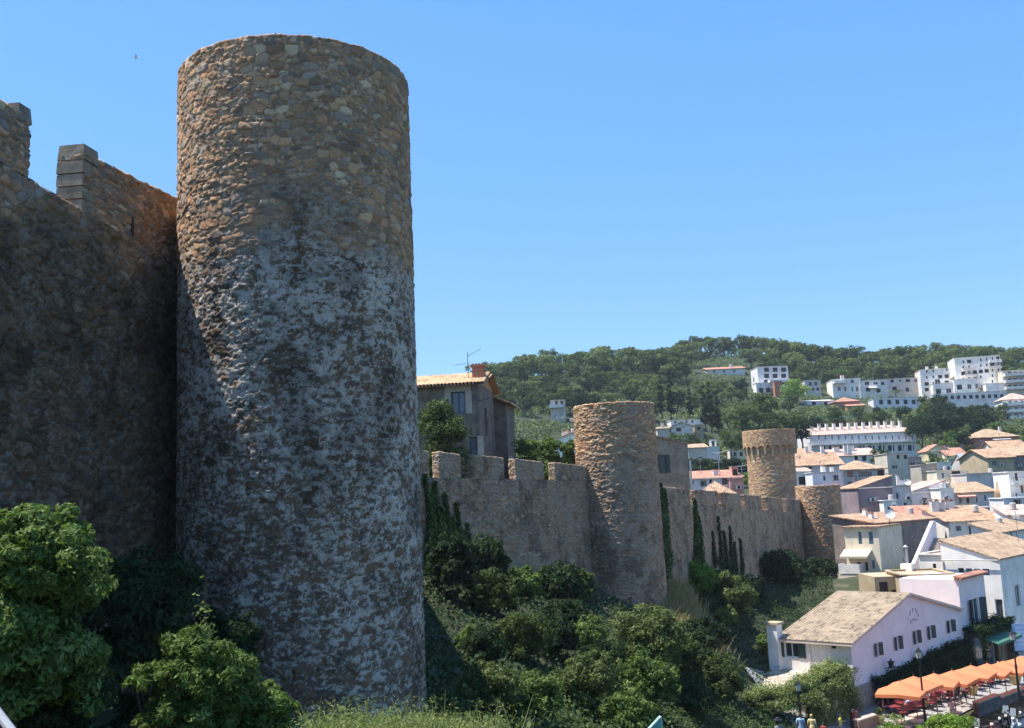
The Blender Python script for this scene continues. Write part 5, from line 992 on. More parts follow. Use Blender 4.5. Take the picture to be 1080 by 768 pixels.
def blades(name, label, cat, pts, n, ln, wd, mat, seed, spread=.35, tone=(.5, .25), zf=None):
    rng = np.random.default_rng(seed); c = pts[rng.integers(0, len(pts), n)]; x = c[:, 0]+rng.normal(0, spread, n); y = c[:, 1]+rng.normal(0, spread, n); z = ground_np(x, y)
    L_ = ln*rng.uniform(.4, 1.2, n)*c[:, 2]; lean = rng.normal(0, .28, (n, 2))*L_[:, None]; B = np.stack([x, y, z], 1); T = B+np.stack([lean[:, 0], lean[:, 1], L_], 1); a = rng.uniform(0, 6.28, n); s = np.stack([np.cos(a), np.sin(a), np.zeros(n)], 1)*wd
    M_ = (B+T)*.5+np.stack([-lean[:, 0]*.15, -lean[:, 1]*.15, L_*.06], 1)
    V = np.concatenate([np.stack([B-s*.5, B+s*.5, M_+s*.5, M_-s*.5], 1), np.stack([M_-s*.5, M_+s*.5, T+s*.12, T-s*.12], 1)], 0).reshape(-1, 3)
    tn = np.clip(tone[0]+tone[1]*rng.normal(0, 1, n), 0, 1); tn = np.concatenate([tn, np.clip(tn+.1, 0, 1)])
    return tag(link(name, np_mesh(name, V, np.arange(8*n).reshape(-1, 4), np.repeat(tn, 4)[:, None]*np.ones(3), smooth=False), mat), label, cat, None, 'stuff')
gp = [P(px, 768, Z) for px in range(335, 520, 7) for Z in (8.4, 9.0, 9.7, 10.4)]; gp = np.array([(q.x, q.y, rr.uniform(.6, 1.15)*(1 if i % 5 else 1.25)) for i, q in enumerate(gp)])
blades('tall_weeds', 'yellow green feathery weeds along the bottom edge in front of the tall tower', 'weeds', gp, 7000, .45, .009, L_weed, 8, .13)
rng = np.random.default_rng(12); k = rng.integers(0, len(gp), 60000); x = gp[k, 0]+rng.normal(0, .14, 60000); y = gp[k, 1]+rng.normal(0, .14, 60000); C = np.stack([x, y, ground_np(x, y)+rng.uniform(0, .52, 60000)*gp[k, 2]], 1)
V, Q = leaves_np(rng, C, np.tile([[0, 0, .6]], (60000, 1)), .04, .22, jit=.9); tag(link('weed_leaves', np_mesh('weed_leaves', V, Q, np.repeat(np.clip(rng.normal(.5, .25, 60000), 0, 1), 4)[:, None]*np.ones(3), smooth=False), L_weed), 'fine pale leaves mixed through the weeds along the bottom edge', 'weeds', None, 'stuff')
def land(px, py, Z0=40.0):
    Z = Z0
    while Z < 200:
        q = P(px, py, Z)
        if q.z <= ground(q.x, q.y): return q
        Z += .5
    return q
dp_ = [land(702+k*1.7+rr.uniform(-5, 5), 616+k*3.2, 60) for k in range(24)]; dp_ = np.array([(q.x, q.y, 1) for q in dp_])
blades('dry_grass', 'straw coloured dry grass on the bank right of the middle tower', 'dry grass', dp_, 14000, 1.15, .05, L_straw, 9, .7)

# ivy on the walls: leaf layers that hang off the masonry
def ivy(label, A, d, nrm, strands, n, size, mat, seed, th=.35):
    """strands: (t, ztop, zbottom, width)"""
    rng = np.random.default_rng(seed); S = np.array(strands); w_ = S[:, 3]*(S[:, 1]-S[:, 2]); w_ /= w_.sum(); k = rng.choice(len(S), n, p=w_); s = S[k]
    f = rng.random(n); z = s[:, 2]+(s[:, 1]-s[:, 2])*f; half = s[:, 3]*.5*(1-.75*f**1.5); t = s[:, 0]+np.clip(rng.normal(0, .55, n), -1.2, 1.2)*half+np.sin(z*1.3+s[:, 0])*.12
    o = .05+rng.random(n)*th*(1-.5*f); X_ = A.x+d.x*t+nrm.x*o; Y_ = A.y+d.y*t+nrm.y*o; C = np.stack([X_, Y_, z], 1); V, Q = leaves_np(rng, C, np.tile([[nrm.x, nrm.y, .3]], (n, 1)), size, .7, jit=.45)
    tn = np.clip(.45+.28*rng.normal(0, 1, n)+.1*np.sin(z*3), 0, 1); return tag(link('ivy', np_mesh('ivy', V, Q, np.repeat(tn, 4)[:, None]*np.ones(3), smooth=False), mat), label, 'ivy')
def strand(A, d, px, y0, y1, wpx): t, z1 = hit(px, y0, A, d); _, z0 = hit(px, y1, A, d); t2, _ = hit(px+wpx, y0, A, d); return (t, z1, z0, abs(t2-t))
ivy('dense upright ivy climbing the wall just right of the tall tower', MA, dM, nM, [strand(MA, dM, *q) for q in ((447, 500, 700, 6), (452, 520, 700, 5), (457, 508, 700, 6), (463, 534, 700, 6), (468, 520, 700, 5), (474, 545, 700, 7), (480, 530, 690, 5), (485, 560, 690, 7), (491, 552, 680, 4), (496, 590, 670, 6), (501, 575, 640, 3), (452, 580, 700, 14), (470, 610, 700, 16), (487, 640, 700, 14))], 26000, .17, L_bright, 21, .7)
ivy('thin ivy strip where the ivy streaked wall meets the middle tower', FA, dF, nF, [strand(FA, dF, *q) for q in ((695, 510, 612, 7), (699, 515, 600, 5))], 5000, .2, L_olive, 22)
ivy('broad dark ivy column under the second merlon of the long wall', FA, dF, nF, [strand(FA, dF, *q) for q in ((731, 526, 615, 8), (735, 545, 618, 7), (733, 580, 620, 12))], 8000, .22, L_olive, 23)
ivy('ragged thin ivy tendrils spread over the middle of the long wall', FA, dF, nF, [strand(FA, dF, *q) for q in ((756, 545, 615, 4), (762, 560, 622, 5), (768, 555, 625, 4), (773, 572, 630, 5), (779, 568, 630, 4), (750, 560, 600, 3), (765, 590, 628, 9))], 8500, .22, L_dark, 24)

# ---- hill trees: a few source meshes, many individual trees
def pine_src(k, kind):
    rng = random.Random(500+k); bl = []
    if kind == 'cypress': bl = [(0, 0, 1.5+i*1.55, 1.25*(1-.085*i), 1.25*(1-.085*i), 1.5) for i in range(7)]; return foliage_mesh('crown', bl, 1500, .5, 500+k, clump=.5, nclump=8, tone=(.4, .25)), bl
    if kind == 'round': bl = [(rng.uniform(-1.7, 1.7), rng.uniform(-1.7, 1.7), rng.uniform(2.2, 5.2), 2.5, 2.5, 2.1) for i in range(6)]; return foliage_mesh('crown', bl, 2200, .52, 500+k, clump=.42, nclump=9, tone=(.5, .28)), bl
    bl = [(rng.uniform(-2.4, 2.4), rng.uniform(-2.4, 2.4), rng.uniform(3.2, 5.6), rng.uniform(2.0, 3.1), rng.uniform(2.0, 3.1), rng.uniform(1.3, 1.9)) for i in range(7)]+[(0, 0, 2.6, 2.6, 2.6, 1.8)]
    return foliage_mesh('crown', bl, 2400, .55, 500+k, clump=.42, nclump=8, tone=(.5, .28)), bl
SRC = {}
def tree(kind, var, mat, label, x, y, s, sz=1.0, group=None, name='pine_tree', cat='pine tree', z=None):
    key = (kind, var, mat.name)
    if key not in SRC:
        me, bl = pine_src(var+{'pine': 0, 'round': 20, 'cypress': 40}[kind], kind); tm = stems_mesh(bl, -.5, .22, var, 6)
        r = thing(name, label, cat, (x, y, 0)); c = link('crown', me, mat, r); t_ = tm.build('trunk', M_bark, r, smooth=True); SRC[key] = (c.data, t_.data); first = r
    else:
        r = thing(name, label, cat, (x, y, 0)); cme, tme = SRC[key]; link('crown', cme, None, r); link('trunk', tme, None, r)
    r.location = (x, y, ground(x, y) if z is None else z); r.scale = (s, s, s*sz); r.rotation_euler = (0, 0, rr.uniform(0, 6.28))
    if group: r['group'] = group
    return r
def pix(x, y, z):
    d = Vector((x, y, z-CZ)); a = d.dot(Fv); return 540+F_PX*d.dot(Rv)/a, 384-F_PX*d.dot(Uv)/a
rt_ = random.Random(77)
PROT = [r for r in RECTS]
def blocked(x, y, s, top=8.0, half=4.0):
    z = ground(x, y); a = pix(x-half*s, y, z+top*s); b_ = pix(x+half*s, y, z); 
    for x0, x1, y0, y1, Z, hx, hy, hr_ in PROT:
        if math.hypot(x-hx, y-hy) < hr_*.62+half*s*.6: return True
        if y < Z+2 and a[0] < x1 and b_[0] > x0 and a[1] < y0+(y1-y0)*.72: 
            if b_[1] > y0: return True
    return False
def hpt(px, Z): v = ray(px, 420); return v.x/v.y*Z
KW = {'skyline': ('round crowned pine standing on the skyline of the far hill', 'pine trees on the skyline'), 'slope': ('round crowned pine among the closed woodland on the far hillside', 'pine trees covering the hillside'),
      'left': ('pine in the woodland behind the stone house and the middle tower', 'pine trees behind the middle tower'), 'town': ('leafy tree in the green belt between the villas and the terraced row', 'trees in the green belt above the town')}
NT = 0; placed = []
def try_tree(px, Z, key, kind, mat, s, sz=1.0, gap=3.9):
    global NT
    x = hpt(px, Z); 
    if any((x-a)**2+(Z-b_)**2 < (gap*s)**2 for a, b_ in placed): return
    if blocked(x, Z, s): return
    placed.append((x, Z)); NT += 1; row = 'on the skyline' if key == 'skyline' else ('on the upper slope' if Z > 425 else 'on the lower slope')
    reg = 'behind the old stone house' if px < 560 else 'above the middle tower' if px < 690 else 'above the long white villa' if px < 790 else 'around the lime green tree' if px < 880 else 'above the terraced villas' if px < 970 else 'by the stepped white apartment block'
    nm_ = 'pine' if kind == 'pine' else 'leafy tree'; lab = 'round crowned %s %s %s' % (nm_, row, reg); grp = '%ss %s %s' % (nm_, row, reg)
    tree(kind, rt_.randrange(3), mat, lab, x, Z, s, sz, grp, *(('pine_tree', 'pine tree') if kind == 'pine' else ('tree', 'tree')))
for k in range(48): try_tree(505+k*12.3+rt_.uniform(-4, 4), rt_.uniform(505, 535) if k > 14 else rt_.uniform(455, 480), 'skyline', 'pine', L_pine, rt_.uniform(1.1, 1.7), 1.0)
for k in range(60): try_tree(500+k*9.8+rt_.uniform(-3, 3), rt_.uniform(540, 560) if k > 18 else rt_.uniform(470, 500), 'skyline', 'pine', L_pine, rt_.uniform(1.0, 1.6) if k > 18 else rt_.uniform(.8, 1.15), .9, 3.4)
for Z in (488, 470, 450, 432): 
    for k in range(42):
        px = 500+k*14+rt_.uniform(-6, 6)
        if NT < 275: try_tree(px, Z+rt_.uniform(-8, 8), 'slope' if px > 690 else 'left', 'pine' if rt_.random() < .7 else 'round', L_pine if rt_.random() < .75 else L_olive, rt_.uniform(1.25, 2.1))
for Z in (408, 385, 362, 340):
    for k in range(36):
        px = 500+k*16.5+rt_.uniform(-7, 7)
        if NT < 360: try_tree(px, Z+rt_.uniform(-8, 8), 'town' if px > 690 else 'left', 'round' if px > 690 and rt_.random() < .6 else 'pine', (L_olive, L_pine, L_dark)[rt_.randrange(3)], rt_.uniform(.8, 1.25))
for Z in (330, 312, 294, 276, 258, 240):
    for k in range(22):
        px = 700+k*18+rt_.uniform(-7, 7)
        if NT < 470: try_tree(px, Z+rt_.uniform(-6, 6), 'town', 'round', (L_olive, L_pine, L_dark, L_bright)[rt_.randrange(4)], rt_.uniform(.55, .95), 1.0, 4.2)
def tpx(kind, mat, label, px, pyb, Z, s, sz=1.0, name='tree', cat='tree', var=0): q = P(px, pyb, Z); return tree(kind, var, mat, label, q.x, q.y, s, sz, None, name, cat, z=q.z)
for k in range(19): tpx('pine', L_pine, 'round crowned pine on the skyline above the long low villa', 694+k*9+rt_.uniform(-2, 2), (388, 383, 377, 374, 372, 371, 371, 371, 371, 371, 372, 372, 373, 375, 378, 381, 382, 383, 383)[k], 528+rt_.uniform(-6, 6), rt_.uniform(1.0, 1.35), .95, 'pine_tree', 'pine tree', k % 3)['group'] = 'pines on the skyline above the long low villa'
tpx('round', L_lime, 'bright lime green round tree between the white apartment blocks on the hill', 841, 428, 398, 1.75, .95)
for k, (px, pyb, s, lab) in enumerate(((744, 452, 1.15, 'leftmost tall dark cypress of the three beside the white villa'), (751, 455, 1.3, 'tallest middle cypress of the three beside the white villa'), (758, 456, 1.1, 'rightmost slim cypress of the three beside the white villa'), (698, 440, 1.15, 'dark cypress above the white villa on the left'), (708, 441, 1.25, 'second dark cypress above the white villa'), (728, 440, .9, 'short cypress right of the bright grass patch on the hill'))):
    tpx('cypress', L_dark, lab, px, pyb, 306, s, 1.0, 'cypress_tree', 'cypress', k % 2)
for k, (px, pyb, Z, s, mt, lab) in enumerate(((782, 452, 290, 1.35, L_olive, 'broad green pine right of the cypresses'), (800, 442, 298, 1.45, L_olive, 'broad green pine above the watch tower'), (822, 462, 286, 1.5, L_olive, 'wide green pine just behind the watch tower top'), (846, 462, 292, 1.3, L_dark, 'dark pine right of the watch tower top'),
    (772, 468, 280, .9, L_bright, 'fresh green small tree above the long terrace wall'), (716, 468, 284, .9, L_bright, 'fresh green bush tree below the white villa'), (730, 466, 286, .8, L_olive, 'olive green tree below the white villa on the right'), (748, 470, 284, .8, L_olive, 'olive green tree between the villa and the terrace wall'), (790, 470, 270, 1.0, L_dark, 'dark tree left of the watch tower parapet'), (862, 455, 318, 1.2, L_dark, 'dark tree at the left end of the terraced row'))):
    tpx('pine' if k < 4 else 'round', mt, lab, px, pyb+12, Z, s, 1.1, 'pine_tree' if k < 4 else 'tree', 'pine tree' if k < 4 else 'tree', k % 3)
for k, (px, lab) in enumerate(((736, 'dark evergreen tree at the left end of the group above the lilac house'), (748, 'second dark evergreen tree above the lilac house'), (760, 'dark evergreen tree behind the tall television antenna'), (772, 'fourth dark evergreen tree above the lilac house'), (784, 'dark evergreen tree next to the watch tower shaft'))):
    tpx('round', L_dark, lab, px, 510, 205, .78, 1.0, var=k % 3)
tpx('round', L_lime, 'small bright green tree touching the left side of the watch tower', 787, 514, 172, .35, 1.1)
for k, (px, pyb, Z, s, mt, lab) in enumerate(((972, 470, 300, 1.3, L_dark, 'tall dark tree at the right end of the terraced row'), (984, 462, 312, 1.5, L_olive, 'tall green tree at the left of the dark grove in the town'), (996, 468, 305, 1.5, L_dark, 'tall dark tree in the centre of the dark grove'), (1008, 464, 312, 1.5, L_dark, 'tall dark tree at the right of the dark grove'), (1000, 480, 288, .9, L_bright, 'rounded green tree in front of the dark grove'), (1014, 478, 292, .9, L_dark, 'conical dark tree left of the terracotta villa'),
    (980, 448, 345, 1.4, L_olive, 'big green tree under the white four storey block'), (1000, 448, 345, 1.4, L_dark, 'big dark tree under the stepped white block'), (1024, 452, 340, 1.1, L_olive, 'olive tree above the terracotta villa'), (1040, 450, 345, 1.1, L_dark, 'dark tree above the terracotta villa'), (1054, 452, 340, 1.1, L_olive, 'olive tree below the rounded balconies villa'), (1024, 484, 284, .55, L_dark, 'small dark bush tree at the corner of the terracotta villa'),
    (927, 497, 226, .7, L_olive, 'green tree between the tan roof house and the beige tower'), (987, 492, 250, .45, L_olive, 'small dark bush in front of the yellow cream gable'), (905, 447, 352, .9, L_olive, 'olive tree directly above the terraced row'), (880, 448, 350, .9, L_olive, 'green tree above the left half of the terraced row'), (930, 449, 352, .9, L_dark, 'dark tree above the right half of the terraced row'), (952, 450, 350, 1.0, L_dark, 'dark tree left of the dark grove above the terraced row'))):
    tpx('round', mt, lab, px, pyb, Z, s, 1.1, var=k % 3)
# low scrub that closes the hillside under the trees
rng = np.random.default_rng(99); n = 170000; px_ = rng.uniform(440, 1250, n); Zs = rng.uniform(215, 560, n); x = (px_-540)/F_PX*Zs*1.0; ok = np.ones(n, bool)
for x0, x1, y0, y1, Zh, hx, hy, hr_ in PROT: ok &= ~((np.abs(x-hx) < hr_*.75+2) & (Zs > hy-7-hr_*.3) & (Zs < hy+hr_*.6))
x, Zs = x[ok], Zs[ok]; cl = np.sin(x*.21+np.sin(Zs*.17)*2)+np.sin(Zs*.26+np.cos(x*.13)*2); keep = (cl > -1.2); x, Zs, cl = x[keep], Zs[keep], cl[keep]
C = np.stack([x, Zs, ground_np(x, Zs)+rng.random(len(x))*(1.2+.9*np.clip(cl, 0, 2))], 1); V, Q = leaves_np(rng, C, np.tile([[0, -.3, .8]], (len(x), 1)), .95, .6, jit=.8); tn = np.clip(.4+.1*cl+.22*rng.normal(0, 1, len(x)), 0, 1)
tag(link('hillside_scrub', np_mesh('hillside_scrub', V, Q, np.repeat(tn, 4)[:, None]*np.ones(3), smooth=False), L_pine), 'low green scrub filling the ground between the hillside trees', 'scrub', None, 'stuff')
# palm
q = P(946, 430, 398); pr = thing('palm_tree', 'small palm tree in front of the pinkish terraced villa', 'palm tree', tuple(q)); mb = MB(); mb.tube([(0, 0, -1), (.1, 0, 3), (0, 0, 6)], [.4, .3, .28], 8); mb.build('trunk', M_bark, pr)
rng = np.random.default_rng(3); C = []; D_ = []
for f in range(22):
    a = f*2.4; e = rng.uniform(.1, 1.1)
    for s in np.linspace(.3, 3.2, 26): C.append((math.cos(a)*s*math.cos(e*.6), math.sin(a)*s*math.cos(e*.6), 6+s*math.sin(e)-s*s*.13)); D_.append((-math.sin(a)*.3, math.cos(a)*.3, 1))
V, Q = leaves_np(rng, np.array(C), np.array(D_), .75, .2, jit=.3); link('crown', np_mesh('crown', V, Q, np.full((len(V), 3), .5), smooth=False), L_olive, pr)

# ---------------------------------------------------------------- street life
def onground(px, py, dz=0.0, Z0=66.0):
    Z = Z0
    for _ in range(40):
        q = P(px, py, Z); g_ = ground(q.x, q.y)+.11+dz; Z += (q.z-g_)*2.2
        Z = min(140, max(20, Z))
    return Vector((q.x, q.y, g_-dz))
def lamp(px, ytop, ybase, label, Z):
    t_ = P(px, ytop, Z); gz = ground(t_.x, t_.y)+.1; hgt = t_.z-gz; r = thing('street_lamp', label, 'street lamp', (t_.x, t_.y, gz)); k = 1.0
    mb = MB(); mb.lathe([(.20, 0), (.22, .08), (.16, .15), (.13, .55), (.15, .62), (.085, .75), (.07, hgt*.55), (.10, hgt*.56), (.06, hgt*.6), (.045, hgt-1.0), (.09, hgt-.97), (.05, hgt-.9), (.05, hgt-.82)], 10); mb.build('pole', M_iron, r)
    z0 = hgt-.82; mb = MB(); c4 = lambda w_, z: [(-w_, -w_, z), (w_, -w_, z), (w_, w_, z), (-w_, w_, z)]
    a, b_ = c4(.10, z0), c4(.165, z0+.4)
    for i in range(4): mb.face([a[i], a[(i+1) % 4], b_[(i+1) % 4], b_[i]], 0)
    mb.build('lantern_glass', simple((.62, .60, .52), .25), r); mb = MB()
    for i in range(4): mb.tube([a[i], b_[i]], .014, 4)
    mb.box((0, 0, z0), (.28, .28, .04)); e = c4(.20, z0+.4); f_ = c4(.06, z0+.56)
    for i in range(4): mb.face([e[i], e[(i+1) % 4], f_[(i+1) % 4], f_[i]], 0)
    mb.face(e[::-1]); mb.lathe([(.065, z0+.56), (.08, z0+.58), (.03, z0+.64), (.02, z0+.72)], 8); mb.build('lantern_frame', M_iron, r)
lamp(841, 714, 770, 'black iron street lamp with a square lantern in front of the hedge covered pergola', 61)
lamp(968, 680, 742, 'black iron street lamp rising through the orange parasols below the pink gable', 62.5)
lamp(1067, 662, 720, 'black iron street lamp at the right edge by the last orange parasols', 68)

# ivy hedge along the foot of the pink house
def boxleaves(name, label, cat, faces, n, size, mat, seed, core=None, lump=.18, tone=(.5, .28)):
    """faces: list of (p0, du, dv, normal) quads covered by leaves"""
    rng = np.random.default_rng(seed); ar = np.array([f[1].length*f[2].length for f in faces]); k = rng.choice(len(faces), n, p=ar/ar.sum()); p0 = np.array([f[0] for f in faces])[k]; du = np.array([f[1] for f in faces])[k]; dv = np.array([f[2] for f in faces])[k]; nn_ = np.array([f[3] for f in faces])[k]
    a = rng.uniform(-.02, 1.02, n)[:, None]; b_ = rng.uniform(-.02, 1.02, n)[:, None]; C = p0+du*a+dv*b_; o = np.abs(rng.normal(0, 1, n))*lump+lump*.8*(np.sin(C[:, 0]*2.3+C[:, 2]*3)+np.sin(C[:, 1]*3.1+C[:, 2]*1.7))*.5; C = C+nn_*o[:, None]
    V, Q = leaves_np(rng, C, nn_, size, .6, jit=.6); tn = np.clip(tone[0]+tone[1]*rng.normal(0, .8, n)+o*.4, 0, 1)
    return link(name, np_mesh(name, V, Q, np.repeat(tn, 4)[:, None]*np.ones(3), smooth=False), mat)
up = Vector((0, 0, 1)); pn_ = Vector((pd.y, -pd.x, 0))
ha = hit(917, 722, PA, pd); hb = hit(1013, 676, PA, pd); hc = hit(1030, 668, PA, pd)
A0 = Vector((PA.x, PA.y, 0)); hedge = thing('ivy_hedge', 'dark green ivy hedge climbing along the foot of the pink house wall', 'hedge', (A0.x, A0.y, 1))
q0_ = A0+pd*ha[0]+pn_*.75; q1_ = A0+pd*hb[0]+pn_*.75; zb0 = ground(q0_.x, q0_.y); zb1 = ground(q1_.x, q1_.y)
fs = []; nseg = 12
for i in range(nseg):
    s0, s1 = i/nseg, (i+1)/nseg; a = q0_.lerp(q1_, s0); b_ = q0_.lerp(q1_, s1); zt = ha[1]+(hb[1]-ha[1])*(s0+s1)/2; zb = zb0+(zb1-zb0)*s0
    fs.append((Vector((a.x, a.y, zb)), b_-a, up*(zt-zb), pn_)); fs.append((Vector((a.x, a.y, zt))-pn_*.7, b_-a, pn_*.7, up))
reloc(boxleaves('leaves', '', '', fs, 24000, .17, L_dark, 61), hedge)
mb = MB(); v = [Vector((q0_.x, q0_.y, zb0-.5)), Vector((q1_.x, q1_.y, zb1-.5)), Vector((q1_.x, q1_.y, hb[1]-.1)), Vector((q0_.x, q0_.y, ha[1]-.1))]; mb.face(v); mb.face([v[3], v[2], v[2]-pn_*.7, v[3]-pn_*.7]); reloc(mb.build('hedge_shade', simple((.02, .025, .012), 1), None), hedge)  # flat near-black sheet behind the leaves for the hedge's shaded inside
for px, py in ((933, 705), (963, 695), (993, 685)):
    t, z = hit(px, py, PA, pd); q = MB(); q.tube([(0, 0, 0), (0, -.5, .1)], .03, 5); q.box((0, -.5, .28), (.24, .24, .34), 0, None, 1.3); q.box((0, -.5, .5), (.4, .4, .06)); q.lathe([(.1, .53), (.02, .72)], 6, (0, -.5, 0)); o = q.build('wall_lamp', M_iron, PL); o.location = (t, 0, z-PA.z)
# green porch with awning on the lilac corner house
Bq = B_; pj = thing('porch', 'dark ivy covered porch with a green awning under the balcony of the lilac corner house', 'porch', tuple(B_), rad(90-42.7))
t0, zt = hit(1016, 672, B_, pd); t1, _ = hit(1051, 672, B_, pd); zt -= B_.z; gz = ground(*(B_+pd*2).xy)-B_.z; zt = min(zt+.4, gz+4.2)
R_ = Matrix.Rotation(rad(90-42.7), 3, 'Z'); loc = lambda x, y, z: B_+R_ @ Vector((x, y, z))
mb = MB(); mb.box(((t0+t1)/2, -.5, gz+1.4), (t1-t0-.8, .12, 2.9)); mb.build('dark_glazing', M_glass, pj)
for k in range(4): mb = MB(); mb.box((t0+.4+(t1-t0-.8)*k/3, -1.3, gz+1.3), (.12, .12, 2.7)); mb.build('post', simple((.3, .3, .28), .6), pj)
mb = MB(); mb.box(((t0+t1)/2, -.75, zt-.25), (t1-t0, 1.4, .3)); mb.build('porch_roof', simple((.03, .04, .02), 1), pj)
awning(pj, t0+.3, t1-1.5, -1.4, zt-.5, 1.2, .35, simple((.05, .16, .10), .8))
X2 = R_ @ Vector((1, 0, 0)); Y2 = R_ @ Vector((0, 1, 0)); o = boxleaves('leaves', '', '', [(loc(t0, -1.5, zt-.3), X2*(t1-t0), -Y2*0+up*.8, -Y2), (loc(t0, -1.5, zt+.1), X2*(t1-t0), Y2*1.5, up), (loc(t0, -1.4, gz), X2*.7, up*(zt-gz), -Y2), (loc(t1-.6, -1.4, gz), X2*.7, up*(zt-gz), -Y2), (loc(t1, -1.4, gz), Y2*1.4, up*(zt-gz), X2)], 11000, .17, L_dark, 63)
bpy.context.view_layer.update(); o.parent = pj; o.matrix_parent_inverse = pj.matrix_world.inverted()
# ochre boulder wall and blue banner right of the porch
qa = onground(1056, 698); h_ = thing('wall', 'ochre rock wall between the porch and the white house corner', 'wall', tuple(qa), rad(90-52))
mb = MB(); mb.box((1.2, .6, .9), (3.0, 1.2, 4.0), 0, None, .8); mb.build('rockwork', plaster((.36, .24, .11), .45, (.12, .08, .05), .7, .95, 1.6, 1.0), h_)
qa = onground(1071, 700); h_ = thing('sign', 'pale blue banner with faint lines of text at the right edge', 'sign', tuple(qa), rad(10)); mb = MB(); mb.box((1.3, 0, 2.2), (2.6, .06, 2.3)); mb.build('panel', simple((.42, .52, .72), .6), h_)
for k in range(5): mb = MB(); mb.box((1.3-.1*(k % 2), -.04, 3.0-k*.36), (2.1-.3*(k % 3), .01, .13)); mb.build('text_line', simple((.62, .68, .78), .6), h_)
mb = MB(); mb.tube([(.05, .05, 0), (.05, .05, 3.4)], .04, 6); mb.build('post', M_iron, h_)

# pergola covered by a hedge, with a flagstone roof terrace
pg = [P(797, 741, 62.5), P(850, 730, 65), P(897, 703, 70.5)]; ztop = [3.5, 3.5, 3.8]
pgl = thing('pergola', 'hedge covered pergola with a pale tiled terrace roof left of the pink house', 'pergola', (pg[0].x, pg[0].y, .5)); fs = []
for i in range(2):
    a, b_ = pg[i], pg[i+1]; a = Vector((a.x, a.y, 0)); b_ = Vector((b_.x, b_.y, 0)); d_ = (b_-a).normalized(); nn2 = Vector((d_.y, -d_.x, 0)); ga = ground(a.x, a.y)-.2
    for j in range(5):
        s0 = j/5; s1 = (j+1)/5; p_ = a.lerp(b_, s0); e_ = a.lerp(b_, s1); zt = pg[i].z+(pg[i+1].z-pg[i].z)*(s0+s1)/2; fs.append((Vector((p_.x, p_.y, ga)), e_-p_, up*(zt-ga), nn2)); fs.append((Vector((p_.x, p_.y, zt))-nn2*1.5, e_-p_, nn2*1.5, up))
    mb = MB(); mb.face([(a.x, a.y, ga), (b_.x, b_.y, ga), (b_.x, b_.y, pg[i+1].z-.15), (a.x, a.y, pg[i].z-.15)]); c_ = -nn2*1.4; mb.face([(a.x, a.y, pg[i].z-.15), (b_.x, b_.y, pg[i+1].z-.15), (b_.x+c_.x, b_.y+c_.y, pg[i+1].z-.15), (a.x+c_.x, a.y+c_.y, pg[i].z-.15)]); reloc(mb.build('hedge_shade', simple((.02, .025, .012), 1), None), pgl)  # near-black faces under the leaves stand for the pergola hedge's inner shade
reloc(boxleaves('leaves', '', '', fs, 30000, .13, L_weed, 64, lump=.28, tone=(.28, .30)), pgl)
rc = [P(790, 716, 68), P(848, 722, 67.5), P(878, 700, 73.5), P(812, 692, 76)]; zr = max(q.z for q in rc)
mb = MB(); mb.face([(q.x, q.y, 3.75+.35*(i > 1)) for i, q in enumerate(rc)], 0, [(0, 0), (4, 0), (4, 5), (0, 5)]); mb.face([(q.x, q.y, .2) for q in reversed(rc)], 0)
for i in range(4): a, b_ = rc[i], rc[(i+1) % 4]; mb.face([(a.x, a.y, .2), (b_.x, b_.y, .2), (b_.x, b_.y, 3.75+.35*((i+1) % 4 > 1)), (a.x, a.y, 3.75+.35*(i > 1))], 0)
M_flag, t, b = new_mat('flagstone'); g = geo(t); vo = N(t, 'ShaderNodeTexVoronoi'); vo.inputs['Scale'].default_value = 1.9; t.links.new(g, vo.inputs['Vector']); sp = N(t, 'ShaderNodeSeparateColor'); t.links.new(vo.outputs['Color'], sp.inputs[0]); ve = N(t, 'ShaderNodeTexVoronoi', feature='DISTANCE_TO_EDGE'); ve.inputs['Scale'].default_value = 1.9; t.links.new(g, ve.inputs['Vector'])
c = mixc(t, ramp(t, ve.outputs[0], [(.0, (0, 0, 0)), (.06, (1, 1, 1))]), (.16, .14, .08), ramp(t, sp.outputs[0], [(.0, (.34, .24, .17)), (.5, (.50, .40, .31)), (1.0, (.62, .55, .46))])); t.links.new(c, b.inputs['Base Color']); b.inputs['Roughness'].default_value = .9; bump(t, ve.outputs[0], b, .5, .05)
reloc(mb.build('terrace_roof', M_flag), pgl)

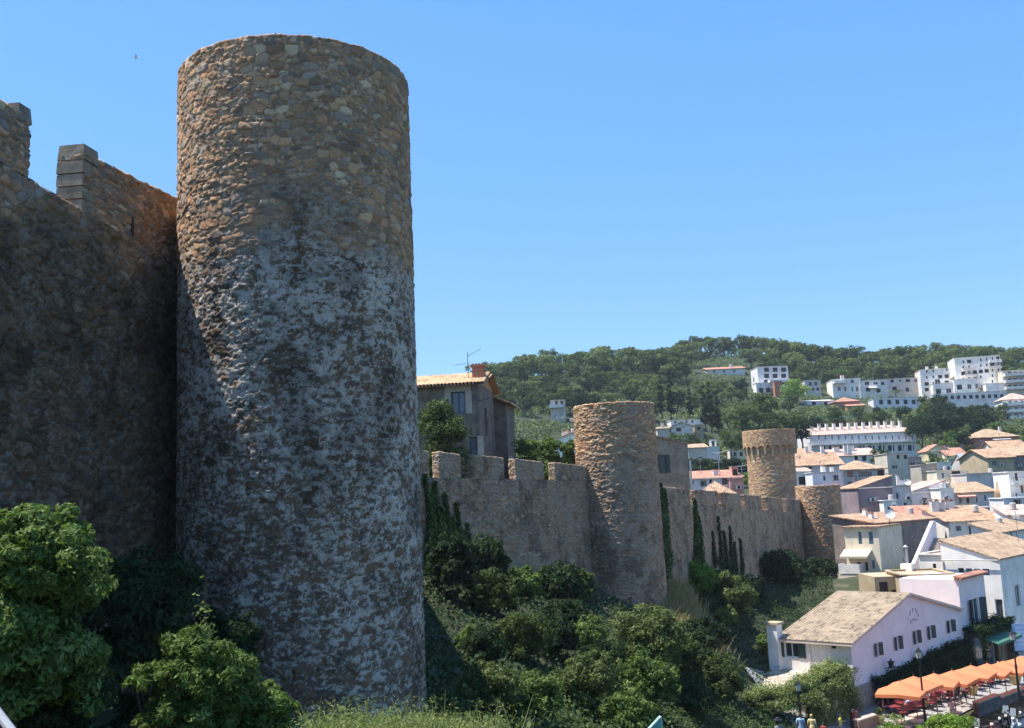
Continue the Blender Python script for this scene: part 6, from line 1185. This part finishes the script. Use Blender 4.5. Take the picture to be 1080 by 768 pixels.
# orange parasols in a row
APX = [(950, 719, 63.0), (963.5, 713, 64.6), (985, 710, 66.4), (1004, 707, 68), (1024, 701.5, 69.6), (1041, 699.5, 71.4), (1058, 697, 73.2), (1077, 692, 74.6), (1096, 690, 76.4)]
ORD = ('leftmost', 'second', 'third', 'fourth', 'middle', 'sixth', 'seventh', 'eighth', 'last')
M_par = leafmat('parasol', [(.78, .27, .13), (.84, .33, .18)], .3, .8)
def parasol():
    r = thing('parasol', 'x', 'parasol'); mb = MB(); hz, w_, zc_ = 0, 1.38, -.55
    ring = []; n = 8
    for k in range(n):
        a = math.pi/4+2*math.pi*k/n; q = w_*(1.32 if k % 2 == 0 else 1.0); ring.append(Vector((q*math.cos(a), q*math.sin(a), zc_-(.05 if k % 2 == 0 else -.03))))
    for k in range(n):
        a, b_ = ring[k], ring[(k+1) % n]; m1, m2 = a*.5+Vector((0, 0, -.035)), b_*.5+Vector((0, 0, -.035)); mb.face([(0, 0, 0), m1, m2]); mb.face([m1, a, b_, m2]); mb.face([a, a+Vector((0, 0, -.2)), b_+Vector((0, 0, -.2)), b_])
    mb.build('canopy', M_par, r)
    mb = MB(); mb.tube([(0, 0, -2.75), (0, 0, .12)], .03, 8); mb.build('pole', M_wood, r); mb = MB(); mb.box((0, 0, -2.7), (.6, .6, .12)); mb.build('base', M_grey, r)
    mb = MB()
    for k in range(8): mb.tube([Vector((0, 0, -.07)), ring[k]*.97+Vector((0, 0, -.03))], .015, 4)
    mb.build('ribs', M_wood, r); return r
pr0 = parasol()
for i, (px, py, Z) in enumerate(APX):
    r = pr0 if i == 0 else copy_tree(pr0); q = P(px, py, Z); r.location = (q.x, q.y, q.z); r.rotation_euler = (0, 0, rad(52+rr.uniform(-8, 8)))
    r['label'] = ('leftmost orange parasol of the street terrace row, its canopy fully visible' if i == 0 else '%s orange parasol from the left in the street terrace row' % ORD[i] if i not in (4, 8) else ('middle orange parasol of the street terrace row' if i == 4 else 'last orange parasol at the right edge of the picture')); r['group'] = 'orange parasols along the street terrace'
# tables and dark red chairs
M_red = simple((.17, .018, .022), .6, 0, .25); M_tab = simple((.20, .03, .03), .5)
def chair():
    r = thing('terrace_chair', 'x', 'chair'); mb = MB(); mb.box((0, 0, .45), (.48, .46, .06)); mb.build('seat', M_red, r)
    mb = MB(); mb.box((0, .22, .78), (.46, .05, .42), 0, Matrix.Rotation(rad(-10), 3, 'X')); mb.build('backrest', M_red, r)
    for x in (-.2, .2):
        for y in (-.19, .19): mb = MB(); mb.tube([(x, y, .43), (x*1.1, y*1.15, 0)], .02, 5); mb.build('leg', M_iron, r)
        mb = MB(); mb.tube([(x*1.15, .2, .68), (x*1.15, -.18, .66), (x*1.1, -.2, .45)], .022, 5); mb.build('armrest', M_red, r)
    return r
def table_():
    r = thing('terrace_table', 'x', 'table'); mb = MB(); mb.box((0, 0, .74), (.75, .75, .04)); mb.build('tabletop', M_tab, r); mb = MB(); mb.tube([(0, 0, 0), (0, 0, .72)], .035, 8); mb.box((0, 0, .02), (.5, .5, .03)); mb.build('pedestal', M_iron, r); return r
NTH = 'first second third fourth fifth sixth seventh eighth ninth tenth eleventh twelfth thirteenth fourteenth fifteenth'.split()
ch0 = chair(); tb0 = table_(); nc = 0; nt_ = 0; seats = []
CSP = [(944, 757), (953, 753), (963, 750), (973, 747), (983, 742), (992, 740), (1001, 738), (1010, 734), (1019, 731), (1028, 727), (1037, 724), (1046, 721), (1055, 719), (1064, 715), (1074, 712)]
for i, (px, py) in enumerate(CSP):
    q = onground(px, py, .0); r = tb0 if nt_ == 0 else copy_tree(tb0); nt_ += 1; r.location = q; r.rotation_euler = (0, 0, rr.uniform(0, 1.5)); r['label'] = 'dark red table on the street terrace, %s from the left' % NTH[i]; r['group'] = 'dark red terrace tables'
    for k in range(3):
        a = rad(50)+k*2.1+rr.uniform(-.3, .3); c = ch0 if nc == 0 else copy_tree(ch0); nc += 1; c.location = q+Vector((math.cos(a)*.72, math.sin(a)*.72, 0)); c.rotation_euler = (0, 0, a-math.pi/2); c['label'] = 'dark red armchair at the %s terrace table from the left' % NTH[i]; c['group'] = 'chairs at the %s terrace table' % NTH[i]; seats.append((c.location.copy(), a-math.pi/2))

# people
M_skin = simple((.48, .27, .18), .6, 0, .05); M_hairb = simple((.04, .025, .018), .7); M_hairy = simple((.42, .28, .10), .7); M_hairg = simple((.25, .22, .18), .7)
def person(label, loc, rz, shirt, lower, hair, skirt=False, pose='walk', hat=None, h=1.7, seed=0, arms=None, group=None):
    r = thing('person', label, 'person', tuple(loc), rz, group); rg = random.Random(seed); k = h/1.7; sw = rg.uniform(.12, .22) if pose == 'walk' else .02
    V = {}; hz = .90 if pose != 'sit' else .50
    V['pel'] = (0, 0, hz); V['belly'] = (0, .0, hz+.16); V['chest'] = (0, -.01, hz+.36); V['neck'] = (0, -.01, hz+.55); V['head'] = (0, -.03, hz+.70); V['top'] = (0, -.03, hz+.79)
    rad_ = dict(pel=(.14, .10), belly=(.125, .09), chest=(.15, .10), neck=(.052, .052), head=(.088, .10), top=(.06, .07))
    E_ = [('pel', 'belly'), ('belly', 'chest'), ('chest', 'neck'), ('neck', 'head'), ('head', 'top')]
    for s, n_ in ((-1, 'L'), (1, 'R')):
        V['sh'+n_] = (s*.17, 0, hz+.48); ar = arms[0 if s < 0 else 1] if arms else 'down'
        if ar == 'down': V['el'+n_] = (s*.23, .03, hz+.20); V['wr'+n_] = (s*.23, -.08-s*sw*.4, hz-.04); V['hd'+n_] = (s*.225, -.12-s*sw*.4, hz-.13)
        elif ar == 'up': V['el'+n_] = (s*.24, -.16, hz+.30); V['wr'+n_] = (s*.12, -.26, hz+.54); V['hd'+n_] = (s*.08, -.27, hz+.62)
        else: V['el'+n_] = (s*.24, -.02, hz+.22); V['wr'+n_] = (s*.14, -.26, hz+.24); V['hd'+n_] = (s*.10, -.34, hz+.26)
        if pose == 'sit': V['hp'+n_] = (s*.09, -.05, hz-.03); V['kn'+n_] = (s*.11, -.44, hz-.02); V['an'+n_] = (s*.11, -.42, .08); V['ft'+n_] = (s*.11, -.56, .03)
        else: V['hp'+n_] = (s*.09, 0, hz-.07); V['kn'+n_] = (s*.095, -s*sw*.8-.02, .48); V['an'+n_] = (s*.095, -s*sw*1.5+.05, .08); V['ft'+n_] = (s*.10, -s*sw*1.5-.10, .035)
        rad_.update({'sh'+n_: (.06, .06), 'el'+n_: (.042, .042), 'wr'+n_: (.03, .03), 'hd'+n_: (.034, .022), 'hp'+n_: (.088, .088), 'kn'+n_: (.055, .058), 'an'+n_: (.036, .04), 'ft'+n_: (.042, .03)})
        E_ += [('chest', 'sh'+n_), ('sh'+n_, 'el'+n_), ('el'+n_, 'wr'+n_), ('wr'+n_, 'hd'+n_), ('pel', 'hp'+n_), ('hp'+n_, 'kn'+n_), ('kn'+n_, 'an'+n_), ('an'+n_, 'ft'+n_)]
    names = list(V); me = bpy.data.meshes.new('b'); me.from_pydata([V[n_] for n_ in names], [(names.index(a), names.index(b_)) for a, b_ in E_], []); ob = bpy.data.objects.new('b', me); COL.objects.link(ob)
    sk = ob.modifiers.new('s', 'SKIN'); 
    if not me.skin_vertices: me.attributes
    for i, n_ in enumerate(names): me.skin_vertices[0].data[i].radius = rad_[n_]
    me.skin_vertices[0].data[0].use_root = True; su = ob.modifiers.new('u', 'SUBSURF'); su.levels = 1; su.render_levels = 1
    dg = bpy.context.evaluated_depsgraph_get(); bm_ = bpy.data.meshes.new_from_object(ob.evaluated_get(dg)); bpy.data.objects.remove(ob); bm_.materials.clear(); body = link('body', bm_, M_skin, r); body.scale = (k, k, k)
    bm_.polygons.foreach_set('use_smooth', [True]*len(bm_.polygons)); vs = [v.co.copy() for v in bm_.vertices]; nr = [v.normal.copy() for v in bm_.vertices]; tz_ = hz
    def cloth(name, test, mat, off=.014, flare=None):
        fs_ = [p for p in bm_.polygons if test(p.center)]; used = sorted({i for p in fs_ for i in p.vertices}); mp_ = {i: j for j, i in enumerate(used)}; mb = MB(); 
        me2 = bpy.data.meshes.new(name); me2.from_pydata([vs[i]+nr[i]*off for i in used], [], [[mp_[i] for i in p.vertices] for p in fs_]); o = link(name, me2, mat, r); o.scale = (k, k, k); me2.polygons.foreach_set('use_smooth', [True]*len(fs_)); return o
    cloth('shirt', lambda c: tz_+.02 < c.z < tz_+.53 and abs(c.x) < .235 and c.z > tz_+(.0 if abs(c.x) < .17 else .28) and c.y > -.2, shirt)
    if skirt:
        mb = MB(); mb.lathe([(.15, hz+.16), (.17, hz), (.24, hz-.38), (.25, hz-.40), (.15, hz-.38)], 14); o = mb.build('skirt', lower, r, smooth=True); o.scale = (k, k, k)
    else: cloth('trousers', (lambda c: c.z < tz_+.05 and c.z > .42 and abs(c.x) < .19) if pose != 'sit' else (lambda c: c.z < tz_+.05 and c.z > .2 and abs(c.x) < .2), lower, .012)
    cloth('hair', lambda c: c.z > tz_+.63 and (c.y > -.075 or c.z > tz_+.79) and abs(c.x) < .13, hair, .018)
    if hat: mb = MB(); mb.lathe([(.19, hz+.80), (.19, hz+.815), (.10, hz+.82), (.10, hz+.90), (.05, hz+.92)], 14, (0, -.03, 0)); o = mb.build('hat', hat, r); o.scale = (k, k, k)
    for s in (-1, 1):
        mb = MB(); y_ = (-s*sw*1.5-.03 if pose != 'sit' else -.50); mb.box((s*.10 if pose != 'sit' else s*.11, y_-.02, .035), (.085, .24, .07)); o = mb.build('shoe', simple((.12, .10, .09), .7), r); o.scale = (k, k, k)
    return r
Wh = simple((.75, .74, .72), .8); Bl = simple((.12, .2, .36), .8); Yg = simple((.55, .62, .08), .7); Ye = simple((.62, .50, .24), .8); Gr = simple((.2, .2, .22), .8); Rd = simple((.35, .05, .05), .8); Dk = simple((.03, .03, .04), .8); Pk = simple((.6, .45, .5), .8); Tq = simple((.3, .45, .6), .8)
def pp(px, pyh, h=1.7): return onground(px, pyh, h)
person('person walking in a short white dress with dark hair in front of the hedge', pp(867.5, 736), rad(20), Wh, Wh, M_hairb, True, seed=1)
person('person in a white top and blue shorts with raised hands near the hedge', pp(879, 734, 1.75), rad(-20), Wh, Bl, M_hairb, h=1.75, seed=2, arms=('up', 'up'))
person('child in a bright yellow green shirt on the street', pp(885.5, 753, 1.4), rad(60), Yg, Gr, M_hairb, h=1.4, seed=3, arms=('down', 'fwd'))
person('person in a pale blue and white shirt next to the lamp post at the bottom', pp(843.5, 752), rad(170), Tq, Wh, M_hairb, seed=4)
person('blond person in a yellow patterned dress at the bottom of the street', pp(855.5, 753), rad(160), Ye, Ye, M_hairy, True, seed=5)
person('person in grey wearing a dark cap at the bottom edge of the street', pp(820.5, 759, 1.72), rad(200), Gr, Gr, M_hairb, hat=Dk, seed=6)
person('small child with dark hair between the adults at the bottom edge', pp(868, 762, 1.2), rad(150), Rd, Dk, M_hairb, h=1.2, seed=7)
person('person in a white shirt standing behind the terrace tables', pp(1014, 716), rad(30), Wh, Dk, M_hairb, seed=8)
person('person in dark clothes standing behind the terrace tables', pp(1008, 718), rad(0), Dk, Dk, M_hairb, seed=9)
person('person in a pale lilac shirt sitting at the left part of the terrace', pp(1003, 736, 1.3), rad(150), Pk, Gr, M_hairg, seed=10, pose='sit', arms=('fwd', 'fwd'))
lab = ('dark haired guest in red sitting at the left end of the terrace', 'seated guest in pale blue at the second terrace table', 'seated guest in white beside the lamp post on the terrace', 'seated guest in dark clothes in the middle of the terrace', 'seated guest with grey hair right of the terrace middle', 'seated guest in pink near the clay pots', 'seated guest in black at the right part of the terrace', 'seated guest in white at the right end of the terrace')
for i, j in enumerate((1, 5, 9, 17, 22, 28, 34, 40)):
    l, a = seats[j]; person(lab[i], l, a+math.pi*0, (Rd, Tq, Wh, Dk, Gr, Pk, Dk, Wh)[i], (Dk, Bl, Gr)[i % 3], (M_hairb, M_hairb, M_hairy, M_hairb, M_hairg)[i % 5], seed=20+i, pose='sit', arms=('fwd', 'fwd'))
# low terrace wall with pale capping, clay pots, bin
M_rub = plaster((.17, .155, .14), .5, (.05, .05, .045), .7, .95, 2.4, 1.0)
def lowwall(label, pa, pb, h_, th=.35, mat=None, capm=None):
    a = onground(pa[0], pa[1], h_); b_ = onground(pb[0], pb[1], h_); d_ = (b_-a); L_ = Vector((d_.x, d_.y, 0)).length; r = thing('low_wall', label, 'wall', tuple(a), math.atan2(d_.y, d_.x)); sl = d_.z/L_; n = max(1, int(L_/1.2)); mb = MB(); mc = MB()
    for k in range(n): x = L_*(k+.5)/n; mb.box((x, 0, sl*x+h_/2-.9), (L_/n, th, h_+1.8)); mc.box((x, 0, sl*x+h_+.05), (L_/n-.01, th+.14, .10))
    mb.build('wall', mat or M_rub, r); mc.build('capping', capm or plaster((.50, .40, .32)), r); return r
lowwall('low rubble wall with a pale pink capping on the terrace edge above the motorbikes', (1029, 742), (1052, 733), .75)
lowwall('low wall with a pale capping at the terrace edge left of the green bush', (947, 763), (975, 752), .6)
lowwall('low brick planter wall at the street corner by the yellow plants', (903, 762), (923, 753), .6, .35, plaster((.26, .17, .13), .4))
lowwall('dark terrace wall running to the right edge behind the motorbikes', (1053, 736), (1085, 724), .5)
def pot(px, py, label, s=1.0):
    q = onground(px, py); r = thing('flower_pot', label, 'flower pot', tuple(q)); mb = MB(); mb.lathe([(.2*s, 0), (.34*s, .45*s), (.38*s, .47*s), (.38*s, .56*s), (.3*s, .56*s), (.28*s, .48*s)], 14); mb.build('pot', simple((.52, .38, .18), .8), r)
    link('plant', foliage_mesh('plant', [(0, 0, .85*s, .4*s, .4*s, .38*s)], 500, .14, int(px), nclump=10), L_olive, r)
pot(1026, 733, 'ochre clay pot on the terrace behind the pale capped wall', 1.2); pot(1071, 722, 'large ochre clay pot near the right edge of the terrace', 1.5); pot(975, 746, 'ochre clay pot beside the lamp post on the terrace', 1.0); pot(929, 763, 'ochre clay pot among the yellow plants at the street corner', .9)
q = onground(901.5, 767); r = thing('litter_bin', 'dark red brown litter bin at the bottom of the street', 'litter bin', tuple(q)); mb = MB(); mb.lathe([(.24, .0), (.27, .1), (.28, .85), (.31, .9), (.31, .98), (.22, 1.05)], 12); mb.build('bin', simple((.14, .04, .035), .6), r); mb = MB(); mb.lathe([(.20, 1.05), (.05, 1.16)], 12); mb.build('lid', M_iron, r)
bush_px('feathery light green bush at the bottom right in front of the terrace', 1000, 769, 29, 20, 57, 9000, .14, L_lime, 401, sub=5, tone=(.35, .22))
bush_px('yellow flowering plants on the planter by the street corner', 941, 760, 14, 9, 61, 2200, .12, L_weed, 402, sub=4, tone=(.75, .2)); bush_px('small light green bush below the yellow flowering plants', 940, 771, 18, 9, 59, 2500, .13, L_lime, 403, sub=3, tone=(.4, .2))
# scooters
def scooter(label, loc, rz, col, screen=False):
    r = thing('motor_scooter', label, 'motor scooter', tuple(loc), rz); cm = simple(col, .25, .1, .05)
    for x in (-.62, .62):
        mb = MB(); n = 18
        for k in range(n):
            a0, a1 = 2*math.pi*k/n, 2*math.pi*(k+1)/n; f = lambda a, q, y: (x+q*math.cos(a), y, .25+q*math.sin(a))
            for q1, q2, y1, y2 in ((.25, .25, -.055, .055), (.25, .15, .055, .045), (.15, .25, -.045, -.055)): mb.face([f(a0, q1, y1), f(a1, q1, y1), f(a1, q2, y2), f(a0, q2, y2)])
        wl = mb.build('wheel', simple((.015, .015, .015), .8), r); mb = MB(); mb.tube([(x, -.05, .25), (x, .05, .25)], .15, 12); mb.build('rim', simple((.5, .5, .5), .3, .8), wl)
    mb = MB()
    pr = [(-.85, .45), (-.75, .72), (-.25, .72), (-.12, .42), (.28, .34), (.42, .62), (.52, .95), (.58, .95), (.60, .55), (.50, .28), (-.2, .20), (-.6, .32)]
    for s, wd in ((1, .16), (-1, .16)): mb.face([(x, s*wd*(1 if x < .3 else .8), z) for x, z in (pr if s < 0 else pr[::-1])])
    for i in range(len(pr)):
        a, b_ = pr[i], pr[(i+1) % len(pr)]; wa = .16*(1 if a[0] < .3 else .8); wb = .16*(1 if b_[0] < .3 else .8); mb.face([(a[0], -wa, a[1]), (a[0], wa, a[1]), (b_[0], wb, b_[1]), (b_[0], -wb, b_[1])])
    mb.tube([(.62, 0, .5), (.75, 0, .45), (.86, 0, .30)], [.10, .09, .05], 8); o = mb.build('body', cm, r); bv = o.modifiers.new('b', 'BEVEL'); bv.width = .03; bv.segments = 2
    mb = MB(); mb.box((-.42, 0, .79), (.72, .27, .11)); o = mb.build('seat', simple((.02, .02, .02), .6), r); bv = o.modifiers.new('b', 'BEVEL'); bv.width = .04; bv.segments = 2
    mb = MB(); mb.tube([(.52, 0, .9), (.50, 0, 1.05)], .03, 6); mb.tube([(.46, -.33, 1.06), (.52, 0, 1.04), (.46, .33, 1.06)], .018, 6); hb_ = mb.build('handlebar', M_iron, r)
    for s in (-1, 1): mb = MB(); mb.tube([(.48, s*.25, 1.06), (.5, s*.32, 1.22)], .008, 4); mb.box((.5, s*.33, 1.26), (.02, .13, .08)); mb.build('mirror', M_iron, hb_)
    mb = MB(); mb.lathe([(.09, 0), (.09, .04), (.04, .06)], 10); o = mb.build('headlight', simple((.8, .8, .75), .2), r); o.location = (.60, 0, .86); o.rotation_euler = (0, rad(80), 0)
    if screen: mb = MB(); mb.face([(.60, -.2, 1.0), (.60, .2, 1.0), (.45, .16, 1.45), (.45, -.16, 1.45)]); mb.face([(.44, -.16, 1.45), (.44, .16, 1.45), (.59, .2, 1.0), (.59, -.2, 1.0)]); mb.build('windshield', simple((.20, .23, .26), .08), r)
for px, py, a, c, s, lab in ((1036, 768, 215, (.62, .62, .62), True, 'white scooter with a windshield at the bottom edge right of the green bush'), (1049, 763, 230, (.35, .12, .12), False, 'dull red scooter parked second from the left'), (1058, 757, 225, (.03, .03, .035), False, 'black scooter parked in the middle of the row'), (1064, 754, 228, (.04, .04, .05), True, 'dark scooter parked beside the black one'), (1073, 757, 220, (.42, .44, .48), True, 'large pale grey scooter at the right edge of the picture'), (1080, 751, 222, (.10, .10, .14), False, 'dark blue scooter half cut by the right edge')):
    scooter(lab, onground(px, py, .8), rad(a), c, s)

# gull
q = P(143, 61, 110); r = thing('seagull', 'small white gull flying in the blue sky left of the tall tower', 'bird', tuple(q), rad(20)); V = [(0, 0, 0)]
mb = MB(); mb.tube([(-.28, 0, -.02), (-.18, 0, 0), (0, 0, .02), (.2, 0, .02), (.30, 0, .03), (.37, 0, .02)], [.015, .05, .075, .06, .04, .008], 10)
for s in (-1, 1):
    pts_ = [(.12, .04, .03), (.14, .32, .16), (.05, .62, .12), (-.08, .60, .11), (-.02, .30, .14), (-.10, .04, .02)]
    for dz, rv_ in ((0, False), (-.012, True)):
        q_ = [(x, s*y, z+dz) for x, y, z in pts_]; mb.face([q_[0], q_[1], q_[4], q_[5]]); mb.face([q_[1], q_[2], q_[3], q_[4]])
mb.face([(-.26, -.02, 0), (-.42, -.07, 0), (-.42, .07, 0), (-.26, .02, 0)]); mb.build('body', simple((.8, .8, .8), .6), r, smooth=False)
# turquoise panel at the bottom and handrail in the corner
q = P(697, 756, 13.0); r = thing('information_panel', 'corner of a turquoise panel rising at the bottom edge below the shrubs', 'panel', (q.x, q.y, q.z)); R = Matrix.Rotation(rad(-46), 3, 'Y')
mb = MB(); mb.box((-.5, 0, -.36), (1.1, .03, .62), 0, Matrix.Rotation(rad(-42), 3, 'Y')); 
mb = MB(); mb.face([(0, 0, 0), (0, 0, -1.2), (-1.3, 0, -1.2)][::-1]); mb.face([(0, .03, 0), (0, .03, -1.2), (-1.3, .03, -1.2)]); mb.build('panel', simple((.12, .36, .30), .45), r)
mb = MB(); mb.tube([(0, .015, .0), (0, .015, -1.2)], .014, 6); mb.tube([(0, .015, 0), (-1.3, .015, -1.2)], .02, 6); mb.build('frame', simple((.45, .62, .58), .4), r); mb = MB(); mb.tube([(-.1, .05, -.2), (-.1, .05, -3.5)], .03, 6); mb.build('post', M_iron, r)
a = P(-14, 736, 5.0); b_ = P(26, 790, 4.2); r = thing('handrail', 'grey metal handrail crossing the bottom left corner', 'handrail', tuple(a)); b2 = b_-a; mb = MB(); mb.tube([-b2*1.2, (0, 0, 0), b2, b2*2.2], .021, 10); mb.build('rail', simple((.35, .37, .40), .4, .4), r, smooth=True)
mb = MB(); mb.tube([-b2*1.1, -b2*1.1+Vector((0, 0, -1.4))], .02, 8); mb.build('post', M_iron, r)

# ---- the air between here and the far hill
hz_ = bpy.data.meshes.new('haze'); hb = MB(); hb.box((150, 290, 75), (1100, 760, 210)); ho = hb.build('haze', None or [], None)
mh = bpy.data.materials.new('haze'); mh.use_nodes = True; th = mh.node_tree; th.nodes.clear(); oh = th.nodes.new('ShaderNodeOutputMaterial'); pv = th.nodes.new('ShaderNodeVolumePrincipled')
pv.inputs['Color'].default_value = (.80, .88, 1.0, 1); pv.inputs['Density'].default_value = 0.00013; pv.inputs['Anisotropy'].default_value = .2; th.links.new(pv.outputs[0], oh.inputs['Volume']); ho.data.materials.append(mh); tag(ho, 'thin bluish summer haze softening the far hillside', 'haze', None, 'stuff')
